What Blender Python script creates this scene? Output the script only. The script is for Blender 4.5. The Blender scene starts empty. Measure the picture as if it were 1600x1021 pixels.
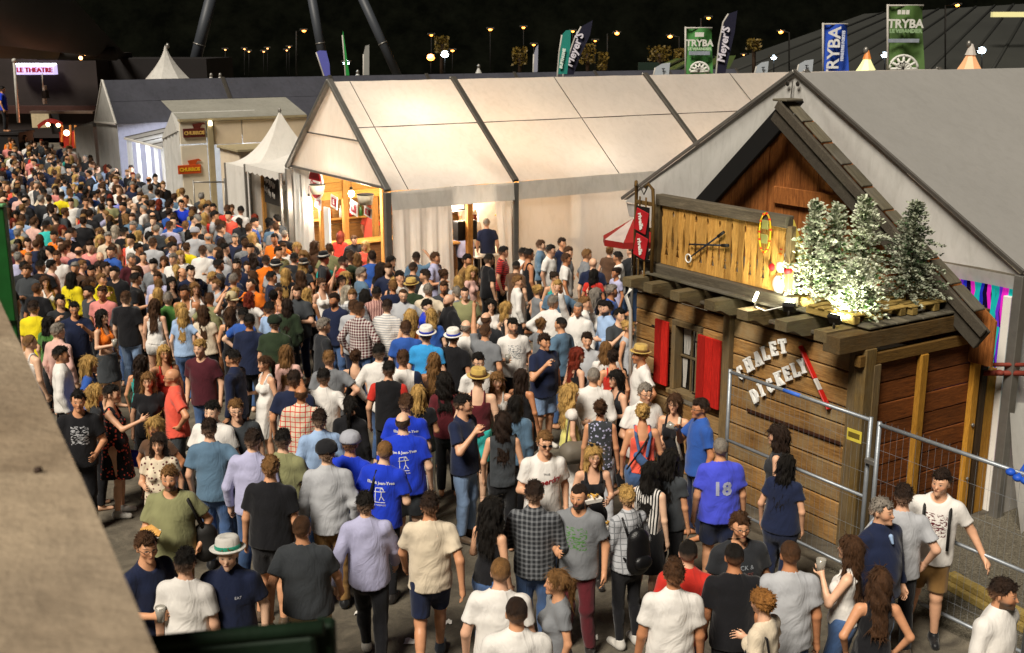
import bpy, bmesh, math, random
import numpy as np
from mathutils import Vector, Matrix
random.seed(7); RNG = np.random.RandomState(11)
SC = bpy.context.scene
COL = SC.collection
rad = math.radians
# ------------------------------------------------------------------ camera
F, CX, CY, CH, PIT = 1786.0, 800.0, 510.5, 5.4, rad(14.1)
cam = bpy.data.cameras.new('camera'); camo = bpy.data.objects.new('camera', cam); COL.objects.link(camo)
camo.location = (0, 0, CH); camo.rotation_euler = (rad(90) - PIT, 0, 0)
cam.sensor_width = 36.0; cam.lens = F / 1600.0 * 36.0; cam.clip_end = 2000; cam.clip_start = 0.1
cam.dof.use_dof = True; cam.dof.focus_distance = 12.5; cam.dof.aperture_fstop = 5.0
SC.camera = camo
# ------------------------------------------------------------------ night sky and the floodlighting of the site
w = bpy.data.worlds.new('World'); SC.world = w; w.use_nodes = True
nt = w.node_tree; bg = nt.nodes['Background']
sky = nt.nodes.new('ShaderNodeTexSky'); sky.sky_type = 'NISHITA'; sky.sun_disc = False
sky.sun_elevation = rad(-3.0); sky.sun_rotation = rad(200)
mixw = nt.nodes.new('ShaderNodeMixRGB'); mixw.inputs[0].default_value = 0.97
mixw.inputs[2].default_value = (0.0035, 0.0035, 0.0042, 1)
nt.links.new(sky.outputs[0], mixw.inputs[1]); nt.links.new(mixw.outputs[0], bg.inputs[0])
bg.inputs[1].default_value = 0.6
sl = bpy.data.lights.new('sun', 'SUN'); slo = bpy.data.objects.new('sun', sl); COL.objects.link(slo)
sl.energy = 4.2; sl.angle = rad(20); sl.color = (1.0, 0.915, 0.79)
_d = Vector((0.34, 0.52, -0.77)); slo.rotation_euler = _d.to_track_quat('-Z', 'Y').to_euler()
vs = SC.view_settings; vs.view_transform = 'Standard'; vs.look = 'None'; vs.exposure = 0.25; vs.gamma = 1.0
SC.display_settings.display_device = 'sRGB'
SC.render.engine = 'CYCLES'; SC.cycles.use_denoising = True
SC.cycles.max_bounces = 6; SC.cycles.diffuse_bounces = 3; SC.cycles.transmission_bounces = 4; SC.cycles.transparent_max_bounces = 6
SC.cycles.sample_clamp_indirect = 4.0
# ------------------------------------------------------------------ places: s runs along the street, t across it
AZ = rad(32.6)
A = np.array([-math.sin(AZ), math.cos(AZ), 0.0]); B = np.array([math.cos(AZ), math.sin(AZ), 0.0])
O = np.array([0, 0, CH])
def ray(px, py):
    x = (px - CX) / F; y = (CY - py) / F
    return np.array([x, math.cos(PIT) + y * math.sin(PIT), -math.sin(PIT) + y * math.cos(PIT)])
def atz(px, py, z): r = ray(px, py); return O + (z - CH) / r[2] * r
def aty(px, py, Y): r = ray(px, py); return O + Y / r[1] * r
def on_t(px, py, t): r = ray(px, py); p = O + t / (r @ B) * r; return float(p @ A), float(p[2])      # (s, z) on the plane t
def on_s(px, py, s): r = ray(px, py); p = O + s / (r @ A) * r; return float(p @ B), float(p[2])      # (t, z) on the plane s
def W(s, t, z): v = s * A + t * B; return Vector((v[0], v[1], z))
# ------------------------------------------------------------------ materials
def lin(c):
    if isinstance(c, str): c = tuple(int(c[i:i+2], 16) / 255 for i in (0, 2, 4))
    return tuple((v / 12.92 if v <= .04045 else ((v + .055) / 1.055) ** 2.4) for v in c[:3]) + (1.0,)
class NT:
    def __init__(s, name):
        s.m = bpy.data.materials.new(name); s.m.use_nodes = True; s.t = s.m.node_tree; s.n = s.t.nodes; s.p = s.n['Principled BSDF']; s.o = s.n['Material Output']
    def new(s, ty, **kw):
        n = s.n.new(ty)
        for k, v in kw.items(): setattr(n, k, v)
        return n
    def l(s, a, b): s.t.links.new(a, b)
    def tex(s, kind, scale, vec=None, detail=4, rough=.6, dist=0.0):
        n = s.new('ShaderNodeTexNoise'); n.inputs['Scale'].default_value = scale; n.inputs['Detail'].default_value = detail; n.inputs['Roughness'].default_value = rough; n.inputs['Distortion'].default_value = dist
        if vec is not None: s.l(vec, n.inputs['Vector'])
        return n.outputs['Fac']
    def coord(s, which='Object', scale=None):
        c = s.new('ShaderNodeTexCoord').outputs[which]
        if scale:
            m = s.new('ShaderNodeMapping'); m.inputs['Scale'].default_value = scale; s.l(c, m.inputs['Vector']); return m.outputs[0]
        return c
    def ramp(s, fac, stops):
        r = s.new('ShaderNodeValToRGB'); e = r.color_ramp.elements
        while len(e) < len(stops): e.new(0.5)
        for el, (p, c) in zip(e, stops): el.position = p; el.color = c if len(c) == 4 else (*c, 1)
        s.l(fac, r.inputs[0]); return r.outputs[0]
    def mul(s, a, b, fac=1.0, mode='MULTIPLY'):
        m = s.new('ShaderNodeMixRGB', blend_type=mode)
        for i, v in ((0, fac), (1, a), (2, b)):
            if hasattr(v, 'node'): s.l(v, m.inputs[i])
            else: m.inputs[i].default_value = v
        return m.outputs[0]
    def math(s, op, a, b=0.0, c=None):
        m = s.new('ShaderNodeMath', operation=op)
        for i, v in enumerate((a, b) if c is None else (a, b, c)):
            if hasattr(v, 'node'): s.l(v, m.inputs[i])
            else: m.inputs[i].default_value = v
        return m.outputs[0]
    def bump(s, h, strength=.3, dist=.02):
        b = s.new('ShaderNodeBump'); b.inputs['Strength'].default_value = strength; b.inputs['Distance'].default_value = dist
        s.l(h, b.inputs['Height']); s.l(b.outputs[0], s.p.inputs['Normal']); return b
    def color(s, c):
        if hasattr(c, 'node'): s.l(c, s.p.inputs['Base Color'])
        else: s.p.inputs['Base Color'].default_value = c
    def rough(s, v, spec=.3): s.p.inputs['Roughness'].default_value = v; s.p.inputs['Specular IOR Level'].default_value = spec
MATS = {}
def plain(name, c, rough=.6, var=.25, scale=6, metal=0.0, bump=.15, spec=.35):
    if name in MATS: return MATS[name]
    q = NT(name); f = q.tex('n', scale, q.coord())
    g = q.ramp(f, [(.25, (1 - var,) * 3), (.75, (1 + var * .3,) * 3)])
    q.color(q.mul(lin(c), g)); q.rough(rough, spec); q.p.inputs['Metallic'].default_value = metal
    q.bump(q.tex('n', scale * 6, q.coord()), bump, .01); MATS[name] = q.m; return q.m
def emit(name, c, strength, base='ffffff'):
    if name in MATS: return MATS[name]
    q = NT(name); q.color(lin(base)); q.p.inputs['Emission Color'].default_value = lin(c); q.p.inputs['Emission Strength'].default_value = strength
    MATS[name] = q.m; return q.m
def wood(name, dark, light, axis, grey=None, scale=1.0):
    """planks: grain along one local axis, each board its own tone"""
    if name in MATS: return MATS[name]
    q = NT(name); sc = [9 * scale] * 3; sc['xyz'.index(axis)] = .8 * scale
    inf = q.new('ShaderNodeObjectInfo'); co = q.coord('Object')
    off = q.new('ShaderNodeVectorMath', operation='ADD'); q.l(co, off.inputs[0])
    comb = q.new('ShaderNodeCombineXYZ'); r37 = q.math('MULTIPLY', inf.outputs['Random'], 37.0)
    for i in range(3): q.l(r37, comb.inputs[i])
    q.l(comb.outputs[0], off.inputs[1])
    mp = q.new('ShaderNodeMapping'); mp.inputs['Scale'].default_value = sc; q.l(off.outputs[0], mp.inputs['Vector'])
    g = q.tex('n', 3.0, mp.outputs[0], 8, .7, 1.2)
    fine = q.tex('n', 14.0, mp.outputs[0], 4, .7, .4)
    c = q.ramp(g, [(.28, lin(dark)), (.5, tuple((a + b) / 2 for a, b in zip(lin(dark), lin(light)))), (.72, lin(light))])
    tone = q.ramp(inf.outputs['Random'], [(0, (.62, .6, .58)), (.5, (.95, .93, .9)), (1, (1.25, 1.2, 1.12))])
    c = q.mul(c, tone)
    c = q.mul(c, q.ramp(fine, [(.3, (.6, .6, .6)), (.6, (1.05, 1.05, 1.05))]))
    if grey:
        big = q.tex('n', 1.6, off.outputs[0], 5, .7)
        c = q.mul(c, lin(grey), q.ramp(big, [(.42, (0, 0, 0)), (.68, (.75, .75, .75))]), 'MIX')
    q.color(c); q.rough(.8, .2); q.bump(q.math('ADD', g, fine), .5, .012); MATS[name] = q.m; return q.m
def fabric(name, c, trans=.35, var=.1, dirt=.15, rough=.7):
    if name in MATS: return MATS[name]
    q = NT(name); co = q.coord('Object')
    big = q.tex('n', .9, co, 5, .6); fine = q.tex('n', 7, q.coord('Object', (1, 1, .35)), 5, .65, .8)
    col = q.mul(lin(c), q.ramp(big, [(.3, (1 - var - dirt * .5,) * 3), (.7, (1, 1, 1))]))
    col = q.mul(col, q.ramp(fine, [(.3, (1 - dirt, 1 - dirt, 1 - dirt * 1.1)), (.55, (1, 1, 1))]))
    q.color(col); q.rough(rough, .25); q.bump(q.math('ADD', big, q.math('MULTIPLY', fine, .25)), .3, .05)
    tr = q.new('ShaderNodeBsdfTranslucent'); q.l(col, tr.inputs[0])
    mx = q.new('ShaderNodeMixShader'); mx.inputs[0].default_value = trans
    q.l(q.p.outputs[0], mx.inputs[1]); q.l(tr.outputs[0], mx.inputs[2]); q.l(mx.outputs[0], q.o.inputs[0])
    MATS[name] = q.m; return q.m
# ------------------------------------------------------------------ objects
def tag(o, label=None, cat=None, group=None, kind=None):
    if label: o['label'] = label
    if cat: o['category'] = cat
    if group: o['group'] = group
    if kind: o['kind'] = kind
    return o
def empty(name, loc, label=None, cat=None, group=None, rz=0.0):
    o = bpy.data.objects.new(name, None); COL.objects.link(o); o.location = loc; o.rotation_euler = (0, 0, rz); o.empty_display_size = .2
    return tag(o, label, cat, group)
def link(name, me, m, parent=None, mw=None, smooth=False):
    if m is not None and len(me.materials) == 0: me.materials.append(m)
    o = bpy.data.objects.new(name, me); COL.objects.link(o)
    if m is not None and me.materials[0] is not m:
        o.material_slots[0].link = 'OBJECT'; o.material_slots[0].material = m
    mw = mw or Matrix.Identity(4)
    if parent is not None:
        o.parent = parent; pm = wm(parent); o.matrix_local = pm.inverted() @ mw
    else: o.matrix_world = mw
    if smooth:
        for p in me.polygons: p.use_smooth = True
    return o
def wm(o):
    m = o.matrix_basis.copy()
    while o.parent: o = o.parent; m = o.matrix_basis @ m
    return m
FR = Matrix.Rotation(AZ, 4, 'Z')               # local x = t, local y = s
def T(p): return Matrix.Translation(Vector([float(c) for c in p]))
BOXC = {}
def boxmesh(dx, dy, dz, bev=.006):
    k = (round(dx, 3), round(dy, 3), round(dz, 3), bev)
    if k in BOXC: return BOXC[k]
    bm = bmesh.new(); bmesh.ops.create_cube(bm, size=1.0); bmesh.ops.scale(bm, vec=(dx, dy, dz), verts=bm.verts)
    b = min(bev, .3 * min(dx, dy, dz))
    if b > 0: bmesh.ops.bevel(bm, geom=bm.edges[:], offset=b, segments=1, affect='EDGES')
    me = bpy.data.meshes.new('box'); bm.to_mesh(me); bm.free(); BOXC[k] = me; return me
def sbox(name, s, t, z, m, parent=None, bev=.006, rot=None):
    """a box in the street frame: ranges of s, t and z"""
    me = boxmesh(abs(t[1] - t[0]), abs(s[1] - s[0]), abs(z[1] - z[0]), bev).copy() if False else boxmesh(abs(t[1] - t[0]), abs(s[1] - s[0]), abs(z[1] - z[0]), bev)
    mw = T(W(sum(s) / 2, sum(t) / 2, sum(z) / 2)) @ FR
    if rot is not None: mw = mw @ rot
    return link(name, me, m, parent, mw)
def wbox(name, c, d, m, parent=None, rz=0.0, bev=.006, rot=None):
    mw = T(c) @ Matrix.Rotation(rz, 4, 'Z')
    if rot is not None: mw = mw @ rot
    return link(name, boxmesh(*d, bev), m, parent, mw)
def pymesh(name, vs, fs, smooth=False):
    me = bpy.data.meshes.new(name); me.from_pydata([tuple(float(c) for c in v) for v in vs], [], fs); me.update()
    if smooth:
        for p in me.polygons: p.use_smooth = True
    return me
def prism(pts, d0, d1, ax=(0, 2), dep=1):
    """polygon in the plane of two axes, extruded along the third"""
    vs = []; n = len(pts)
    for d in (d0, d1):
        for p in pts:
            v = [0, 0, 0]; v[ax[0]] = p[0]; v[ax[1]] = p[1]; v[dep] = d; vs.append(v)
    fs = [list(range(n)), list(range(2 * n - 1, n - 1, -1))] + [[i, i + n, (i + 1) % n + n, (i + 1) % n] for i in range(n)]
    me = pymesh('prism', vs, fs); bm = bmesh.new(); bm.from_mesh(me); bmesh.ops.recalc_face_normals(bm, faces=bm.faces); bm.to_mesh(me); bm.free(); return me
def tube(pts, r, n=8, caps=True, smooth=True):
    """a round bar through points (world coordinates); r a number or one per point"""
    pts = [Vector(p) for p in pts]; rs = r if isinstance(r, (list, tuple)) else [r] * len(pts)
    vs = []; fs = []; up = None
    for i, p in enumerate(pts):
        d = (pts[min(i + 1, len(pts) - 1)] - pts[max(i - 1, 0)]).normalized()
        if up is None or abs(up.dot(d)) > .95: up = Vector((0, 0, 1)) if abs(d.z) < .9 else Vector((1, 0, 0))
        u = d.cross(up).normalized(); v = d.cross(u).normalized()
        for k in range(n):
            a = 2 * math.pi * k / n; vs.append(p + (u * math.cos(a) + v * math.sin(a)) * rs[i])
    for i in range(len(pts) - 1):
        for k in range(n): fs.append([i * n + k, i * n + (k + 1) % n, (i + 1) * n + (k + 1) % n, (i + 1) * n + k])
    if caps: fs += [list(range(n))[::-1], [(len(pts) - 1) * n + k for k in range(n)]]
    me = pymesh('tube', vs, fs, smooth); bm = bmesh.new(); bm.from_mesh(me); bmesh.ops.recalc_face_normals(bm, faces=bm.faces); bm.to_mesh(me); bm.free(); return me
def lathe(prof, n=20, smooth=True):
    vs = []; fs = []
    for (r, z) in prof:
        for k in range(n): a = 2 * math.pi * k / n; vs.append((r * math.cos(a), r * math.sin(a), z))
    for i in range(len(prof) - 1):
        for k in range(n): fs.append([i * n + k, i * n + (k + 1) % n, (i + 1) * n + (k + 1) % n, (i + 1) * n + k])
    if prof[0][0] > 1e-4: fs.append(list(range(n))[::-1])
    if prof[-1][0] > 1e-4: fs.append([(len(prof) - 1) * n + k for k in range(n)])
    return pymesh('lathe', vs, fs, smooth)
def sheet(p00, p10, p11, p01, nu=10, nv=10, fn=None):
    """cloth patch between four corners, fn(u, v) gives an offset vector"""
    P = [np.array(p, float) for p in (p00, p10, p11, p01)]; vs = []; fs = []
    for j in range(nv + 1):
        for i in range(nu + 1):
            u, v = i / nu, j / nv; q = P[0] * (1 - u) * (1 - v) + P[1] * u * (1 - v) + P[2] * u * v + P[3] * (1 - u) * v
            if fn: q = q + np.array(fn(u, v), float)
            vs.append(q)
    for j in range(nv):
        for i in range(nu): a = j * (nu + 1) + i; fs.append([a, a + 1, a + nu + 2, a + nu + 1])
    return pymesh('sheet', vs, fs, True)
def text_mesh(txt, size, extrude=.004, bold=0.0, align='CENTER', shear=0.0, space=1.0):
    cu = bpy.data.curves.new('text', 'FONT'); cu.body = txt; cu.size = size; cu.extrude = extrude; cu.offset = bold; cu.align_x = align; cu.align_y = 'CENTER'; cu.shear = shear; cu.space_character = space; cu.resolution_u = 2
    o = bpy.data.objects.new('text', cu); COL.objects.link(o)
    me = bpy.data.meshes.new_from_object(o); bpy.data.objects.remove(o); bpy.data.curves.remove(cu); me.materials.clear(); return me
def frame_mw(origin, xdir, up):
    x = Vector(xdir).normalized(); u = Vector(up).normalized(); n = x.cross(u).normalized()
    m = Matrix((( x.x, u.x, n.x, origin[0]), (x.y, u.y, n.y, origin[1]), (x.z, u.z, n.z, origin[2]), (0, 0, 0, 1))); return m
def point_light(name, loc, energy, color, radius, parent=None):
    l = bpy.data.lights.new(name, 'POINT'); l.energy = energy; l.color = color; l.shadow_soft_size = radius
    o = bpy.data.objects.new(name, l); COL.objects.link(o)
    if parent is not None: o.parent = parent; o.matrix_local = wm(parent).inverted() @ T(loc)
    else: o.location = loc
    return o
def spot_light(name, loc, target, energy, color, size, radius=.05, parent=None):
    l = bpy.data.lights.new(name, 'SPOT'); l.energy = energy; l.color = color; l.spot_size = rad(size); l.spot_blend = .5; l.shadow_soft_size = radius
    o = bpy.data.objects.new(name, l); COL.objects.link(o)
    q = (Vector(target) - Vector(loc)).to_track_quat('-Z', 'Y').to_matrix().to_4x4(); mw = T(loc) @ q
    if parent is not None: o.parent = parent; o.matrix_local = wm(parent).inverted() @ mw
    else: o.matrix_world = mw
    return o
# ================================================================== ground, ledge, tents
def ground_mat():
    q = NT('asphalt'); co = q.coord('Object'); a = q.tex('n', .55, co, 6, .65); b = q.tex('n', 3.2, co, 6, .7, .8); c = q.tex('n', 90, co, 3, .7)
    col = q.ramp(b, [(.3, lin('4a453d')), (.5, lin('6a6458')), (.72, lin('847c6d'))]); col = q.mul(col, q.ramp(a, [(.32, (.6, .58, .56)), (.66, (1.1, 1.08, 1.05))])); col = q.mul(col, q.ramp(c, [(.35, (.72, .72, .72)), (.65, (1.15, 1.15, 1.15))]))
    q.color(col); q.rough(.75, .35); q.bump(q.math('ADD', q.math('MULTIPLY', c, .5), b), .5, .02); return q.m
g = link('ground', sheet((-400, -60, 0), (400, -60, 0), (400, 900, 0), (-400, 900, 0), 4, 4), ground_mat()); tag(g, kind='structure')
# concrete roof slabs below the camera
conc = NT('concrete'); co = conc.coord('Object'); n1 = conc.tex('n', 1.3, co, 6, .7, .5); n2 = conc.tex('n', 14, co, 5, .7); n3 = conc.tex('n', .5, conc.coord('Object', (3, .7, 1)), 4, .6)
c_ = conc.ramp(n1, [(.3, lin('8a7c6a')), (.55, lin('a89780')), (.75, lin('b6a48e'))]); c_ = conc.mul(c_, conc.ramp(n2, [(.3, (.86, .85, .84)), (.7, (1.04, 1.04, 1.04))])); c_ = conc.mul(c_, conc.ramp(n3, [(.4, (1, 1, 1)), (.70, (.50, .45, .40))]))
conc.color(c_); conc.rough(.85, .2); conc.bump(n2, .8, .02)
LZ = 4.7; e0 = atz(230, 1000, LZ); e1 = atz(0, 470, LZ); dv = (e1 - e0) / np.linalg.norm(e1 - e0); fe = [e0 - dv * .8, atz(124, 738, LZ), atz(27, 527, LZ), e1 + dv * .4]
ledge = empty('concrete_ledge', (fe[1][0] - 1, fe[1][1], 0), 'long pale concrete ledge running up the left edge of the picture', 'ledge')
for i in range(3):
    a, b = fe[i], fe[i + 1]; ge = .004; d = (b - a) / np.linalg.norm(b - a); a2, b2 = a + d * ge, b - d * ge
    pts = [(a2[0], a2[1]), (b2[0], b2[1]), (b2[0] - 1.6, b2[1] + .03), (a2[0] - 1.6, a2[1] + .03)]
    ctr = np.array([a[0] - .8, (a[1] + b[1]) / 2, LZ]); me = prism([(p[0] - ctr[0], p[1] - ctr[1]) for p in pts], -.22, 0.0 - .003 * i, (0, 1), 2)
    link('slab', me, conc.m, ledge, T(ctr))
link('wall', prism([(fe[0][0] - .5, fe[0][1]), (fe[3][0] - .5, fe[3][1]), (fe[3][0] - 1.5, fe[3][1]), (fe[0][0] - 1.5, fe[0][1])], 0, LZ - .23, (0, 1), 2), conc.m, ledge)
link('drain_bolt', lathe([(.007, 0), (.007, .006), (.004, .009), (.001, .010)], 10), plain('rusty_iron', '3a2a20', .7), ledge, T(atz(60, 738, LZ) + np.array([0, 0, .0])))
grn = plain('green_paint', '14521e', .45, .3, 8)
p0 = aty(4, 325, 6.4); p1 = aty(7, 476, 6.4)
gp = empty('green_hoarding', (p0[0] - .4, 6.4, p1[2] - .2), 'upright green panel standing at the left edge above the concrete ledge', 'panel')
wbox('board', (p0[0] - .42, 6.42, (p0[2] + p1[2]) / 2 - .05), (.84, .03, p0[2] - p1[2] + .1), grn, gp, bev=.004)
wbox('top_edge', (p0[0] - .42, 6.415, p0[2] + .012), (.86, .05, .02), plain('pale_green', '6aa870', .4), gp); wbox('post', (p0[0] - .03, 6.46, p0[2] / 2), (.04, .04, p0[2]), grn, gp)
a = aty(-40, 1022, 1.75); b = aty(505, 971, 1.75)
gr = empty('green_railing', (b[0], b[1], b[2] - .5), 'blurred dark green railing panel at the bottom left corner', 'railing')
dx = Vector(b - a); L_ = dx.length; rot = Matrix.Rotation(math.atan2(dx.z, dx.x), 4, 'Y').inverted()
dgr = plain('dark_green_paint', '05200b', .75, .35, 9)
wbox('panel', (Vector(a) + Vector(b)) / 2 + Vector((0, 0, -.17)), (L_, .03, .30), dgr, gr, rot=rot); link('top_rail', tube([Vector(a) + Vector((0, 0, -.012)), Vector(b) + Vector((0, 0, -.012))], .014, 10), dgr, gr)
wbox('end_post', Vector(b) + Vector((-.005, .04, -.3)), (.035, .035, .56), dgr, gr)
# ------------------------------------------------------------------ tents
F_lit = fabric('tent_fabric_lit', 'd8d4ce', .5, .06, .08); F_wht = fabric('tent_fabric_white', 'dedcd6', .3, .1, .14); F_gry = fabric('tent_fabric_grey', '999793', .12, .05, .06); F_dark = fabric('tent_fabric_dark', '4a4b54', .06, .15, .2)  # dark fabric is a grey deepened in place of weaker light down the street
ALU = plain('aluminium', '8d8a84', .4, .2, 9, .6); KED = plain('dark_keder', '3c3832', .6, .2, 8); ALD = plain('dark_profile', '4c4842', .55)
def cloth_wave(nx, amp, n, ph=0.0): return lambda u, v: np.array(nx) * amp * (math.sin(u * n * 6.283 + ph + .8 * math.sin(v * 4)) + .4 * math.sin(u * n * 2.7 * 6.283 + ph)) * (.35 + .65 * v)
def bar(name, p, q, r, m, parent, n=8): return link(name, tube([p, q], r, n), m, parent)
def beam(name, p, q, w_, d_, m, parent):
    p, q = Vector(p), Vector(q); x = (q - p); L = x.length; x.normalize(); up = Vector((0, 0, 1)) if abs(x.z) < .95 else Vector((1, 0, 0)); n = x.cross(up).normalized(); u = n.cross(x)
    mw = Matrix(((x.x, n.x, u.x, 0), (x.y, n.y, u.y, 0), (x.z, n.z, u.z, 0), (0, 0, 0, 1))); return link(name, boxmesh(L, w_, d_), m, parent, T((p + q) / 2) @ mw)
nA, nB = Vector(A), Vector(B)
# --- the big lit tent, ridge along t
S0, S1, SM, ZE, ZA = 19.38, 24.31, 21.86, 2.62, 4.57; TF = 9.6; RAF = [9.6, 12.47, 17.75, 23.2, 28.6]
lit = empty('marquee', W(S0, TF, 0), 'large white marquee glowing warmly from inside, behind the crowd', 'tent')
def up_n(p, q, r): return (np.array(q) - np.array(p))
for i in range(len(RAF) - 1):
    t0, t1 = RAF[i], RAF[i + 1]
    for (sa, za, sb, zb, nm) in ((S0, ZE, (S0 + SM) / 2 + .15, ZE + (ZA - ZE) * .56, 'roof_panel'), ((S0 + SM) / 2 + .15, ZE + (ZA - ZE) * .56, SM, ZA, 'roof_panel')):
        sag = lambda u, v: (0, 0, -.06 * math.sin(math.pi * u) * math.sin(math.pi * v) + .006 * math.sin(19 * u + 5 * v))
        link(nm, sheet(W(sa, t0 + .03, za), W(sa, t1 - .03, za), W(sb, t1 - .03, zb), W(sb, t0 + .03, zb), 12, 6, sag), F_lit, lit)
    link('roof_panel', sheet(W(SM, t0, ZA), W(SM, t1, ZA), W(S1, t1, ZE), W(S1, t0, ZE), 6, 6), F_lit, lit)
    mid = (t0 + t1) / 2 if i else t0 + .45
    pts = [W(S0 + (SM - S0) * v, mid, ZE + (ZA - ZE) * v + .006) for v in (0, .25, .5, .75, 1)]; link('seam', tube(pts, .008, 5), KED, lit)
    link('seam', tube([W((S0 + SM) / 2 + .15, t0 + (t1 - t0) * u, ZE + (ZA - ZE) * .56 + .004) for u in (0, .5, 1)], .010, 5), KED, lit)
for t in RAF:
    beam('rafter', W(S0 - .03, t, ZE + .02), W(SM, t, ZA + .04), .12, .07, ALU if t == TF else ALD, lit); beam('rafter', W(S1 + .03, t, ZE + .02), W(SM, t, ZA + .03), .12, .07, ALU, lit)
    sbox('post', (S0 - .05, S0 + .05), (t - .06, t + .06), (0, ZE - .02), ALU, lit); sbox('post', (S1 - .05, S1 + .05), (t - .06, t + .06), (0, ZE - .02), ALU, lit)
# street gable: cloth triangle over an open front
link('gable_cloth', sheet(W(S0 + .05, TF + .07, ZE + .05), W(S1 - .05, TF + .07, ZE + .05), W(SM + .02, TF + .07, ZA - .05), W(SM - .02, TF + .07, ZA - .05), 10, 8, lambda u, v: nB[:] if False else (0.02 * math.sin(9 * u) * B[0], 0.02 * math.sin(9 * u) * B[1], 0)), F_lit, lit)
beam('gable_bar', W(S0, TF + .06, ZE + .04), W(S1, TF + .06, ZE + .04), .05, .05, ALU, lit); beam('gable_bar', W(S0 + 1.05, TF + .05, ZE + .85), W(S1 - 1.05, TF + .05, ZE + .85), .03, .03, ALU, lit)
# side facing the camera: valance, curtain walls, a doorway
for i in range(4):
    t0, t1 = RAF[i] + .06, RAF[i + 1] - .06
    link('valance', sheet(W(S0 - .04, t0, ZE + .0), W(S0 - .04, t1, ZE), W(S0 - .07, t1, ZE - .36), W(S0 - .07, t0, ZE - .36), 16, 4, cloth_wave(A, .012, 4, i)), F_wht, lit)
link('curtain', sheet(W(S0, TF + .1, ZE - .05), W(S0, 11.0, ZE - .05), W(S0 - .02, 11.03, 0.02), W(S0 - .02, TF + .1, .02), 40, 10, cloth_wave(A, .05, 4)), F_lit, lit)
link('curtain', sheet(W(S0, 11.95, ZE - .05), W(S0, 12.4, ZE - .05), W(S0 - .02, 12.4, 0.02), W(S0 - .02, 12.25, .02), 16, 10, cloth_wave(A, .05, 2)), F_lit, lit)
for i in (1, 2, 3): link('wall_panel', sheet(W(S0, RAF[i] + .08, ZE), W(S0, RAF[i + 1] - .08, ZE), W(S0, RAF[i + 1] - .08, .02), W(S0, RAF[i] + .08, .02), 16, 8, cloth_wave(A, .015, 2)), F_lit, lit)
link('wall_panel', sheet(W(S1, TF, ZE), W(S1, 28, ZE), W(S1, 28, 0), W(S1, TF, 0), 4, 2), F_lit, lit); link('wall_panel', sheet(W(S0, 28.5, ZE), W(S1, 28.5, ZE), W(S1, 28.5, 0), W(S0, 28.5, 0), 4, 2), F_lit, lit)
link('wall_panel', sheet(W(S1 - .6, TF + .25, ZE), W(S1 - .02, TF + .1, ZE), W(S1 - .02, TF + .1, 0.02), W(S1 - .75, TF + .25, 0.02), 30, 6, cloth_wave(B, .05, 4)), F_wht, lit)
sbox('floor', (S0 + .1, S1 - .1), (TF + .5, 28), (.002, .14), plain('tent_floor', '7a5c3c', .6), lit)
# lamps inside the marquee
LB = emit('lamp_glow', 'ffe0b0', 30.0)
def hanging_lamp(p, energy, label, col=(1, .87, .72), r=.07, cord=.4):
    o = empty('hanging_lamp', p, label, 'lamp', 'lamps hanging in the marquee'); q = Vector(p)
    link('bulb', lathe([(.001, -r), (r * .7, -r * .7), (r, 0), (r * .7, r * .7), (.02, r * 1.1)], 14), LB, o, T(q)); link('cord', tube([q + Vector((0, 0, r)), q + Vector((0, 0, r + cord))], .006, 5), KED, o); link('socket', lathe([(.03, 0), (.03, .06), (.01, .08)], 10), KED, o, T(q + Vector((0, 0, r))))
    point_light('lamp_light', q + Vector((0, 0, -r - .12)), energy, col, .12, o)
sa = on_t(483, 312, 9.84); hanging_lamp(W(sa[0], 9.84, sa[1]), 120, 'bright bulb at the left of the marquee entrance', r=.055, cord=.3)
sa = on_t(549, 303, 9.9); hanging_lamp(W(sa[0], 9.9, sa[1]), 150, 'bright bulb hanging at the right of the marquee entrance', r=.07, cord=.3)
hanging_lamp(W(20.5, 11.6, 2.1), 42, 'bulb shining through the marquee roof above the side doorway', cord=.5); hanging_lamp(W(20.6, 15.0, 2.3), 58, 'bulb shining through the marquee roof in the second bay', cord=.4); hanging_lamp(W(20.3, 18.4, 2.1), 95, 'bulb shining through the marquee roof at the far bay', (1, .68, .42), cord=.5)
hanging_lamp(W(22.0, 12.9, 2.35), 170, 'warm bulb over the bar counter inside the marquee', (1, .70, .40), cord=.4); hanging_lamp(W(21.8, 11.2, 3.4), 60, 'bulb behind the gable cloth of the marquee', cord=.35); hanging_lamp(W(20.9, 22.5, 2.3), 120, 'farthest bulb glowing inside the marquee', (1, .68, .42), cord=.5)
# bar inside the entrance
PINE = wood('pine', 'b07a3c', 'd8a25c', 'z'); PINEH = wood('pine_h', 'b07a3c', 'd8a25c', 'y'); 
bar_ = empty('bar_counter', W(21.4, 11.6, .14), 'wooden bar stand with posts and signs inside the marquee entrance', 'bar')
for s in (20.1, 21.6, 23.55): sbox('post', (s - .06, s + .06), (10.55, 10.67), (.14, 2.5), PINE, bar_)
PINEX = wood('pine_x', 'c08838', 'e8b868', 'x')
for i in range(3): sbox('lintel_board', (23.55, 23.6), (9.95, 14.0), (1.93 + i * .19, 2.115 + i * .19), PINEX, bar_)
for t in (10.05, 11.35, 12.7): sbox('post', (23.5, 23.62), (t - .06, t + .06), (.14, 1.92), PINE, bar_)
for i in range(5): sbox('rear_board', (24.15, 24.19), (9.9, 14.0), (.2 + i * .36, .55 + i * .36), wood('bar_rear', '6a4a2a', '9a7440', 'x'), bar_)
sbox('counter_front', (23.0, 23.05), (10.2, 13.6), (.14, 1.0), wood('counter_wood', '5a3c24', '8a6440', 'x'), bar_); sbox('counter_top', (22.9, 23.35), (10.1, 13.7), (1.002, 1.05), PINEX, bar_)
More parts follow.
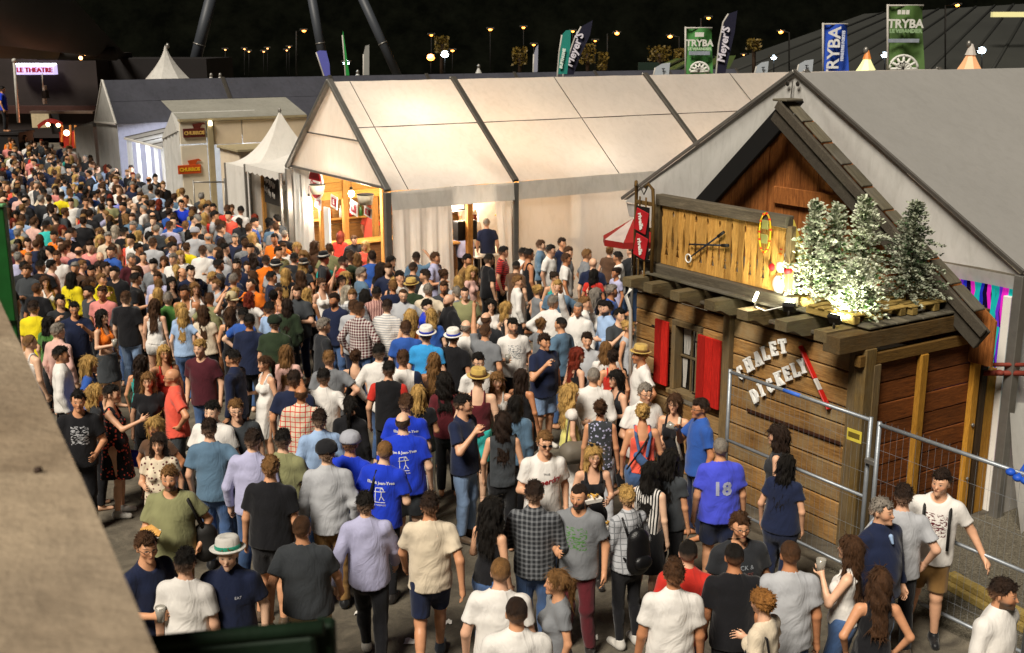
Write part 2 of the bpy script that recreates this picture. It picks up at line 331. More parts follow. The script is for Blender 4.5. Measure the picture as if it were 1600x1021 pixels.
for i in range(14): link('bottle', lathe([(.04, 0), (.04, .16), (.015, .22), (.015, .28)], 8), plain('bottle_%d' % (i % 4), ('2a5a2c', '8a4a18', 'c8c4b8', 'a02020')[i % 4], .2), bar_, T(W(24.0, 10.2 + i * .25, 1.45)))
sbox('bottle_shelf', (23.9, 24.12), (10.0, 13.8), (1.41, 1.448), PINEX, bar_)
sbox('back_board', (19.6, 24.1), (14.0, 14.08), (.14, 2.55), wood('pine_back', 'c08a48', 'e6b870', 'z'), bar_)
sbox('counter_front', (21.0, 23.6), (11.9, 12.0), (.14, 1.15), wood('dark_panel', '4a3424', '7a5a40', 'z'), bar_); sbox('counter_top', (20.95, 23.65), (11.8, 12.35), (1.152, 1.2), PINEH, bar_)
sbox('fridge', (22.2, 22.8), (13.3, 13.9), (.14, 1.95), plain('fridge_white', 'd8dce0', .3), bar_); sbox('shelf', (20.0, 22.0), (13.6, 13.98), (1.5, 1.54), PINEH, bar_)
RED = plain('sign_red', 'b01c28', .5, .1); WHT = plain('sign_white', 'e8e4dc', .5, .1); INK = plain('sign_ink', '1a1816', .6, .1)
def wall_text(name, txt, size, s, t, z, m, parent, face='B', rot=0.0, bold=.004, dep=.004, shear=0.0, space=1.0):
    """lettering that faces the street (-t) or the camera (-s)"""
    x = -nA if face == 'B' else nB; mw = frame_mw(W(s, t, z), x, (0, 0, 1)) @ Matrix.Rotation(rot, 4, 'Z'); return link(name, text_mesh(txt, size, dep, bold, 'CENTER', shear, space), m, parent, mw)
def disc(name, r, d, m, parent, s, t, z, sx=1.0):
    me = prism([(r * sx * math.cos(a), r * math.sin(a)) for a in np.linspace(0, 6.283, 24, endpoint=False)], 0, d, (1, 2), 0); return link(name, me, m, parent, T(W(s, t, z)) @ FR)
# round red sign and hanging posters at the entrance
so = empty('round_sign', W(*[on_t(492, 290, 9.82)[0], 9.82, on_t(492, 290, 9.82)[1]]), 'large round red and white sign hanging at the marquee entrance', 'sign')
ss, zz = on_t(493, 287, 9.82); disc('rim', .36, .04, WHT, so, ss, 9.82, zz); disc('face', .32, .02, RED, so, ss, 9.798, zz); sbox('name_bar', (ss - .33, ss + .33), (9.775, 9.795), (zz - .07, zz + .07), WHT, so); wall_text('lettering', 'Ozz', .19, ss, 9.77, zz, RED, so)
sl_ = on_t(465, 287, 9.76); lo_ = empty('menu_lantern', W(sl_[0], 9.76, sl_[1]), 'small grey framed sign with a bearded emblem left of the round sign', 'sign')
sbox('board', (sl_[0] - .16, sl_[0] + .16), (9.76, 9.80), (sl_[1] - .28, sl_[1] + .2), plain('grey_sign', '8a8680', .6), lo_); disc('emblem', .11, .02, WHT, lo_, sl_[0], 9.738, sl_[1] - .02)
for (px, py, wd, ht, tx, lab) in ((497, 318, .34, .24, 'W', 'left of the bulb'), (522, 316, .34, .28, 'E', 'between the two bulbs'), (553, 325, .36, .30, 'R', 'under the right bulb'), (575, 332, .34, .20, 'B', 'rightmost at the marquee entrance')):
    s_, z_ = on_t(px, py, 9.86); o = empty('hanging_poster', W(s_, 9.86, z_), 'small white and red poster on a string, ' + lab, 'poster', 'posters across the marquee entrance'); rt = Matrix.Rotation(rad(8), 4, 'X')
    link('sheet', boxmesh(.012, wd, ht), WHT, o, T(W(s_, 9.86, z_)) @ FR @ rt); link('print', boxmesh(.006, wd * .72, ht * .62), RED, o, T(W(s_, 9.852, z_)) @ FR @ rt); wall_text('lettering', tx, ht * .5, s_, 9.847, z_, WHT, o)
for (px, py, lab) in ((451, 282, 'beside the ivy'), (496, 296, 'in front of the round sign'), (571, 312, 'at the right of the entrance')):
    s_, z_ = on_t(px, py, 9.74); o = empty('lampshade', W(s_, 9.74, z_), 'pale tapered lampshade ' + lab, 'lampshade', 'lampshades at the marquee entrance'); link('shade', lathe([(.13, -.1), (.17, .1), (.16, .1), (.12, -.1)], 16), plain('shade_cloth', 'd8cdb4', .8), o, T(W(s_, 9.74, z_))); link('ring', lathe([(.172, .095), (.175, .105), (.168, .11)], 16), KED, o, T(W(s_, 9.74, z_)))
sm_ = on_t(510, 345, 9.80); mb = empty('menu_board', W(sm_[0], 9.80, .14), 'white standing menu board at the marquee entrance', 'board'); sbox('panel', (sm_[0] - .14, sm_[0] + .14), (9.80, 9.84), (1.0, 1.9), WHT, mb); sbox('leg', (sm_[0] - .03, sm_[0] + .03), (9.81, 9.83), (.14, 1.0), PINE, mb)
# sign and post behind the side doorway
ts, zs = on_s(712, 310, 20.6); cs = empty('doorway_sign', W(20.6, ts, zs), 'white sign with dark lettering seen through the side doorway', 'sign'); sbox('board', (20.6, 20.64), (ts - .75, ts + .25), (zs - .28, zs + .4), WHT, cs)
for i, (a0, a1, b0, b1) in enumerate(((ts - .72, ts + .22, zs - .26, zs - .24), (ts + .2, ts + .22, zs - .24, zs + .4))): sbox('border', (20.585, 20.598), (a0, a1), (b0, b1), INK, cs, bev=0)
wall_text('lettering', 'O', .28, 20.58, ts + .03, zs + .16, INK, cs, 'A'); wall_text('lettering', '-', .26, 20.58, ts - .16, zs + .13, INK, cs, 'A')
tp, _ = on_s(733, 350, 20.2); dp = empty('wooden_post', W(20.2, tp, .14), 'pine post standing inside the side doorway of the marquee', 'post'); sbox('shaft', (20.14, 20.26), (tp - .06, tp + .06), (.14, 2.6), PINE, dp); sbox('speaker_box', (20.28, 20.5), (tp - .22, tp + .24), (1.35, 1.75), INK, dp)
dt_ = empty('trestle_table', W(21.0, 12.9, .14), 'table covered in white paper inside the side doorway', 'table'); sbox('top', (20.6, 21.5), (12.3, 14.2), (.86, .90), WHT, dt_)
for s in (20.7, 21.4):
    for t in (12.4, 14.1): sbox('leg', (s - .02, s + .02), (t - .02, t + .02), (.14, .86), KED, dt_)
# ivy at the tent post
LEAF = plain('ivy_leaf', '3e5a22', .5, .4, 30)
def leaf_cloud(c, ext, n, size, seed, flat=0.0):
    rs = np.random.RandomState(seed); vs = []; fs = []
    for i in range(n):
        p = np.array(c) + rs.uniform(-1, 1, 3) * np.array(ext); u = rs.normal(size=3); u /= np.linalg.norm(u); v = np.cross(u, rs.normal(size=3)); v /= np.linalg.norm(v); k = len(vs); z = size * rs.uniform(.6, 1.3)
        vs += [p - u * z, p + v * z * .6, p + u * z, p - v * z * .6]; fs.append([k, k + 1, k + 2, k + 3])
    return pymesh('leaves', vs, fs)
iv = on_t(458, 305, 10.1); ivy = empty('ivy_plant', W(iv[0], 10.1, iv[1] - .4), 'trailing ivy wound round the post left of the entrance', 'plant'); link('leaves', leaf_cloud(W(iv[0], 10.1, iv[1]), (.16, .12, .42), 130, .05, 3), LEAF, ivy); link('stem', tube([W(iv[0], 10.1, 0), W(iv[0] + .05, 10.12, iv[1]), W(iv[0], 10.1, iv[1] + .4)], .012, 6), plain('stem', '4a3a22'), ivy)
# --- the grey marquee behind the chalet
TG = 11.42; ap = on_t(1242, 114, TG); cr = on_t(1597, 428, TG); hw = ap[0] - cr[0]; cl = (ap[0] + hw, cr[1]); TE = 34
gt = empty('marquee', W(cr[0], TG, 0), 'large grey marquee with a white gable rising behind the wooden chalet', 'tent')
for i in range(5):
    t0, t1 = TG + i * 4.5, TG + (i + 1) * 4.5
    fold = lambda u, v, i=i: (0, 0, -.05 * math.sin(math.pi * u) * math.sin(math.pi * v) + (.02 * math.sin(22 * v + 9 * u) * max(0, .5 - v)))
    link('roof_panel', sheet(W(cr[0], t0, cr[1]), W(cr[0], t1, cr[1]), W(ap[0], t1, ap[1]), W(ap[0], t0, ap[1]), 20, 16, fold), F_gry, gt); link('roof_panel', sheet(W(cl[0], t0, cl[1]), W(cl[0], t1, cl[1]), W(ap[0], t1, ap[1]), W(ap[0], t0, ap[1]), 6, 6), F_gry, gt)
    link('wall_panel', sheet(W(cr[0] + .02, t0 + .1, cr[1]), W(cr[0] + .02, t1, cr[1]), W(cr[0] + .02, t1, 0), W(cr[0] + .02, t0 + .1, 0), 10, 6, cloth_wave(A, .02, 2)), F_wht, gt)
beam('gable_rafter', W(cr[0] - .03, TG - .02, cr[1] + .02), W(ap[0], TG - .02, ap[1] + .03), .03, .05, ALD, gt); beam('gable_rafter', W(cl[0] + .03, TG - .02, cl[1] + .02), W(ap[0], TG - .02, ap[1] + .02), .03, .05, ALU, gt)
gd = on_t(1530, 452, TG)[1]
# gable cloth: whole front above head height, with a few drawn folds
link('gable_cloth', sheet(W(cr[0] + .03, TG + .03, cr[1] - .03), W(cl[0] - .03, TG + .03, cl[1] - .03), W(ap[0] + .01, TG + .03, ap[1] - .02), W(ap[0] - .01, TG + .03, ap[1] - .02), 26, 20, lambda u, v: tuple(.018 * (math.sin(30 * u) + math.sin(17 * u + 8 * v)) * (1 - v) * B)), F_wht, gt)
link('gable_cloth', sheet(W(cr[0] + .06, TG + .03, cr[1] - .05), W(cl[0] - .03, TG + .03, cl[1] - .05), W(cl[0] - .05, TG + .06, gd), W(cr[0] + .12, TG + .06, gd + .06), 26, 4, lambda u, v: tuple(.03 * math.sin(26 * u) * v * B)), F_wht, gt)
sbox('corner_post', (cr[0] - .05, cr[0] + .06), (TG - .05, TG + .08), (0, cr[1] - .02), ALU, gt); sbox('corner_post', (cr[0] + .14, cr[0] + .24), (TG + .06, TG + .16), (0, cr[1] - .3), WHT, gt)
link('vent_cord', tube([W(ap[0], TG - .03, ap[1] - .1), W(ap[0] + .01, TG - .035, ap[1] - .3), W(ap[0] - .005, TG - .03, ap[1] - .52)], .008, 6), KED, gt)
for d in (-.09, .09): link('ring', lathe([(.03, -.006), (.036, 0), (.03, .006), (.024, 0), (.03, -.006)], 12), KED, gt, T(W(ap[0] + d, TG - .03, ap[1] - .14)) @ FR @ Matrix.Rotation(rad(90), 4, 'Y'))
0 and link('flap', sheet(W(cr[0] + .0, TG - .05, cr[1] - .1), W(cr[0] + .24, TG - .08, cr[1] - .2), W(cr[0] + .28, TG - .1, 1.9), W(cr[0] + .05, TG - .05, 1.7), 5, 6), F_wht, gt)
link('skirt', sheet(W(cr[0] - .02, TG + .0, 1.4), W(cr[0] - .02, TG + 1.2, 1.2), W(cr[0] - .35, TG + 1.4, 0.01), W(cr[0] - .45, TG - .2, .01), 12, 8, cloth_wave(A, .03, 3)), F_wht, gt)
# glittering party curtain in the gap beside the chalet
pc = empty('tinsel_curtain', W(7.9, TG + .35, 0), 'shiny purple and turquoise tinsel curtain between chalet and grey marquee', 'curtain')
def foil(name, c, e): q = NT(name); q.color(lin(c)); q.rough(.25, .6); q.p.inputs['Metallic'].default_value = .6; q.p.inputs['Emission Color'].default_value = lin(c); q.p.inputs['Emission Strength'].default_value = e; q.bump(q.tex('n', 25, q.coord('Object', (1, 1, .1))), .8, .03); return q.m  # foil emits its own colour in place of party lights shining on it
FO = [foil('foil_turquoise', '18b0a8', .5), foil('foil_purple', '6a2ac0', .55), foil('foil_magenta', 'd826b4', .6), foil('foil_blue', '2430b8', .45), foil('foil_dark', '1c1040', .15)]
n = 0
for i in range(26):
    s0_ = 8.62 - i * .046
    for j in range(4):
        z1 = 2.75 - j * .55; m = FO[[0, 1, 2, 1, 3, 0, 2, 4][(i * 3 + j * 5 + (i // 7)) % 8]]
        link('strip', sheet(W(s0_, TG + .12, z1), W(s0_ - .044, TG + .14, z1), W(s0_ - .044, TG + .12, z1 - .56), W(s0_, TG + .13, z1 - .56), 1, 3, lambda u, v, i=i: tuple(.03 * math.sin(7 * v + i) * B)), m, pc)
F_pag = fabric('pagoda_fabric', 'f2eee6', .2, .06, .08)  # whiter copy of the tent cloth, standing in for lamplight around the pagodas
# --- small pagoda tents left of the entrance
def pagoda(name, s0, s1, t0, t1, ze, peak, label, walls=(), m=F_wht, finial=True, fine=12, group='white pagoda tents'):
    o = empty(name, W(s0, t0, 0), label, 'tent', group); ps, pt, pz = peak; c = (ps, pt)
    cs = [(s0, t0), (s1, t0), (s1, t1), (s0, t1)]
    for i in range(4):
        a, b = cs[i], cs[(i + 1) % 4]; N = fine; vs = []; fs = []
        for j in range(N + 1):
            v = j / N; hgt = ze + (pz - ze) * (v ** 2.1); kk = 1 - v * .985
            for i2 in range(7):
                u = i2 / 6; e = (a[0] + (b[0] - a[0]) * u, a[1] + (b[1] - a[1]) * u); vs.append(W(ps + (e[0] - ps) * kk, pt + (e[1] - pt) * kk, hgt))
        for j in range(N):
            for i2 in range(6): q = j * 7 + i2; fs.append([q, q + 1, q + 8, q + 7])
        link('roof_panel', pymesh('roof', vs, fs, True), m, o); vp = [W(*a, ze), W(*b, ze), W(*b, ze - .2), W(*a, ze - .2)]; link('valance', sheet(*vp, 14, 2, lambda u, v: (0, 0, .05 * v * abs(math.sin(u * 22)))), m, o)
        sbox('post', (a[0] - .03, a[0] + .03), (a[1] - .03, a[1] + .03), (0, ze), ALU, o)
        if i in walls: link('wall_panel', sheet(W(*a, ze - .05), W(*b, ze - .05), W(*b, .02), W(*a, .02), 18, 6, cloth_wave(A if i % 2 else B, .02, 3)), m, o)
    if finial: link('finial', lathe([(.03, 0), (.05, .05), (.02, .1), (.001, .14)], 8), ALU, o, T(W(ps, pt, pz)))
    return o
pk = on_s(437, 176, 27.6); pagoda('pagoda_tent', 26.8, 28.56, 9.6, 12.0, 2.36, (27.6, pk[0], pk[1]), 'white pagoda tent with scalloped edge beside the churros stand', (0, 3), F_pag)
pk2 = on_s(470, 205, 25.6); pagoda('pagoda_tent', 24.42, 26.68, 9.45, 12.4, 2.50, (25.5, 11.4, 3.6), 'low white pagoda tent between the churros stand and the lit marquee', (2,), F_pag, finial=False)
# banner stand under the second pagoda
bs = on_t(423, 285, 9.9); bn = empty('event_banner', W(bs[0], 9.9, 0), 'black and white printed banner in a pine frame left of the entrance', 'banner'); s_a, s_b = on_t(412, 285, 9.9)[0], on_t(435, 285, 9.9)[0]
sbox('cloth', (s_b, s_a), (9.9, 9.93), (1.55, 2.3), plain('banner_dark', '34302c', .7), bn); rb_ = random.Random(3)
for i in range(16): u_ = s_a - .12 - (i % 8) * .085; z_ = 2.12 - (i // 8) * .24 - (i % 8) * .018; bar('brush_stroke', W(u_, 9.89, z_ - rb_.uniform(.03, .1)), W(u_ - rb_.uniform(-.06, .06), 9.89, z_ + rb_.uniform(.03, .09)), .014, WHT, bn)
sbox('post', (s_a + .04, s_a + .14), (9.86, 9.96), (0, 2.45), PINE, bn); sbox('header', (s_b, s_a + .04), (9.88, 9.94), (2.33, 2.44), PINEH, bn)
# --- churros stand
SCH = 32.3; CREAM = plain('cream_panel', 'e0d6c0', .6, .12, 3); CREAM2 = plain('cream_panel_pink', 'd8c8b0', .6, .12, 3); CFR = plain('cream_frame', 'a59878', .6, .2, 5)
ch = empty('churros_stand', W(SCH, 9.6, 0), 'cream panelled churros stand with two red and yellow signs', 'food stand'); tr = on_s(480, 200, SCH)[0]; zt = on_s(280, 187, SCH)[1]; zm = on_s(300, 227, SCH)[1]; tm = on_s(322, 200, SCH)[0]
sbox('wall_panel', (SCH + .02, SCH + .1), (9.62, tm), (zm + .03, zt - .08), CREAM, ch); sbox('wall_panel', (SCH + .02, SCH + .1), (9.62, tm), (0, zm - .01), CREAM, ch); tq = on_s(378, 200, SCH)[0]
for a, b in ((tm + .22, tq), (tq + .03, tr)): sbox('wall_panel', (SCH + .02, SCH + .1), (a, b), (zm - .02, zt - .08), CREAM2, ch)
sbox('roof_edge', (SCH - .03, SCH + .12), (9.6, tr), (zt - .07, zt), CFR, ch); link('roof_panel', sheet(W(SCH - .02, 9.6, zt + .01), W(SCH - .02, tr, zt + .01), W(SCH + 1.6, tr, zt + .45), W(SCH + 1.6, 9.6, zt + .45), 4, 4), fabric('churros_roof', '96948a', .05), ch)
sbox('post', (SCH - .04, SCH + .06), (tm + .03, tm + .19), (0, zt - .08), CFR, ch); sbox('lower_counter', (SCH - 1.6, SCH), (on_s(345, 260, SCH)[0], tr), (0, zm - .12), CREAM2, ch); sbox('counter_roof', (SCH - 1.75, SCH), (on_s(340, 260, SCH)[0], tr), (zm - .10, zm - .03), CFR, ch)
sbox('batten', (SCH - .01, SCH + .015), (9.62, tm), (.8, .83), CFR, ch); link('lamp', lathe([(.05, 0), (.05, .12), (.001, .14)], 10), emit('small_lamp', 'fff2d0', 6), ch, T(W(SCH - .06, tm + .11, zt - .2)))
for (px, py, bw, fc, tc, dx) in ((303, 207, .62, '5a1c14', 'd8b060', 0), (296, 264, .66, 'c8501a', 'f0c028', 0)):
    t_, z_ = on_s(px, py, SCH); o = sbox('sign_board', (SCH - .03, SCH + .01), (t_ - bw / 2, t_ + bw / 2), (z_ - .14, z_ + .11), plain('churros_' + fc, fc, .5), ch); wall_text('lettering', 'CHURROS', .135, SCH - .036, t_, z_ - .02, plain('churros_t' + tc, tc, .5), ch, 'A', bold=.006, space=.9)
    link('cup_emblem', prism([(-.08, 0), (.1, 0), (.16, .1), (.28, .1), (.2, .16), (-.12, .12)], 0, .02, (0, 2), 1), plain('churros_' + fc, fc, .5), ch, T(W(SCH - .02, t_ + .08, z_ + .11)) @ FR)
# gable tent front beside it
ct = empty('side_tent', W(32.4, 9.6, 0), 'narrow white gabled tent at the left end of the churros stand', 'tent'); za = on_t(270, 176, 9.6); zl = on_t(254, 218, 9.6); zr = on_t(279, 205, 9.6)
link('gable_cloth', prism([(zr[0], zr[1]), (zl[0], zl[1]), (za[0], za[1])], 9.56, 9.6, (1, 2), 0), F_wht, ct, FR); link('wall_panel', sheet(W(zl[0], 9.6, zl[1]), W(zr[0], 9.6, zr[1]), W(zr[0], 9.6, 0), W(zl[0], 9.6, 0), 30, 6, cloth_wave(B, .05, 5)), F_wht, ct); link('roof_panel', sheet(W(zr[0], 9.6, zr[1]), W(zr[0], 12, zr[1]), W(za[0], 12, za[1]), W(za[0], 9.6, za[1]), 4, 4), F_wht, ct); link('roof_panel', sheet(W(zl[0], 9.6, zl[1]), W(zl[0], 12, zl[1]), W(za[0], 12, za[1]), W(za[0], 9.6, za[1]), 4, 4), F_wht, ct); link('wall_panel', sheet(W(zl[0], 9.6, zl[1]), W(zl[0], 12, zl[1]), W(zl[0], 12, 0), W(zl[0], 9.6, 0), 6, 4), F_wht, ct)
# small barrier in front of the stand
fb = empty('barrier', W(30.4, 10.3, 0), 'thin steel barrier standing in front of the churros stand', 'barrier'); b0, b1 = on_s(302, 285, 30.4), on_s(351, 293, 30.4)
for t in (b0[0], b1[0]): bar('post', W(30.4, t, 0), W(30.4, t, b0[1] + .05), .02, ALU, fb)
bar('rail', W(30.4, b0[0], b0[1]), W(30.4, b1[0], b0[1] - .05), .02, ALU, fb); bar('rail', W(30.4, b0[0], .4), W(30.4, b1[0], .4), .02, ALU, fb)
# --- lean-to awning with cool white light
LT0, LT1 = 34.1, 38.3; zo = on_t(225, 223, 9.6)[1]; aw = empty('lean_to_awning', W(LT0, 9.6, 0), 'grey lean-to awning with cool white light shining between its curtains', 'awning')
link('roof_panel', sheet(W(LT0, 9.6, zo), W(LT1, 9.6, zo), W(LT1 + .6, 13.5, zo + .65), W(LT0, 13.5, zo + .65), 10, 6), F_gry, aw); sbox('front_rail', (LT0, LT1), (9.56, 9.62), (zo - .06, zo), WHT, aw)
for i in range(5): link('roof_seam', tube([W(LT0 + (LT1 - LT0) * i / 4, 9.6, zo + .01), W(LT0 + (LT1 - LT0) * i / 4 + .3, 13.4, zo + .65)], .02, 5), ALD, aw)
for a, b in ((37.6, 38.25), (36.7, 37.1), (35.55, 36.0), (34.7, 35.1), (34.12, 34.35)): link('curtain', sheet(W(a, 9.62, zo - .05), W(b, 9.62, zo - .05), W(b - .05, 9.62, .02), W(a, 9.62, .02), 16, 6, cloth_wave(B, .03, 2)), F_wht, aw)
sbox('back_wall', (LT0 - .2, LT1 + .4), (12.6, 12.7), (0, zo + .3), WHT, aw); sbox('light_tube', (35.0, 37.5), (11.4, 11.5), (zo - .1, zo - .03), emit('cool_tube', 'dfe8ff', 14), aw); point_light('tube_light', W(36.2, 10.5, zo - .35), 420, (.80, .87, 1.0), .3, aw)
# --- far dark marquee
D0, D1, DM = 39.16, 42.09, 40.5; dz0, dz1 = 2.70, 4.08; dk = empty('marquee', W(D0, 9.6, 0), 'dark grey roofed marquee with a pale pointed gable at the far left', 'tent')
zr1 = on_s(330, 200, D0)[0]
for i in range(7):
    t0, t1 = 9.6 + i * 4.1, 9.6 + (i + 1) * 4.1
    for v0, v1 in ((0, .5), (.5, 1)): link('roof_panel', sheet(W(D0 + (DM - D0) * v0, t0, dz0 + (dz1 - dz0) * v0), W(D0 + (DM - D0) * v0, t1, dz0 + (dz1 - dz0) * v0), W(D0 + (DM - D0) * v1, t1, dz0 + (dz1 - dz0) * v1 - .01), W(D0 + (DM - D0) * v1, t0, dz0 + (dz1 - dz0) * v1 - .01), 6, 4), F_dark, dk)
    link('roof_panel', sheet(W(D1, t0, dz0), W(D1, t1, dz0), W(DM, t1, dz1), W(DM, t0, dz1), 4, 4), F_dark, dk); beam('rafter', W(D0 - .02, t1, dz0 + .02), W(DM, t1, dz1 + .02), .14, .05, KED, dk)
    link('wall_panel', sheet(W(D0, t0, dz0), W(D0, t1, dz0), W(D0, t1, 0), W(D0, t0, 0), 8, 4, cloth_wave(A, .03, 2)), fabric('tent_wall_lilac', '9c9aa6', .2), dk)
link('gable_cloth', prism([(D0, dz0), (D1, dz0 - .1), (DM, dz1)], 9.56, 9.6, (1, 2), 0), F_wht, dk, FR); link('wall_panel', sheet(W(D0, 9.6, dz0), W(D1, 9.6, dz0 - .1), W(D1, 9.6, 0), W(D0, 9.6, 0), 16, 6, cloth_wave(B, .04, 4)), F_wht, dk)
beam('gable_edge', W(D0, 9.55, dz0), W(DM, 9.55, dz1), .05, .05, WHT, dk); beam('gable_edge', W(D1, 9.55, dz0 - .1), W(DM, 9.55, dz1), .05, .05, WHT, dk); beam('gable_edge', W(D0, 9.55, dz0), W(D1, 9.55, dz0 - .1), .05, .06, WHT, dk)
an = empty('tent_annex', W(42.2, 9.6, 0), 'white flat-topped tent annex left of the far dark marquee', 'tent'); link('wall_panel', sheet(W(42.2, 9.5, 2.55), W(45.2, 9.5, 2.2), W(45.2, 9.5, 0), W(42.2, 9.5, 0), 18, 5, cloth_wave(B, .04, 3)), F_wht, an); link('roof_panel', sheet(W(42.2, 9.5, 2.6), W(45.2, 9.5, 2.22), W(45.2, 13, 2.22), W(42.2, 13, 2.75), 4, 4), F_wht, an); link('wall_panel', sheet(W(45.2, 9.5, 2.2), W(45.2, 13, 2.2), W(45.2, 13, 0), W(45.2, 9.5, 0), 6, 4), F_wht, an)
# ================================================================== the chalet
TW = 9.24; SN, SFa = 7.62, 11.42
WH = wood('old_planks', '74502a', 'b98e54', 'y', '9a8866'); WV = wood('gable_planks', '64381a', 'b0703a', 'z'); WB = wood('beam_wood', '4e4230', '80704e', 'x', '6a6450'); WD = wood('dark_planks', '4a2812', '8a5024', 'x'); WP = wood('yellow_posts', '9a6a20', 'cf9a3c', 'z'); WG = wood('grey_beam', '4a443a', '756c5c', 'y', '5c564a'); WRF = wood('roof_boards', '4e4a3e', '787260', 'y', '66625a'); WPAL = wood('pallet_wood', '8a7440', 'b49a5a', 'y'); WBAL = wood('baluster_wood', 'b07c34', 'dcae62', 'z'); WGV = wood('grey_post', '5a4a34', '8a744e', 'z', '6a604c')
ch = empty('chalet', W(SN, TW, 0), 'rustic wooden chalet facade with balcony, gable and white lettering', 'chalet')
rr = random.Random(4)
# front wall boards, rows of planks between corner, middle post and window
rows = []; z = 0.0
while z < 2.3:
    hh = rr.choice((.20, .24, .27, .22)); rows.append((z, min(z + hh, 2.32))); z += hh
w0, w1, wz0, wz1 = 10.14, 10.63, 1.10, 1.93
for (z0, z1) in rows:
    segs = [(SN + .22, 9.60)] + ([(9.72, SFa)] if (z1 < wz0 + .02 or z0 > wz1 - .02) else [(9.72, w0), (w1, SFa)])
    for a, b in segs:
        dt = rr.uniform(-.008, .008); sbox('plank', (a + .003, b - .003), (TW + dt, TW + .05 + dt), (z0 + .008, z1 - .006), WH, ch, .010)
    sbox('backing', (SN + .2, SFa - .02), (TW + .07, TW + .09), (z0, z1), INK, ch) if z0 == 0 else None
sbox('backing', (w1, SFa - .02), (TW + .07, TW + .085), (.3, 2.3), INK, ch, 0); sbox('backing', (SN + .2, w0), (TW + .07, TW + .085), (.3, 2.3), INK, ch, 0)
sbox('post', (9.60, 9.72), (TW - .06, TW + .04), (0, 2.34), WGV, ch); sbox('corner_post', (SN + .10, SN + .21), (TW - .03, TW + .09), (0, 2.36), WGV, ch); sbox('corner_post', (SN - .04, SN + .085), (TW - .06, TW + .1), (0, 2.30), wood('corner_wood', '6a5430', 'a0844c', 'z', '6a604c'), ch)
sbox('trim_strip', (SN + .25, 9.3), (TW - .018, TW - .012), (1.16, 1.20), wood('dark_trim', '2e1a10', '46291a', 'y'), ch, rot=Matrix.Rotation(rad(-.5), 4, 'X'))
# window with its frame, curtains and red shutters
wd = empty('window', W((w0 + w1) / 2, TW, wz0)); wd.parent = ch; wd.matrix_local = wm(ch).inverted() @ T(W((w0 + w1) / 2, TW, wz0))
for nm, s_, z_ in (('frame', (w0 - .02, w0 + .05), (wz0, wz1)), ('frame', (w1 - .05, w1 + .02), (wz0, wz1)), ('frame', (w0 - .02, w1 + .02), (wz1, wz1 + .07)), ('sill', (w0 - .05, w1 + .05), (wz0 - .06, wz0))): sbox(nm, s_, (TW - .05, TW + .10) if nm == 'frame' else (TW - .09, TW + .1), z_, WGV, wd)
sbox('mullion', (w0 + .23, w0 + .255), (TW + .05, TW + .08), (wz0, wz1), WGV, wd); sbox('mullion', (w0 + .05, w1 - .05), (TW + .048, TW + .078), (wz0 + .42, wz0 + .45), WGV, wd)
gl = NT('window_glass'); gl.color(lin('0c0f10')); gl.rough(.08, .6)
for a, b in ((w0 + .05, w0 + .23), (w0 + .255, w1 - .05)):
    for c, d in ((wz0, wz0 + .42), (wz0 + .45, wz1)): sbox('pane', (a, b), (TW + .084, TW + .09), (c, d), gl.m, wd, 0)
lace = fabric('lace', 'd8d4cc', .3)
for a, b, c, d in ((w0 + .06, w0 + .22, wz0 + .46, wz1), (w0 + .27, w1 - .06, wz0 + .46, wz1), (w0 + .06, w0 + .12, wz0 + .05, wz0 + .42), (w1 - .16, w1 - .06, wz0 + .02, wz0 + .42)): link('curtain', sheet(W(a, TW + .08, d), W(b, TW + .08, d), W(b - .03, TW + .08, c), W(a + .02, TW + .08, c), 8, 3, cloth_wave(B, .006, 3)), lace, wd)
RS = wood('red_shutter', 'a81a14', 'cc2a20', 'z')
for (a, b, c, d, tilt) in ((9.70, 10.11, 1.07, 1.93, 0), (10.66, 10.92, 1.12, 1.96, 0)):
    nb = 3 if b - a > .3 else 2; sh = empty('shutter', W(a, TW, c)); sh.parent = ch; sh.matrix_local = wm(ch).inverted() @ T(W(a, TW, c))
    for i in range(nb): sbox('board', (a + (b - a) * i / nb + .003, a + (b - a) * (i + 1) / nb - .003), (TW - .105, TW - .07), (c, d), RS, sh)
    for zz in (c + .10, d - .10): sbox('hinge', (b - .01, b + .05), (TW - .112, TW - .106), (zz - .012, zz + .012), INK, sh)
    for zz in (c + .12, d - .14): sbox('brace', (a + .03, b - .03), (TW - .07, TW - .05), (zz, zz + .07), RS, sh)
# overhanging joist ends carved underneath
for i, s in enumerate((11.05, 10.65, 10.12, 9.53, 8.98, 8.40, 7.86)):
    L0, L1 = 8.80 - rr.uniform(0, .04), 9.75; pts = [(L0, 2.50), (L1, 2.50), (L1, 2.30), (9.22, 2.30), (9.02, 2.31), (8.93, 2.36), (8.88, 2.385), (L0, 2.39)]
    me = prism([(p[0] - L0, p[1] - 2.4) for p in pts], -.085, .085, (0, 2), 1); link('joist', me, WB, ch, T(W(s, L0, 2.4)) @ FR)
for i in range(6): sbox('wall_plate', (SN + .1 + i * .64, SN + .1 + i * .64 + .62), (TW - .10 - .05 * (i % 2), TW + .1), (2.325, 2.365 + .0 * i), WG, ch)
for i in range(9): sbox('deck_board', (SN - .02, SFa + .1), (9.22 + i * .21, 9.42 + i * .21), (2.505 + .002 * (i % 2), 2.53), WRF, ch)
# lower beams of the balcony
sbox('balcony_beam', (8.62, 11.35), (9.13, 9.25), (2.54, 2.66), WG, ch); sbox('balcony_plank', (8.65, 11.05), (9.02, 9.10), (2.532, 2.562), WRF, ch)
sbox('top_rail', (8.80, 11.02), (9.17, 9.29), (3.40, 3.53), WG, ch)
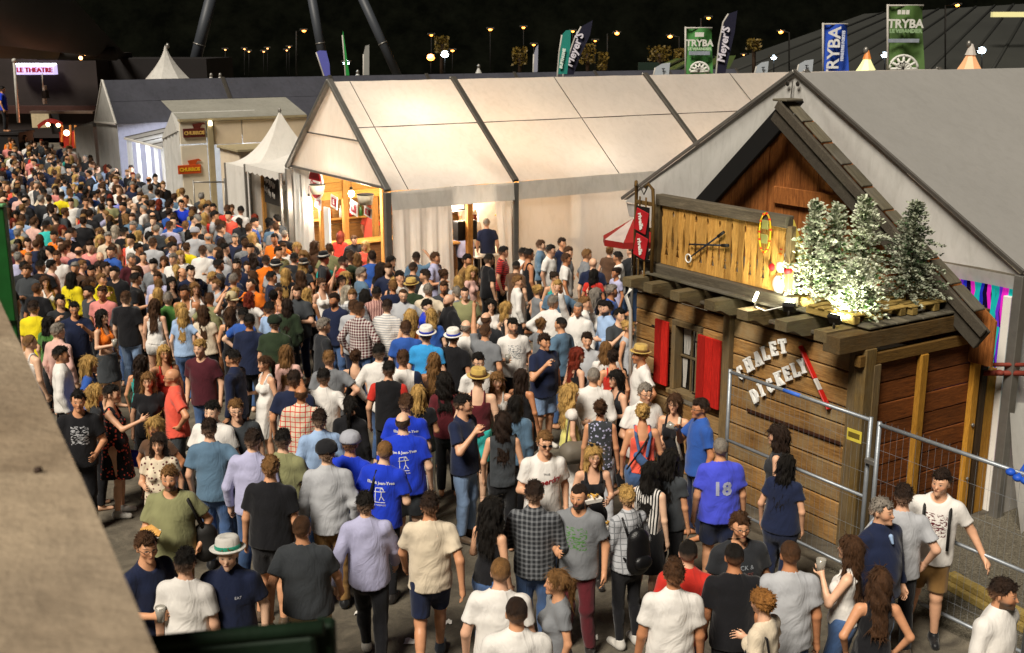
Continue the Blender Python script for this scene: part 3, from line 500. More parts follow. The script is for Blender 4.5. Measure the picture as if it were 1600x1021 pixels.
# fretted balusters
bw = .1045; z0 = 2.665; hgt = .735
def fret(fl):
    L = [(0, 0), (0, .12), (.016, .20), (.024, .30), (.014, .42), (0, .52), (0, .585), (.014, .60), (.019, .63), (.014, .66), (0, .68), (0, hgt)]
    Rr = [(bw, hgt), (bw, .47), (bw - .006, .36), (bw - .016, .285), (bw - .006, .285), (bw - .024, .205), (bw - .008, .205), (bw - .034, .115), (bw - .008, .115), (bw - .008, .06), (bw, .06), (bw, 0)]
    p = L + Rr; return [(bw - x, z) for x, z in p][::-1] if fl else p
FM = [prism(fret(f), 0, .028, (1, 2), 0) for f in (0, 1)]
n = int((10.98 - 8.84) / bw)
for i in range(n): link('baluster', FM[i % 2], WBAL, ch, T(W(8.84 + i * bw, 9.215 + rr.uniform(-.004, .004), z0)) @ FR @ Matrix.Scale(.985, 4, (0, 1, 0)))
sbox('post', (10.98, 11.06), (9.2, 9.28), (2.66, 3.4), WGV, ch); sbox('post', (8.74, 8.82), (9.2, 9.28), (2.66, 3.42), WGV, ch)
# gable wall set back behind the deck, its boards cut to the roof line
TGB = 10.95; TB = 10.58; pa = on_t(1217, 163, TB); pr = on_t(1541, 522, TB); pl = on_t(1010, 398, TB)
def roofz(s): return pa[1] - (pa[1] - pr[1]) * (pa[0] - s) / (pa[0] - pr[0]) if s < pa[0] else pa[1] - (pa[1] - pl[1]) * (s - pa[0]) / (pl[0] - pa[0])
s = pr[0] + .15
while s < pl[0] - .15:
    wdt = rr.choice((.13, .15, .17)); a, b = s + .003, min(s + wdt, pl[0] - .1); dd = rr.uniform(-.012, .012)
    za_, zb_ = roofz(a) - .06, roofz(b) - .06
    if min(za_, zb_) > 2.0: link('gable_plank', prism([(a - s, 1.9), (b - s, 1.9), (b - s, zb_), (a - s, za_)], 0, .03, (1, 2), 0), WV, ch, T(W(s, TGB + dd, 0)) @ FR)
    s += wdt
sbox('gable_rail', (9.2, 10.7), (TGB - .07, TGB - .02), (3.33, 3.55), WV, ch)
BARGE = wood('barge_board', '3a3630', '5c564c', 'x', '4c473e'); BLK = plain('black_slope', '0c0b0a', .9)  # flat black on the left barge board and left roof slope
dR = np.array([pr[0] - pa[0], pr[1] - pa[1]]); 
def slope_board(name, p, q, ta, tb, off, thick, m):
    """a board lying along a roof slope from p to q (s, z), between ta and tb"""
    d = np.array([q[0] - p[0], q[1] - p[1]], float); L = np.linalg.norm(d); d /= L; n_ = np.array([-d[1], d[0]]); n_ = n_ if n_[1] > 0 else -n_; c = (np.array(p) + np.array(q)) / 2 + n_ * off
    ang = math.atan2(d[1], d[0]); return link(name, boxmesh(tb - ta, L, thick, .008), m, ch, T(W(c[0], (ta + tb) / 2, c[1])) @ FR @ Matrix.Rotation(ang, 4, 'X'))
slope_board('barge_board', pa, pr, TB, TB + .07, -.11, .26, BARGE); slope_board('barge_board', (pa[0] - .02, pa[1]), pl, TB + .004, TB + .074, -.12, .26, BLK); slope_board('barge_trim', (pa[0], pa[1] + .02), (pr[0], pr[1] + .02), TB - .04, TB - .005, -.02, .12, BARGE)
nb = 9; pr2 = (pa[0] + (pr[0] - pa[0]) * .93, pa[1] + (pr[1] - pa[1]) * .93)
for i in range(nb):
    u0, u1 = i / nb + .004, (i + 1) / nb - .004; p = np.array(pa) + (np.array(pr2) - np.array(pa)) * u0; q = np.array(pa) + (np.array(pr2) - np.array(pa)) * u1
    slope_board('roof_board', p, q, TB + .08, TB + .26, .03 + .006 * (i % 2), .03, WRF); 0 and slope_board('roof_board', p, q, TB + .265, TB + .46, .034 - .006 * (i % 2), .03, WRF)
slope_board('roof_board', pa, pl, TB + .08, TB + .46, .03, .03, BLK); slope_board('ridge_cap', (pa[0] + .1, pa[1] + .0), (pa[0] - .14, pa[1] + .0), TB - .02, TB + .28, .05, .03, WRF)
# side wall: dark boards behind yellow posts
TS1 = 11.16
for i, (a, b) in enumerate([(k_ * .235, k_ * .235 + .228) for k_ in range(9)]): sbox('side_plank', (SN + .02 + .006 * (i % 2), SN + .06), (9.34, TS1 - .03), (a + .004, b), WD, ch)
sbox('side_header', (SN - .03, SN + .05), (9.10, TS1 + .04), (2.12, 2.24), wood('header_wood', '5a4220', '8c6a34', 'x'), ch); sbox('side_beam', (SN - .02, SN + .2), (8.78, TS1 + .05), (2.30, 2.48), wood('side_beam_wood', '46361e', '745a34', 'x', '5c523e'), ch)
for t_ in (10.12, 11.05): sbox('side_post', (SN - .05, SN + .018), (t_ - .055, t_ + .055), (0, 2.118), WP, ch)
sbox('side_post', (SN - .045, SN + .018), (9.31, 9.42), (0, 2.118), WGV, ch); sbox('side_post', (SN - .03, SN + .05), (TS1 + .01, TS1 + .12), (0, 2.1), wood('dark_post', '2c2218', '4c3c28', 'z'), ch); sbox('side_post', (SN - .02, SN + .06), (TS1 + .13, TS1 + .30), (0, 1.75), WP, ch)
for z_ in (1.15, .5): link('bolt', lathe([(.022, 0), (.022, .015), (.001, .02)], 8), ALU, ch, T(W(SN - .052, 11.05, z_)) @ FR @ Matrix.Rotation(rad(90), 4, 'X'))
# white slab-serif letters
LET = plain('letter_white', 'f6f6f2', .6, .06); Hh, th = 1.0, .24
def stroke(x0, y0, x1, y1, wd_): d = np.array([x1 - x0, y1 - y0]); d = d / np.linalg.norm(d); n_ = np.array([-d[1], d[0]]) * wd_ / 2; return [(x0 - n_[0], y0 - n_[1]), (x1 - n_[0], y1 - n_[1]), (x1 + n_[0], y1 + n_[1]), (x0 + n_[0], y0 + n_[1])]
sf = .12
def ser(x, y, w_=.36): return stroke(x - w_ / 2, y, x + w_ / 2, y, sf)
GL = {'H': [stroke(.16, 0, .16, 1, th), stroke(.64, 0, .64, 1, th), stroke(.16, .5, .64, .5, .14)] + [ser(x, y) for x in (.16, .64) for y in (.06, .94)],
      'A': [stroke(.12, 0, .38, 1, .2), stroke(.70, 0, .42, 1, .26), stroke(.2, .32, .6, .32, .13), ser(.12, .06, .3), ser(.7, .06, .36)],
      'L': [stroke(.2, 0, .2, 1, th), stroke(.1, .08, .72, .08, .16), stroke(.68, .0, .68, .3, .12), ser(.2, .94)],
      'E': [stroke(.2, 0, .2, 1, th), stroke(.1, .08, .72, .08, .16), stroke(.1, .92, .70, .92, .16), stroke(.2, .5, .55, .5, .13), stroke(.68, 0, .68, .28, .1), stroke(.66, .72, .66, 1, .1), stroke(.53, .38, .53, .62, .08)],
      'T': [stroke(.4, 0, .4, 1, th), stroke(.02, .92, .78, .92, .16), stroke(.06, .68, .06, 1, .1), stroke(.74, .68, .74, 1, .1), ser(.4, .06, .42)],
      'D': [stroke(.2, 0, .2, 1, th), stroke(.1, .08, .48, .08, .15), stroke(.1, .92, .48, .92, .15), stroke(.46, .92, .68, .66, .2), stroke(.67, .7, .67, .3, .22), stroke(.68, .34, .46, .08, .2)],
      'I': [stroke(.25, 0, .25, 1, th), ser(.25, .06, .42), ser(.25, .94, .42)], 'C': [stroke(.2, .3, .2, .7, .24), stroke(.2, .66, .42, .93, .2), stroke(.4, .92, .68, .86, .15), stroke(.2, .34, .42, .07, .2), stroke(.4, .08, .70, .2, .15), stroke(.66, .66, .66, .98, .1)],
      'K': [stroke(.2, 0, .2, 1, th), stroke(.26, .42, .66, .95, .16), stroke(.34, .55, .68, .05, .24), ser(.2, .06), ser(.2, .94), ser(.68, .06, .3), ser(.66, .94, .28)], 'Y': [stroke(.4, 0, .4, .5, th), stroke(.12, .95, .42, .45, .24), stroke(.70, .95, .40, .45, .17), ser(.4, .06, .4), ser(.12, .94, .32), ser(.7, .94, .28)]}
def letter(chh, px, py, hgt_, rot):
    s_, z_ = on_t(px, py, TW - .03); bm = bmesh.new()
    for i, q in enumerate(GL[chh]):
        d0 = -.0004 * i; f = [bm.verts.new(((x - .4) * hgt_ * .86, (y - .5) * hgt_, dd)) for dd in (.014 - d0, -.014) for x, y in q]
        bm.faces.new(f[:4]); bm.faces.new(f[4:][::-1])
        for k_ in range(4): bm.faces.new([f[k_], f[4 + k_], f[4 + (k_ + 1) % 4], f[(k_ + 1) % 4]])
    bmesh.ops.recalc_face_normals(bm, faces=bm.faces); me = bpy.data.meshes.new('letter'); bm.to_mesh(me); bm.free()
    link('letter', me, LET, ch, frame_mw(W(s_, TW - .03, z_), -nA, (0, 0, 1)) @ Matrix.Rotation(rot, 4, 'Z'))
for c_, x, y in (('C', 1157, 583), ('H', 1170, 570), ('A', 1184, 561), ('L', 1196, 552), ('E', 1209, 545), ('T', 1223, 541)): letter(c_, x, y, .165, rad(38 - (x - 1157) * .32))
for c_, x, y in (('D', 1179, 619), ('I', 1191, 608), ('C', 1203, 603), ('K', 1217, 592), ('E', 1230, 584), ('L', 1243, 578), ('Y', 1254, 572)): letter(c_, x, y, .165, rad(36 - (x - 1179) * .15))
a = on_t(1250, 541, TW - .04); b = on_t(1295, 640, TW - .04); sk = empty('red_ski', W(a[0], TW, b[1]), 'narrow red and white ski fixed slantwise beside the lettering', 'ski')
def lerp(u): return W(a[0] + (b[0] - a[0]) * u, TW - .035, a[1] + (b[1] - a[1]) * u)
beam('blade', lerp(0), lerp(.52), .07, .02, plain('ski_red', 'c01c16', .4), sk); beam('binding', lerp(.52), lerp(.70), .06, .022, plain('ski_white', 'c8c4be', .5), sk); beam('blade', lerp(.70), lerp(1), .07, .02, plain('ski_red', 'c01c16', .4), sk)
# crossed ski poles and a snowshoe on the balcony
for (x0, y0, x1, y1, lab) in ((1076, 404, 1131, 363, 'slanting black ski pole with white basket on the balcony front'), (1077, 382, 1138, 384, 'horizontal black ski pole on the balcony front')):
    p, q = on_t(x0, y0, 9.17), on_t(x1, y1, 9.17); o = empty('ski_pole', W(p[0], 9.17, p[1]), lab, 'ski pole', 'crossed ski poles on the balcony')
    link('shaft', tube([W(p[0], 9.17, p[1]), W(q[0], 9.17, q[1])], .011, 8), plain('pole_dark', '26303c', .35), o); link('grip', tube([W(q[0] + (p[0] - q[0]) * .16, 9.17, q[1] + (p[1] - q[1]) * .16), W(q[0], 9.17, q[1])], .02, 8), INK, o)
    if y0 > 400:
        rg = [W(p[0] + .05 * math.cos(u), 9.165, p[1] + .05 * math.sin(u)) for u in np.linspace(0, 6.283, 17)]; link('basket', tube(rg, .009, 6, False), WHT, o)
p = on_t(1196, 365, 9.16); o = empty('snowshoe', W(p[0], 9.16, p[1] - .2), 'orange and black snowshoe hanging on the balcony rail', 'snowshoe'); rg = [W(p[0] + .085 * math.cos(u), 9.15, p[1] + .01 + .22 * math.sin(u)) for u in np.linspace(0, 6.283, 33)]
link('frame', tube(rg, .011, 6, False), plain('snowshoe_yellow', 'd8b020', .5), o)
for i in range(0, 32, 3): link('clip', boxmesh(.022, .034, .024), plain('snowshoe_red', 'd83a1a', .5), o, T(rg[i]) @ FR)
for z_ in (.1, -.06): sbox('plate', (p[0] - .05, p[0] + .05), (9.14, 9.155), (p[1] + z_ - .05, p[1] + z_ + .05), plain('snowshoe_plate', '9a9a58', .6), o)
# sledge with two red cloths
sa, sz0, sz1 = on_t(1008, 300, 9.05)[0], 2.5, on_t(1008, 288, 9.05)[1]; sg = empty('wooden_sledge', W(sa, 9.05, 2.4), 'old wooden sledge standing upright with two red printed cloths', 'sledge'); WS = wood('sledge_wood', '5a4424', '8a6c3c', 'z')
for d in (-.17, .17): link('runner', tube([W(sa + d, 9.05, 2.45), W(sa + d, 9.05, sz1 - .25), W(sa + d * .95, 9.04, sz1 - .05), W(sa + d * .7, 9.0, sz1 + .02), W(sa + d * .5, 8.97, sz1 - .03)], .022, 8), WS, sg)
for z_ in (2.75, 3.1, 3.42): beam('crosspiece', W(sa - .18, 9.05, z_), W(sa + .18, 9.05, z_), .03, .05, WS, sg)
for d in (-.06, .06): beam('slat', W(sa + d, 9.02, 2.5), W(sa + d, 9.02, 3.5), .05, .018, WS, sg)
link('rope', tube([W(sa - .12, 9.0, sz1), W(sa - .05, 8.99, sz1 - .12), W(sa, 8.98, sz1 - .04), W(sa + .1, 8.98, sz1)], .009, 6), KED, sg)
sbox('dark_cloth', (sa - .15, sa + .11), (9.0, 9.01), (2.72, 3.38), INK, sg, 0)
for z_ in (3.2, 2.88):
    link('red_cloth', boxmesh(.012, .24, .28), plain('cloth_red', 'b01820', .7), sg, T(W(sa - .02, 8.985, z_)) @ FR @ Matrix.Rotation(rad(12), 4, 'X')); wall_text('lettering', 'rivella', .088, sa - .02, 8.972, z_, WHT, sg, rot=rad(-78))
# red and white parasol
uc = on_t(990, 352, 11.2); um = empty('parasol', W(uc[0], 11.2, 0), 'red and white parasol half hidden behind the sledge', 'parasol'); Uc = (uc[0], 11.2, uc[1] + .1); R_ = .50
for i in range(8):
    a0, a1 = i * math.pi / 4 + .2, (i + 1) * math.pi / 4 + .2; q = lambda a, z_, r: W(Uc[0] + r * math.cos(a), Uc[1] + r * math.sin(a), z_)
    link('canopy_panel', sheet(q(a0, Uc[2] - .30, R_), q(a1, Uc[2] - .30, R_), q(a1, Uc[2], .02), q(a0, Uc[2], .02), 4, 6), plain('parasol_red', '8e1a14', .7) if i != 5 else plain('parasol_white', 'b8a8a0', .8), um); link('flap', sheet(q(a0, Uc[2] - .30, R_), q(a1, Uc[2] - .30, R_), q(a1, Uc[2] - .40, R_), q(a0, Uc[2] - .40, R_), 4, 2), plain('parasol_red', '8e1a14', .7), um); link('rib', tube([q(a0, Uc[2] - .31, R_), q(a0, Uc[2] - .02, .03)], .01, 5), ALU, um)
link('pole', tube([W(Uc[0], Uc[1], 0), W(Uc[0], Uc[1], Uc[2])], .022, 8), ALU, um)
# leaning yellow plank
p, q = on_t(1226, 345, 9.5), on_t(1252, 392, 9.5); yp = empty('yellow_plank', W(q[0], 9.5, q[1]), 'pale yellow board leaning at the end of the balcony', 'plank'); beam('board', W(p[0], 9.55, p[1]), W(q[0] - .1, 9.5, q[1] - .25), .16, .03, plain('yellow_board', 'c8b04c', .7), yp); beam('edge_strip', W(p[0], 9.53, p[1] + .02), W(q[0] - .1, 9.48, q[1] - .23), .02, .035, plain('yellow_board_l', 'dcc878', .7), yp)
# pallets on the deck
for (s0_, s1_, t0_, lab) in ((8.45, 8.95, 9.35, 'under the snowman'), (7.75, 8.42, 9.15, 'under the middle fir trees'), (7.7, 8.4, 10.0, 'under the rightmost fir tree')):
    o = empty('pallet', W(s0_, t0_, 2.53), 'wooden pallet on the chalet deck ' + lab, 'pallet', 'pallets on the chalet deck')
    for i in range(3): sbox('bearer', (s0_, s1_), (t0_ + i * .36, t0_ + i * .36 + .09), (2.535, 2.615), WPAL, o)
    nsl = 5 if s1_ - s0_ > .6 else 4
    for i in range(nsl): a_ = s0_ + (s1_ - s0_) * i / nsl; sbox('slat', (a_, a_ + (s1_ - s0_) / nsl * .7), (t0_ - .02, t0_ + .84), (2.617, 2.637), WPAL, o)
# ---- snowy fir trees
def snow_mat(name, g1, g2, snow, amt):
    q = NT(name); geo = q.new('ShaderNodeNewGeometry'); n_ = q.tex('n', 9, q.coord(), 4, .7); nn = q.tex('n', 60, q.coord(), 2)
    c = q.ramp(nn, [(.3, lin(g1)), (.7, lin(g2))]); s_ = q.ramp(n_, [(.62 - amt * .35, (0, 0, 0)), (.72 - amt * .3, (1, 1, 1))]); q.color(q.mul(c, lin(snow), s_, 'MIX')); q.rough(.7, .2); return q.m
FIR = [snow_mat('fir_flocked', '2c4a20', '527436', 'd0d4bc', .68), snow_mat('fir_green', '1c3018', '35502a', 'a8ac98', .6)]; BARK = plain('fir_bark', '3a2a1c', .8)
def fir(s_, t_, z0_, hgt_, rad_, m, label, seed, lean=0.0):
    rs = np.random.RandomState(seed); o = empty('fir_tree', W(s_, t_, z0_), label, 'tree', 'fir trees on the chalet deck'); vs = []; fs = []; base = np.array(W(s_, t_, z0_))
    nb_ = 110
    for i in range(nb_):
        u = (i + rs.uniform(0, 1)) / nb_; zc = hgt_ * (.04 + .93 * u ** .85); L = rad_ * 1.15 * (1 - zc / hgt_) ** .75 * rs.choice([.45, .7, .9, 1.0, 1.25]) * rs.uniform(.85, 1.12) + .035; az = i * 2.39996 + rs.uniform(-.3, .3); dr = -.25 + .9 * u
        d = np.array([math.cos(az), math.sin(az), dr * .55]); d /= np.linalg.norm(d); side = np.cross(d, [0, 0, 1]); side /= np.linalg.norm(side); org = base + np.array([lean * zc, 0, zc])
        nseg = max(3, int(L / .035))
        for j in range(nseg):
            f0 = (j + .3) / nseg; p = org + d * L * f0; p[2] -= .10 * L * f0 * f0
            for k_ in range(6):
                a = rs.uniform(-1.2, 1.2); dirn = d * math.cos(a) + side * math.sin(a) * rs.choice([-1, 1]) + np.array([0, 0, rs.uniform(-.15, .5)]); dirn /= np.linalg.norm(dirn); ln = rs.uniform(.035, .065) * (1.1 - .3 * f0); wv = np.cross(dirn, rs.normal(size=3)); wv = wv / np.linalg.norm(wv) * rs.uniform(.009, .016)
                q = p + rs.normal(size=3) * .012; n0 = len(vs); vs += [q - wv * .6, q + dirn * ln * .5 - wv, q + dirn * ln, q + dirn * ln * .5 + wv]; fs.append([n0, n0 + 1, n0 + 2, n0 + 3])
    link('crown', pymesh('crown', vs, fs), m, o)
    tb = base + np.array([0, 0, 0]); link('trunk', tube([tb, tb + np.array([lean * hgt_, 0, hgt_])], [.028, .008], 7), BARK, o)
    top = base + np.array([lean * hgt_, 0, hgt_]); link('leader', tube([top - np.array([0, 0, .25]), top + np.array([0, 0, .02])], [.022, .012], 6), m, o)
def at_deck(px, py, t_): return on_t(px, py, t_)
for (px, ytop, t_, rad_, k_, lab, sd) in ((1277, 312, 9.42, .29, 0, 'leftmost flocked fir tree beside the glowing snowman', 1), (1309, 318, 9.75, .24, 0, 'second flocked fir tree on the deck, slightly shorter', 2), (1354, 306, 9.85, .33, 0, 'tall middle flocked fir tree on the chalet deck', 3), (1432, 314, 10.25, .36, 1, 'dark green fir tree standing apart at the right', 4), (1345, 405, 9.35, .26, 0, 'low wide flocked fir at the front of the deck', 5)):
    s_, zt_ = at_deck(px, ytop, t_); fir(s_, t_, 2.63, zt_ - 2.63, rad_, FIR[k_], lab, sd)
# snowman figure
sn = on_t(1226, 440, 9.3); so = empty('snowman', W(sn[0], 9.3, 2.53), 'bright white snowman figure with a red hat left of the firs', 'figure'); SNOW = plain('snow_white', 'f0f2ea', .7, .05)
def ball(r, sq=1.0, n_=10): return lathe([(max(.001, r * math.sin(a)), -r * sq * math.cos(a)) for a in np.linspace(0, math.pi, n_)], 18)
zb = 2.63
link('body', ball(.135), SNOW, so, T(W(sn[0], 9.3, zb + .12))); link('body', ball(.105), SNOW, so, T(W(sn[0], 9.3, zb + .32))); link('head', ball(.08), SNOW, so, T(W(sn[0], 9.3, zb + .47)))
link('hat', lathe([(.10, 0), (.105, .03), (.08, .08), (.04, .15), (.012, .19)], 16), plain('hat_red', 'c0181c', .7), so, T(W(sn[0], 9.3, zb + .50)) @ Matrix.Scale(.85, 4)); link('pompom', ball(.035, 1, 7), SNOW, so, T(W(sn[0], 9.3, zb + .67))); link('nose', lathe([(.018, 0), (.001, .07)], 8), plain('carrot', 'e07a20', .6), so, T(W(sn[0], 9.225, zb + .47)) @ FR @ Matrix.Rotation(rad(-90), 4, 'Y'))
for d in (-1, 1): link('mitten', ball(.045, 1, 7), plain('hat_red', 'c0181c', .7), so, T(W(sn[0] + d * .12, 9.22, zb + .30))); link('eye', ball(.012, 1, 6), INK, so, T(W(sn[0] + d * .03, 9.23, zb + .495)))
# floodlights that light the trees
def flood(px, py, t_, tgt, energy, label, col, lit_face=False):
    s_, z_ = on_t(px, py, t_); o = empty('floodlight', W(s_, t_, 2.5), label, 'lamp', 'floodlights on the chalet deck'); c = W(s_, t_, 2.60); d = (Vector(tgt) - c).normalized(); mw = T(c) @ d.to_track_quat('Y', 'Z').to_matrix().to_4x4()
    link('housing', boxmesh(.14, .06, .11, .012), INK, o, mw); link('glass', boxmesh(.11, .004, .08, 0), emit('flood_glass', 'f4ffd0', 18), o, mw @ T((0, .033, 0))); link('bracket', tube([c + Vector((0, 0, -.1)), c], .014, 6), KED, o); spot_light('flood_beam', c + d * .06, tgt, energy, col, 120, .05, o)
GW = (.95, 1.0, .72)
flood(1233, 482, 8.98, W(sn[0] - .1, 9.4, 2.95), 75, 'small black floodlight below the snowman', GW); flood(1304, 497, 8.98, W(7.95, 9.7, 3.05), 60, 'black floodlight in front of the fir trees', GW)
s_, z_ = on_t(1181, 464, 8.95); lt = empty('floodlight', W(s_, 8.95, 2.5), 'small lit lamp on a joist below the balcony', 'lamp', 'floodlights on the chalet deck'); mw = T(W(s_, 8.95, z_)) @ FR @ Matrix.Rotation(rad(25), 4, 'X'); link('tube', boxmesh(.035, .035, .13, .01), emit('lamp_tube', 'fff8c8', 12), lt, mw); link('bracket', tube([W(s_, 8.95, 2.5), W(s_, 8.95, z_ - .05)], .014, 6), KED, lt); link('cable', tube([W(s_, 8.95, 2.52), W(s_ - .15, 8.95, 2.5), W(s_ - .3, 9.0, 2.56), W(s_ - .42, 9.1, 2.6)], .007, 6), WHT, lt)
point_light('lamp_light', W(s_, 8.86, z_), 5, (1, .95, .7), .04, lt)
link('drain_pipe', tube([W(11.25, 9.0, 2.3), W(11.28, 8.95, 2.2), W(11.3, 9.05, 2.0), W(11.3, 9.1, .1)], .025, 8), WHT, ch)
# ---- fence panels
STEEL = plain('galvanised', '9aa0a6', .45, .25, 12, .5)
def fence(sA, sB, t_, ztop, zmid, label):
    o = empty('fence_panel', W(sB, t_, 0), label, 'fence', 'wire fence panels beside the chalet')
    for s in (sA, sB): bar('post', W(s, t_, .05), W(s, t_, ztop), .022, STEEL, o, 10)
    bar('rail', W(sA, t_, ztop - .03), W(sB, t_, ztop - .03), .020, STEEL, o, 10); bar('rail', W(sA, t_, zmid), W(sB, t_, zmid), .018, STEEL, o, 10); bar('rail', W(sA, t_, .2), W(sB, t_, .2), .018, STEEL, o, 10)
    vs, fs = [], []; wr = .0013
    def wire(p, q):
        me_p = Vector(p); x = (Vector(q) - me_p).normalized(); u = x.cross(nB).normalized() * wr; v = nB * wr; n0 = len(vs)
        for e in (Vector(p), Vector(q)): vs.extend([e + u, e + v, e - u, e - v])
        for k_ in range(4): fs.append([n0 + k_, n0 + (k_ + 1) % 4, n0 + 4 + (k_ + 1) % 4, n0 + 4 + k_])
    nv = int((sA - sB) / .07)
    for i in range(1, nv): s = sB + (sA - sB) * i / nv; wire(W(s, t_, .2), W(s, t_, ztop + .02))
    for z_ in np.arange(.35, ztop, .3): wire(W(sA, t_ - .003, z_), W(sB, t_ - .003, z_))
    w_ = link('wire_mesh', pymesh('wires', vs, fs), STEEL, o); w_['kind'] = 'stuff'; return o
FT = 8.65; f1 = on_t(1141, 580, FT); f2 = on_t(1361, 653, FT); fp = fence(f1[0], f2[0], FT, f1[1] + .02, 1.0, 'wire fence panel in front of the white chalet lettering'); f3 = on_t(1375, 655, (FT-.04)); f4 = on_t(1630, 765, (FT-.04))
fp2 = fence(f3[0], f4[0], (FT-.04), f1[1] + .02, .94, 'wire fence panel nearest the camera at the right edge')
c0 = on_t(1365, 715, (FT-.04)); link('coupler', boxmesh(.07, .12, .05), ALU, fp, T(W((f2[0] + f3[0]) / 2, FT-.03, 1.4)) @ FR)
p = on_t(1335, 681, (FT-.02)); wl = sbox('warning_label', (p[0] - .09, p[0] + .09), (FT-.025, FT-.018), (p[1] - .06, p[1] + .06), plain('label_yellow', 'dcc84c', .6), fp, 0); sbox('print', (p[0] - .07, p[0] + .07), (FT-.031, FT-.026), (p[1] - .02, p[1] + .03), plain('label_ink', '6a5a20', .7), fp, 0)
p = on_t(1236, 614, (FT-.02)); bar('blue_tape', W(p[0] + .12, FT, (f1[1] - .01)), W(p[0] - .12, FT, (f1[1] - .01)), .0225, plain('tape_blue', '3c6cd0', .5), fp)
# straps and blue bag tied at the right edge
bg_ = on_t(1590, 747, (FT-.08)); bb = empty('blue_strap', W(bg_[0], (FT-.08), bg_[1]), 'blue strap knotted to the fence at the right edge', 'strap'); BLU = plain('strap_blue', '2458c8', .5); 
for d in ((0, 0, 0), (.07, 0, .03), (-.06, .02, -.01)): link('knot', ball(.042, .8, 8), BLU, bb, T(W(bg_[0] + d[0], (FT-.08) + d[1], bg_[1] + d[2])))
bar('tail', W(bg_[0], (FT-.08), bg_[1]), W(bg_[0] + .1, 9.8, bg_[1] + .9), .022, BLU, bb)
rs_ = empty('red_strap', W(7.55, 11.35, 1.75), 'orange red lashing strap between chalet corner and marquee post', 'strap'); RST = plain('strap_red', '84382a', .7)
for z_, m_ in ((1.84, .024), (1.74, .032)): bar('band', W(7.58, 11.18, z_), W(7.28, 11.5, z_ + .02), m_, RST, rs_)
link('buckle', ball(.05, .7, 8), RST, rs_, T(W(7.45, 11.28, 1.76)))
# gravel corner with planks
gv = NT('gravel'); n_ = gv.tex('n', 60, gv.coord(), 3, .8); gv.color(gv.ramp(n_, [(.3, lin('3c3830')), (.5, lin('6e685a')), (.75, lin('a09884'))])); gv.rough(.9, .2); gv.bump(n_, .9, .03)
gp_ = link('gravel', sheet(W(3.5, 8.7, .006), W(7.5, 8.7, .006), W(7.5, 14, .006), W(3.5, 14, .006), 2, 2), gv.m); tag(gp_, kind='structure')
rs = np.random.RandomState(5); vs, fs = [], []
for i in range(1600):
    s, t = rs.uniform(3.8, 7.4), 8.72 + 3.0 * rs.uniform() ** 1.5; r = rs.uniform(.008, .026); c = np.array(W(s, t, .006)); k_ = len(vs); pts = [c + r * np.array([math.cos(a + i), math.sin(a + i), 0]) * rs.uniform(.7, 1.2) for a in np.linspace(0, 6.283, 5, endpoint=False)]; vs += pts + [c + np.array([0, 0, r * rs.uniform(.6, 1.0)])]; fs += [[k_ + j, k_ + (j + 1) % 5, k_ + 5] for j in range(5)]
tag(link('gravel_stones', pymesh('stones', vs, fs), gv.m), 'loose grey gravel stones lying behind the wire fence', 'gravel', kind='stuff')
YB = wood('stack_board', '8e783c', 'b8a466', 'y')
for i, (dt, dz) in enumerate(((0, 0), (.13, 0), (.06, .075))):
    p, q = atz(1478, 912, .04), atz(1545, 950, .04); p = p + B * dt; q = q + B * dt + A * 0; o = empty('yellow_batten', (p[0], p[1], .01), 'yellow timber batten on the gravel, ' + ('nearest the fence', 'farther from the fence', 'topmost of the pile')[i], 'batten', 'battens lying on the gravel'); 
    beam('timber', (p[0], p[1], .045 + dz), (q[0] + (q[0] - p[0]) * .9, q[1] + (q[1] - p[1]) * .9, .045 + dz), .11, .07, YB, o)
# ================================================================== beyond the tents
def V(px, py, Y): return Vector(aty(px, py, Y))
DKW = plain('theatre_wall', '2e2624', .8, .3, 1); DK2 = plain('theatre_dark', '1a1616', .8, .3, 1)
th = empty('theatre', V(60, 205, 62), 'dark theatre building with an illuminated name sign at far left', 'building')
def vbox(name, x0, y0, x1, y1, Y, dep, m, parent):
    a, b = V(x0, y0, Y), V(x1, y1, Y); c = (a + b) / 2; return wbox(name, (c.x, Y + dep / 2, c.z), (abs(b.x - a.x), dep, abs(b.z - a.z)), m, parent)
vbox('wall', -120, 84, 160, 216, 62, 6, DKW, th); vbox('wall', 150, 92, 330, 216, 64, 6, DK2, th); vbox('eaves', -120, 166, 150, 178, 61.5, .5, plain('theatre_brown', '3c2018', .8), th)
vbox('sign_box', 23, 101, 85, 117, 61.2, .5, emit('sign_face', 'c8b8e8', 1.1, '8a84a8'), th); vbox('light_strip', 23, 99.5, 85, 101.5, 61.0, .3, emit('sign_strip', 'f4ecff', 8), th)
link('lettering', text_mesh('LE THEATRE', .34, .05, .012, space=1.0), emit('letter_red', '8a0c28', .5, '8a0c28'), th, frame_mw(V(54, 110, 61.0), (1, 0, 0), (0, 0, 1)))
CANV = plain('canopy_grey', '2e2d2c', .8, .25, .3); CANL = plain('canopy_pale', '5a554c', .8, .2, .3)  # pale membrane coloured dark grey in place of the dim light up there
cn = empty('tensile_canopy', V(0, 60, 50), 'huge grey tensile canopy roof in the upper left corner', 'canopy')
link('membrane', sheet(V(-80, -60, 30), V(60, -60, 46), V(205, 95, 66), V(-80, 62, 44), 14, 14, lambda u, v: (0, 0, -.9 * math.sin(math.pi * u) * math.sin(math.pi * v))), CANV, cn); link('membrane', sheet(V(-80, 60, 48), V(100, 77, 60), V(98, 93, 61), V(-80, 90, 49), 12, 6, lambda u, v: (0, 0, -.25 * math.sin(math.pi * v))), CANL, cn)
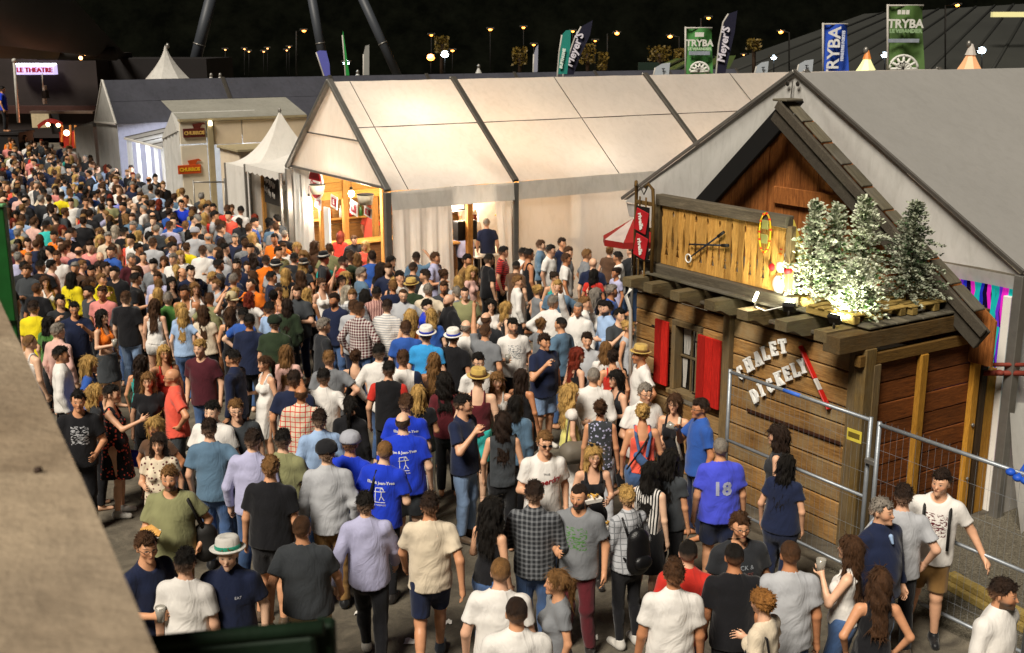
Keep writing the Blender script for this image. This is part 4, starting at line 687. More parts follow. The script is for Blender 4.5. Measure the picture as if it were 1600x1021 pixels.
link('cable_drum', lathe([(.001, -2), (.35, -2), (.35, 2), (.001, 2)], 14), INK, cn, T(V(120, 84, 60)) @ Matrix.Rotation(rad(90), 4, 'Y'))
for (x, y) in ((126, 91), (133, 84)): link('lamp', ball(.09, 1, 7), emit('amber', 'ffb060', 12), cn, T(V(x, y, 59)))
pm = plain('pale_metal', 'b4b0a8', .5)
fl = empty('flagpole', V(28, 200, 50), 'thin pale leaning pole in front of the theatre sign', 'pole'); link('shaft', tube([V(22, 96, 50), V(29, 192, 50)], .06, 6), pm, fl); link('finial', ball(.1, 1, 6), pm, fl, T(V(22, 95, 50)))
hs = empty('hanging_speaker', V(67, 140, 55), 'small speaker hanging on a cable below the theatre sign', 'speaker'); link('cable', tube([V(66, 115, 55), V(67, 136, 55)], .03, 5), pm, hs); vbox('box', 65.5, 134, 69.5, 142, 55, .3, pm, hs); vbox('box', 64.5, 142, 72, 154, 55, .4, INK, hs); vbox('box', 66, 154, 70, 163, 55, .3, pm, hs)
# red lit stall at the far end of the street
st = empty('bar_stall', V(85, 225, 54), 'red glowing bar stall with a bright lamp at the far end', 'stall')
vbox('back_wall', 48, 176, 78, 200, 57, .3, plain('stall_cream', 'b8ac8c', .7), st); vbox('back_wall', 78, 176, 95, 210, 57.2, .3, INK, st); vbox('fascia', 46, 174, 145, 178, 56, .4, plain('stall_edge', '5a4c40', .7), st); vbox('counter', 92, 206, 120, 232, 53, .6, plain('stall_red', '8a2418', .7), st)
for x in (97, 110, 118): link('post', tube([V(x, 196, 53), V(x, 232, 53)], .06, 6), PINE, st)
link('awning', sheet(V(58, 196, 54), V(98, 192, 54), V(96, 200, 52.5), V(60, 202, 52.5), 10, 4, lambda u, v: (0, 0, .25 * math.sin(math.pi * u))), plain('awning_red', 'b02818', .7), st)
for (x, y, r) in ((104, 208, .13), (75, 195, .09), (91, 196, .09)): link('lamp', ball(r, 1, 8), emit('stall_lamp', 'ffb888', 12), st, T(V(x, y, 52)))
point_light('stall_light', V(104, 209, 50.5), 110, (1, .40, .20), .3, st); point_light('stall_light', V(70, 201, 50.8), 50, (1, .3, .16), .3, st)
# leaning masts
for (x0, y0, x1, y1, r, lab) in ((334, -20, 297, 128, .34, 'left leaning steel mast against the night sky'), (484, -20, 511, 125, .27, 'middle leaning steel mast left of the marquee ridge'), (558, -20, 624, 125, .27, 'right leaning steel mast slanting down to the marquee')):
    o = empty('mast', V(x1, y1, 70), lab, 'mast', 'leaning masts'); link('shaft', tube([V(x0, y0, 70), V(x1, y1, 70)], r, 10), plain('mast_grey', '3c4046', .5, .2, .4), o); link('collar', tube([V(x0 * .4 + x1 * .6, y0 * .4 + y1 * .6, 70), V(x0 * .39 + x1 * .61, y0 * .39 + y1 * .61, 70)], r * 1.1, 10), ALU, o); link('foot', wbox('t', (0, 0, 0), (r * 3, r * 3, .4), ALU).data, ALU, o, T(V(x1, y1, 70))); bpy.data.objects.remove(bpy.data.objects['t'])
# white tent tips
def tip(x, y0, y1, w_, Y, m, label, m2=None):
    o = empty('tent_tip', V(x, y1, Y), label, 'tent', 'pointed tent tops beyond the marquee'); hgt_ = V(x, y0, Y).z - V(x, y1, Y).z; hw_ = w_ / 2 / F * Y; prof = [(hw_ * (1 - v) ** 1.5 + .04, hgt_ * v) for v in np.linspace(0, 1, 8)]
    link('canopy', lathe(prof, 8, False), m, o, T(V(x, y1, Y))); link('finial', ball(.09, 1.4, 6), ALU, o, T(V(x, y0, Y)))
    if m2: link('cap', lathe([(hw_ * .42, hgt_ * .62), (.05, hgt_ * 1.01)], 8, False), m2, o, T(V(x, y1, Y)))
    return o
tip(262, 72, 124, 66, 52, F_wht, 'tall white pagoda peak above the far dark marquee')
for (x, y0, y1, w_, lab) in ((330, 118, 124, 6, 'tiny white tent tip left of the marquee'), (344, 118, 124, 6, 'tiny white tent tip right of its twin'), (748, 104, 119, 13, 'small white tent tip above the marquee ridge'), (559, 113, 123, 10, 'small beige tent tip beside the green flag')): tip(x, y0, y1, w_, 60, F_wht, lab)
tip(1353, 79, 114, 32, 40, emit('tip_glow', 'e8e89a', .55, 'd8d8a0'), 'glowing pale yellow tent peak between the banners', emit('tip_orange_glow', 'd87a30', .25, 'c87a3a')); tip(1514, 69, 114, 42, 42, emit('tip_peach_glow', 'd8905c', .35, 'd0a078'), 'peach coloured tent peak at the upper right', F_wht)  # emission on the tent cloth stands in for lamps lighting the peaks
# big dark hall roof
hr = empty('exhibition_hall', V(1500, 115, 78), 'long dark hall with a ribbed sloping roof at upper right', 'building'); HR = plain('hall_roof', '2e2f2c', .7, .25, .2)
pts = [V(1085, 116, 74), V(1350, 22, 96), V(1700, 0, 96), V(1700, 118, 74)]
for i in range(12):
    f0, f1_ = i / 12, (i + 1) / 12; lo_ = lambda f: pts[0].lerp(pts[3], f); hi_ = lambda f: pts[1].lerp(pts[2], f); link('roof_strip', sheet(lo_(f0), lo_(f1_), hi_(f1_), hi_(f0), 1, 4), HR, hr); link('roof_rib', tube([lo_(f1_), hi_(f1_)], .12, 5), plain('hall_rib', '222320', .7), hr)
vbox('light_strip', 1552, 19, 1640, 27, 80, .4, emit('hall_light', 'e8e0a0', .45, 'c8c088'), hr); wbox('wall', (V(1400, 116, 76).x, 82, 1), (30, 8, 4), DK2, hr)
gh = empty('green_tent', V(1060, 114, 62), 'green roofed tent behind the marquee ridge', 'tent'); link('roof', sheet(V(995, 116, 62), V(1135, 116, 62), V(1150, 87, 70), V(1060, 90, 70), 8, 4), plain('green_roof', '3c4c20', .7, .4, .6), gh); vbox('dark_end', 998, 98, 1030, 116, 61.5, .3, plain('green_dark', '0e2418', .8), gh)
for i in range(4): link('stripe', tube([V(1020 + i * 28, 115, 61.8), V(1075 + i * 20, 89.5, 69.5)], .1, 5), plain('green_stripe', '1c2812', .8), gh)
hl = NT('night_wood'); n_ = hl.tex('n', .35, hl.coord(), 6, .7); hl.color(hl.ramp(n_, [(.35, (.0012, .0014, .001)), (.7, (.004, .0045, .003))])); hl.rough(.95, .0)  # near-black colour stands in for woods beyond the floodlights' reach
tag(link('hills', sheet((-260, 125, 0), (260, 125, 0), (300, 150, 34), (-300, 150, 34), 60, 6, lambda u, v: (0, 0, v * (2.5 * math.sin(23 * u) + 1.5 * math.sin(61 * u + 1)))), hl.m), kind='structure')
# banners and flags
def banner(x0, y0, x1, y1, Y, col, label, texts, pole='l', skew=0, extra=None):
    o = empty('banner_flag', V(x0, 118, Y), label, 'banner', 'advertising banners above the marquee'); a, b, c, d = V(x0 + skew, y0, Y), V(x1 + skew, y0, Y), V(x1, y1, Y), V(x0, y1, Y)
    link('cloth', sheet(a, b, c, d, 8, 10, lambda u, v: (0, .12 * math.sin(7 * u + 4 * v), 0)), plain('banner_' + col, col, .7, .15, 1.2), o); link('pole', tube([V(x0 - 1 + skew, y0 - 2, Y), V(x0 - 1, 125, Y)], .04, 6), pm, o); link('arm', tube([V(x0 - 1 + skew, y0, Y), V(x1 + skew, y0, Y)], .035, 6), pm, o)
    for (tx, px, py, hpx, rot, tc) in texts: link('lettering', text_mesh(tx, hpx / F * Y * 1.35, .01, .012), plain('banner_txt_' + tc, tc, .7), o, frame_mw(V(px, py, Y - .25), (1, 0, 0), (0, 0, 1)) @ Matrix.Rotation(rad(rot), 4, 'Z'))
    if extra: extra(o)
    return o
def house_mark(x, y, w_, Y, full):
    def f(o):
        wm_ = plain('banner_txt_d8d8d0', 'd8d8d0', .7)
        for k_ in range(7): a = math.pi * k_ / 6; link('sunburst_ray', tube([V(x, y, Y - .25), V(x + w_ * math.cos(a), y - w_ * .95 * math.sin(a), Y - .25)], .05, 5), wm_, o)
        for r in (.5, 1.0): link('sunburst_arc', tube([V(x + w_ * r * math.cos(a), y - w_ * .95 * r * math.sin(a), Y - .25) for a in np.linspace(0, math.pi, 13)], .05, 5), wm_, o)
        for k_ in (-1, 0, 1): vbox('house_bar', x + k_ * w_ * .3 - 2.4, full, x + k_ * w_ * .3 + 2.4, full + 7, Y - .28, .03, wm_, o)
        vbox('stripe', x - w_ * 1.1, (full + y) / 2 - 1, x + w_ * 1.1, (full + y) / 2 + 5, Y - .27, .03, plain('banner_stripe', '8c94a0', .7), o)
    return f
banner(1072, 44, 1113, 116, 46, '3f7c3c', 'green window maker banner with white lettering, the smaller one', [('TRYBA', 1093, 68, 10, 0, 'd8d8d0'), ('LE VERANDIER', 1093, 77, 4, 0, 'a8c8a0')], extra=house_mark(1093, 112, 15, 46, 51)); banner(1388, 9, 1443, 116, 40, '4c6a34', 'large green window maker banner in front of the hall roof', [('TRYBA', 1415, 38, 13, 0, 'd8d8d0'), ('LE VERANDIER', 1415, 49, 5.5, 0, '8aa87c')], extra=house_mark(1412, 108, 22, 40, 16))
banner(1287, 38, 1325, 116, 42, '1c48b0', 'blue banner with large vertical white lettering', [('TRYBA', 1303, 84, 19, 90, 'e0e0e0'), ('FENETRES PORTES', 1317, 72, 4, 90, 'c8d0e8')])
def feather(pts, Y, col, label, txt, px, py, hpx, rot, tc):
    o = empty('feather_flag', V(pts[0][0], 118, Y), label, 'flag', 'tall advertising flags above the marquee'); P = [V(x, y, Y) for x, y in pts]; c0 = P[0]; me = prism([(p.x - c0.x, p.z - c0.z) for p in P], -.02, .02, (0, 2), 1); link('cloth', me, plain('flag_' + col, col, .7, .12, 1), o, T(c0)); link('pole', tube([V(pts[0][0], 126, Y)] + [V(x, y, Y) for x, y in pts[:len(pts) // 2]], .035, 6), pm, o)
    if txt: link('lettering', text_mesh(txt, hpx / F * Y * 1.35, .01, .012, shear=.1), plain('banner_txt_' + tc, tc, .7), o, frame_mw(V(px, py, Y - .1), (1, 0, 0), (0, 0, 1)) @ Matrix.Rotation(rad(rot), 4, 'Z'))
feather([(880, 117), (886, 95), (898, 60), (908, 42), (926, 32), (922, 55), (908, 85), (896, 117)], 46, '14142c', "dark navy flag with slanted white Meyer's lettering, the left one", "Meyer'S", 898, 78, 12, 70, 'd8d4e0'); feather([(1119, 116), (1123, 70), (1130, 35), (1138, 22), (1152, 17), (1148, 50), (1140, 85), (1133, 116)], 44, '14142c', "dark navy flag with upright white Meyer's lettering, the right one", "Meyer'S", 1131, 70, 12, 83, 'd8d4e0')
feather([(871, 116), (874, 80), (878, 55), (884, 48), (892, 47), (891, 75), (886, 116)], 45, '1c8074', 'teal feather flag beside the dark navy flag', 'BUFTHOME', 879, 92, 4.2, 80, 'd8e8e0')
feather([(507, 121), (500, 100), (494, 82), (500, 79), (510, 80), (515, 100), (516, 118)], 52, '585cae', 'blue violet feather flag left of the marquee ridge', None, 0, 0, 0, 0, ''); feather([(540, 121), (538, 90), (535, 55), (536, 48), (540, 75), (546, 118)], 54, '1c8a3a', 'thin green flag with a bright light behind it', None, 0, 0, 0, 0, '')
feather([(568, 121), (568, 85), (571, 72), (577, 70), (577, 119)], 52, '8c8c88', 'small grey feather flag between two masts', None, 0, 0, 0, 0, ''); feather([(833, 116), (834, 85), (837, 75), (841, 70), (840, 112)], 50, '8e90a0', 'small pale grey flag right of the marquee middle', None, 0, 0, 0, 0, '')
for (x, y, w_, lab) in ((1034, 106, 26, 'by the green banner'), (1190, 104, 22, 'right of the dark flag'), (1258, 101, 26, 'left of the blue banner')): feather([(x - w_ / 2, y + 12), (x - w_ / 2 + 3, y), (x, y - 6), (x + w_ / 2, y - 8), (x + w_ / 2 - 2, y + 12)], 47, 'a8b0b8', 'small round white drop flag ' + lab, 'T', x + 2, y + 4, 5, 0, '303438')
# street lamps
SOD = emit('sodium', 'ff9838', 7); COOL = emit('cool_lamp', 'd8f0ff', 20)
def lamp(x, y, pole_x, r, label, m=SOD, Y=75, base=120):
    o = empty('street_lamp', V(pole_x or x, base, Y), label, 'lamp', 'street lamps in the distance'); link('lantern', ball(r, .8, 8), m, o, T(V(x, y, Y))); px_ = pole_x or x; link('pole', tube([V(px_, base, Y), V(px_, y + 1, Y), V(x, y - 1, Y)] if pole_x else [V(x, base, Y), V(x, y + 2, Y)], .05 if pole_x else .03, 6), plain('lamp_pole', '24221f', .6) if pole_x else plain('lamp_pole_dark', '0a0908', .8), o); link('head', boxmesh(.5, .25, .1), KED, o, T(V(x, y - 1.6, Y)))
for (x, y, px_, r, lab) in ((475, 48, 463, .13, 'with tall pole left of the middle mast'), (673, 90, 0, .26, 'largest and brightest orange one'), (674, 55, 0, .1, 'above the brightest one'), (707, 79, 0, .12, 'right of the brightest one'), (766, 46, 0, .13, 'alone in the sky above the second bay'), (818, 43, 0, .11, 'left of the feather flags'), (834, 70, 0, .1, 'behind the small pale flag'), (895, 49, 0, .1, 'between the teal and navy flags'), (930, 64, 0, .08, 'dim one above the lit tree'), (964, 52, 949, .15, 'with orange pole left of the green banner'), (1047, 57, 1061, .15, 'just left of the smaller green banner'), (1107, 28, 1095, .13, 'above the smaller green banner'), (1220, 50, 1233, .15, 'left of the blue banner'), (1496, 8, 1477, .14, 'above the hall roof')): lamp(x, y, px_, r, 'orange street lamp, ' + lab)
for (x, y, r, lab) in ((541, 98, .16, 'beside the thin green flag'), (695, 85, .2, 'beside the brightest orange lamp'), (1209, 90, .14, 'above the grey marquee peak'), (1382, 86, .16, 'at the large green banner'), (1534, 79, .2, 'by the peach tent peak')): lamp(x, y, 0, r, 'cool white floodlamp ' + lab, COOL, 60)
for i, (x, y) in enumerate(((352, 78), (382, 77), (389, 81), (418, 76), (412, 81), (448, 79), (452, 74), (1162, 86), (1176, 86))): lamp(x, y, 0, .07, 'tiny distant amber lamp in the dark, ' + ('farthest left', 'left one of the left pair', 'right one of the left pair', 'upper one of the middle pair', 'lower one of the middle pair', 'lower one near the tall lamp', 'upper one near the tall lamp', 'left one below the hall roof', 'right one below the hall roof')[i], emit('far_lamp', 'ffa860', 5), 90, 118)
# lit crowns of the roadside trees
for i, (x, y, w_, h_) in enumerate(((812, 88, 22, 26), (918, 84, 24, 30), (942, 96, 14, 26), (1030, 84, 34, 22), (1062, 86, 14, 18), (690, 70, 20, 24), (1178, 70, 18, 16))):
    c = V(x, y, 70); o = empty('roadside_tree', V(x, 118, 70), 'small tree lit orange by a street lamp, ' + ('behind the small pale flag', 'right of the left navy flag', 'beside the orange lamp pole', 'left of the smaller green banner', 'against the smaller green banner', 'under the brightest lamp', 'left of the hall roof')[i], 'tree', 'roadside trees at night'); k_ = 70 / F
    link('crown', leaf_cloud(c, (w_ * .5 * k_, .7, h_ * .5 * k_), 260, .10, 40 + i), plain('tree_leaf', '5a4a14', .6, .5, 2), o); link('trunk', tube([V(x, 120, 70), c], .12, 6), BARK, o); point_light('lamp_glow', c + Vector((.5, -1.4, .9)), 14, (1, .62, .18), .2, o)  # added light by each crown stands in for the street lamps nearby
# ================================================================== people: bodies and garments grown from one distance field
def _sub(lo, hi, org, h, shape):
    a = np.maximum(np.floor((lo - org) / h).astype(int), 0); b = np.minimum(np.ceil((hi - org) / h).astype(int) + 1, shape)
    return a, b
class Field:
    def __init__(s, lo, hi, h):
        s.h = h; s.org = np.array(lo, float); s.shape = np.ceil((np.array(hi) - s.org) / h).astype(int) + 1
        s.D = np.full(s.shape, .08, np.float32)
        s.ax = [(s.org[i] + h * np.arange(s.shape[i])).astype(np.float32) for i in range(3)]
    def grid(s, a, b): return np.meshgrid(*[s.ax[i][a[i]:b[i]] for i in range(3)], indexing='ij')
    def add(s, p0, p1, r0, r1=None, k=.03, ky=1.0, cut=None, kx=1.0, mode='u'):
        r1 = r0 if r1 is None else r1; p0 = np.array(p0, float); p1 = np.array(p1, float); R = max(r0, r1) + .05 + k
        a, b = _sub(np.minimum(p0, p1) - R, np.maximum(p0, p1) + R, s.org, s.h, s.shape)
        if (b <= a).any(): return
        X, Y, Z = s.grid(a, b); d = p1 - p0; L = d @ d
        if L > 1e-9:
            t = np.clip(((X - p0[0]) * d[0] + (Y - p0[1]) * d[1] + (Z - p0[2]) * d[2]) / L, 0, 1)
        else: t = 0.0
        q = np.sqrt(((X - p0[0] - t * d[0]) * kx) ** 2 + ((Y - p0[1] - t * d[1]) * ky) ** 2 + (Z - p0[2] - t * d[2]) ** 2) - (r0 + (r1 - r0) * t)
        if cut is not None:
            for (c, n) in (cut if isinstance(cut, list) else [cut]):
                q = np.maximum(q, (X - c[0]) * n[0] + (Y - c[1]) * n[1] + (Z - c[2]) * n[2])
        sl = tuple(slice(a[i], b[i]) for i in range(3)); D = s.D[sl]
        if mode == 'u':
            hh = np.maximum(k - np.abs(D - q), 0) / k; s.D[sl] = np.minimum(D, q) - hh * hh * k * .25
        else: s.D[sl] = np.maximum(D, -q)
    def local(s, R, c, fn):
        """fn(x, y, z in a local frame, D) -> D for the whole block"""
        X, Y, Z = np.meshgrid(*s.ax, indexing='ij'); X = X - c[0]; Y = Y - c[1]; Z = Z - c[2]
        s.D = fn(R[0, 0] * X + R[1, 0] * Y + R[2, 0] * Z, R[0, 1] * X + R[1, 1] * Y + R[2, 1] * Z, R[0, 2] * X + R[1, 2] * Y + R[2, 2] * Z, s.D).astype(np.float32)
    def folds(s, amp, seed, fr=1.0, vert=.5):
        rs = np.random.RandomState(seed); X, Y, Z = np.meshgrid(*s.ax, indexing='ij'); acc = 0
        for _ in range(4):
            kx, ky, kz = rs.uniform(-28, 28) * fr, rs.uniform(-28, 28) * fr, rs.uniform(-40, 40) * fr * vert
            acc = acc + np.sin(kx * X + ky * Y + kz * Z + rs.uniform(0, 6) + 1.8 * np.sin(rs.uniform(-14, 14) * X + rs.uniform(-14, 14) * Z + rs.uniform(0, 6)))
        s.D = s.D + (amp * .5) * acc.astype(np.float32)
    def mesh(s, name):
        D = s.D; S = D < 0; n = np.array(D.shape)
        c = np.zeros(n - 1, np.int8)
        for i in (0, 1):
            for j in (0, 1):
                for k in (0, 1): c += S[i:n[0] - 1 + i, j:n[1] - 1 + j, k:n[2] - 1 + k]
        I, J, K = np.nonzero((c > 0) & (c < 8)); N = len(I)
        if N == 0: return None
        cor = [(i, j, k) for i in (0, 1) for j in (0, 1) for k in (0, 1)]
        V = np.stack([D[I + i, J + j, K + k] for i, j, k in cor], 1); acc = np.zeros((N, 3)); cnt = np.zeros(N)
        ca = np.array(cor, float)
        for e0 in range(8):
            for e1 in range(e0 + 1, 8):
                if np.abs(ca[e0] - ca[e1]).sum() != 1: continue
                v0, v1 = V[:, e0], V[:, e1]; m = (v0 < 0) != (v1 < 0); t = np.where(m, v0 / np.where(m, v0 - v1, 1), 0)
                acc += np.where(m[:, None], ca[e0] + t[:, None] * (ca[e1] - ca[e0]), 0); cnt += m
        P = s.org + s.h * (np.stack([I, J, K], 1) + acc / cnt[:, None])
        vid = np.full(n - 1, -1, np.int32); vid[I, J, K] = np.arange(N); Q = []
        for ax in range(3):
            o1, o2 = [(1, 2), (2, 0), (0, 1)][ax]
            lo = [slice(1, n[i] - 1) for i in range(3)]; lo[ax] = slice(0, n[ax] - 1); hi = list(lo); hi[ax] = slice(1, n[ax])
            sa, sb = S[tuple(lo)], S[tuple(hi)]; e = np.stack(np.nonzero(sa != sb), 1)
            if len(e) == 0: continue
            base = e.copy()
            for i in range(3):
                if i != ax: base[:, i] += 1
            def cell(d1, d2):
                q = base.copy(); q[:, o1] += d1; q[:, o2] += d2; return vid[q[:, 0], q[:, 1], q[:, 2]]
            qd = np.stack([cell(-1, -1), cell(0, -1), cell(0, 0), cell(-1, 0)], 1)
            fl = ~sa[tuple(e.T)]; qd[fl] = qd[fl][:, ::-1]; Q.append(qd)
        Q = np.concatenate(Q); Q = Q[(Q >= 0).all(1)]
        return np_mesh(name, P, Q)
def np_mesh(name, P, Q):
    me = bpy.data.meshes.new(name); me.vertices.add(len(P)); me.vertices.foreach_set('co', P.astype(np.float32).ravel())
    m = Q.shape[1]; me.loops.add(Q.size); me.loops.foreach_set('vertex_index', Q.astype(np.int32).ravel())
    me.polygons.add(len(Q)); me.polygons.foreach_set('loop_start', np.arange(0, Q.size, m, dtype=np.int32))
    me.polygons.foreach_set('use_smooth', np.ones(len(Q), bool)); me.update(calc_edges=True); return me

ARM = {  # elbow from shoulder, wrist from elbow; x points away from the body
    'relax': ((.075, .03, -.27), (.0, -.075, -.235)), 'down': ((.05, .01, -.285), (.025, -.045, -.245)),
    'swing': ((.07, -.09, -.26), (-.01, -.14, -.20)), 'back': ((.09, .12, -.24), (.02, .02, -.245)),
    'pocket': ((.14, .07, -.235), (-.075, -.10, -.20)), 'hip': ((.20, .09, -.19), (-.15, -.08, -.16)),
    'hold': ((.07, -.01, -.275), (-.08, -.23, .04)), 'low': ((.08, -.02, -.27), (-.09, -.21, -.08)),
    'drink': ((.10, -.13, -.235), (-.15, -.10, .19)), 'cross': ((.07, -.07, -.265), (-.23, -.115, .02)),
    'up': ((.06, -.08, .27), (.03, -.07, .245)), 'point': ((.11, -.20, -.17), (-.02, -.22, .10)),
    'head': ((.21, -.03, .12), (-.15, -.01, .19)), 'lean': ((.15, .02, -.22), (.13, -.08, -.20))}
POSE = {'a': ('relax', 'relax', 0), 'b': ('relax', 'hold', 1), 'c': ('cross', 'cross', 0), 'd': ('pocket', 'pocket', 1), 'e': ('relax', 'drink', 0),
        'f': ('relax', 'up', 1), 'g': ('hold', 'hold', 0), 'w': ('back', 'swing', 2), 'v': ('swing', 'back', 3), 'p': ('relax', 'point', 0), 'h': ('hip', 'relax', 1),
        'i': ('hold', 'relax', 0), 'j': ('hold', 'drink', 1), 'k': ('lean', 'relax', 1), 'l': ('low', 'low', 0), 'n': ('relax', 'head', 0), 'o': ('down', 'down', 1),
        'q': ('drink', 'relax', 1), 'r': ('pocket', 'hold', 0), 'x': ('relax', 'hip', 0), 'y': ('up', 'relax', 0), 'm': ('hip', 'hip', 1)}
def skeleton(sex, pose, yaw, pitch=0.0):
    fem = sex[0] == 'f'; g = 1.0 + (.16 if 'h' in sex[1:] else 0) - (.07 if 't' in sex[1:] else 0)
    aL, aR, legs = POSE[pose]; sh = .155 if fem else .182; hp = .088 if fem else .085; k = {}
    k['fem'] = fem; k['g'] = g; k['sh'] = sh
    for sd, an in ((1, aL), (-1, aR)):
        S = np.array([sd * sh, .01, 1.40]); e, wv = ARM[an]; q = .93 if fem else 1.0
        E_ = S + q * np.array([sd * (e[0] + .05 * (g - 1)), e[1], e[2]]); W_ = E_ + q * np.array([sd * wv[0], wv[1], wv[2]])
        k['arm', sd] = (S, E_, W_)
        hipz = .92; H = np.array([sd * hp, 0, hipz]); fx = sd * .10
        if legs == 0: K_, N_ = np.array([sd * .095, -.02, .50]), np.array([fx, .02, .09])
        elif legs == 1: K_, N_ = (np.array([sd * .10, -.03 - .03 * sd, .50]), np.array([sd * .13, .03 - .05 * sd, .09]))
        else:
            fw = 1 if (sd == 1) == (legs == 2) else -1
            K_, N_ = (np.array([sd * .085, -.17, .53]), np.array([sd * .08, -.24, .10])) if fw > 0 else (np.array([sd * .09, .05, .50]), np.array([sd * .085, .27, .15]))
        k['leg', sd] = (H, K_, N_)
    y, p = rad(yaw), rad(pitch)
    k['R'] = (Matrix.Rotation(y, 3, 'Z') @ Matrix.Rotation(p, 3, 'X')); k['Rn'] = np.array(k['R']); k['hc'] = np.array([0, -.012 - .03 * math.sin(p), 1.625])
    return k
def torso(f, k, inf=0.0, loose=0.0):
    g = k['g']; sh = k['sh']; i = inf
    if k['fem']:
        f.add((0, .01, .93), (0, .005, 1.0), .165 * g + i, .140 * g + i, ky=1.35, k=.05)
        f.add((0, .0, 1.0), (0, 0, 1.10), .138 * g + i, .112 * g + i + loose, ky=1.35, k=.05)
        f.add((0, 0, 1.10), (0, .005, 1.30), .112 * g + i + loose, .135 * g + i, ky=1.4, k=.05)
        f.add((0, .005, 1.30), (0, .015, 1.40), .132 * g + i, .10 + i, ky=1.55, k=.04)
        for sd in (-1, 1): f.add((sd * .062, -.075, 1.265), (sd * .062, -.078, 1.255), .055 * g + i, k=.04)
        f.add((-sh + .03, .012, 1.392), (sh - .03, .012, 1.392), .042 + i, k=.05)
    else:
        f.add((0, .01, .93), (0, .005, 1.02), .152 * g + i, .145 * g + i, ky=1.3, k=.05)
        f.add((0, 0, 1.02), (0, 0, 1.28), .142 * g + i + loose * .5, .165 * g + i, ky=1.4, k=.05)
        f.add((0, 0, 1.28), (0, .015, 1.40), .165 * g + i, .12 + i, ky=1.5, k=.05)
        if g > 1.1: f.add((0, -.06, 1.06), (0, -.05, 1.15), .125 + i, k=.08)
        f.add((-sh + .03, .012, 1.392), (sh - .03, .012, 1.392), .050 + i, k=.06)
    f.add((0, .03, 1.39), (0, .015, 1.49), .070 + i * .6, .054 + i * .3, k=.05)
    for sd in (-1, 1): f.add((sd * .03, .02, 1.455), (sd * (sh - .03), .015, 1.405), .034 + i * .7, .040 + i * .8, k=.03)
LO, HI = (-.62, -.55, .0), (.62, .45, 2.05)
def bounds(k, lo=0.0, hi=1.86):
    pts = np.array([p for key in k if isinstance(key, tuple) for p in k[key]]); a = pts.min(0) - .24; b = pts.max(0) + .24
    return (min(a[0], -.28), min(a[1], -.26), lo), (max(b[0], .28), max(b[1], .26), max(hi, b[2]) if hi > 1.5 else hi)
def body_mesh(k, h, covered):
    lo, hi = bounds(k, -.02); f = Field(lo, hi, h); g = k['g']; sc = .84 if k['fem'] else 1.0; th = -.02 if covered else 0
    torso(f, k, -.012)
    for sd in (-1, 1):
        H, K_, N_ = k['leg', sd]; q = g if not covered else 1
        f.add(H, K_, (.088 + th) * q, (.056 + th * .5), k=.04); f.add(K_, N_, .056 + th * .5, .036, k=.03)
        f.add(K_ + (N_ - K_) * .25 + np.array([0, .015, 0]), K_ + (N_ - K_) * .5 + np.array([0, .012, 0]), .05 + th * .5, .042, k=.03)
        f.add((N_[0], N_[1] + .03, N_[2] - .045), (N_[0] + sd * .02, N_[1] - .14, N_[2] - .062), .036, .026, k=.03)
        S, E_, W_ = k['arm', sd]
        f.add(S, E_, .054 * sc * (.5 + .5 * g), .040 * sc, k=.045); f.add(E_, W_, .042 * sc, .027 * sc, k=.02)
        hand(f, k, sd, sc)
    # neck and head
    R, c = k['Rn'], k['hc']; hs = .90 if k['fem'] else .935; L = lambda x, y, z: R @ (np.array([x, y, z]) * hs) + c; fs = hs
    f.add((0, .022, 1.44), L(0, .02, -.06), .055 * (.86 if k['fem'] else 1), .052 * (.86 if k['fem'] else 1), k=.035)
    f.add(L(0, .022, .03), L(0, .028, .035), .088 * fs, k=.02, kx=1.14)
    f.add(L(0, -.012, .04), L(0, -.008, .05), .077 * fs, k=.03, kx=1.1)
    f.add(L(0, -.03, .0), L(0, -.056, -.072), .066 * fs, .040 * fs, k=.03, kx=1.06)
    for sd in (-1, 1):
        f.add(L(sd * .03, -.05, -.02), L(sd * .034, -.055, -.015), .036 * fs, k=.02)
        f.add(L(sd * .074, .012, .012), L(sd * .077, .02, -.02), .015, .010, k=.008, )
        f.add(L(sd * .031, -.106, .014), L(sd * .031, -.106, .014), .016, mode='s')
        f.add(L(sd * .015, -.085, .034), L(sd * .045, -.078, .034), .012, .010, k=.012)
    f.add(L(0, -.090, .016), L(0, -.112, -.022), .009, .0135, k=.012)
    f.add(L(-.016, -.093, -.054), L(.016, -.093, -.054), .0095, k=.01)
    f.add(L(0, -.085, -.092), L(0, -.086, -.094), .017, k=.02)
    me = f.mesh('body'); P = np.zeros(len(me.vertices) * 3, np.float32); me.vertices.foreach_get('co', P); P = P.reshape(-1, 3) - c
    hd = me.attributes.new('hd', 'FLOAT_VECTOR', 'POINT'); hd.data.foreach_set('vector', (P @ R / hs).astype(np.float32).ravel())
    return me
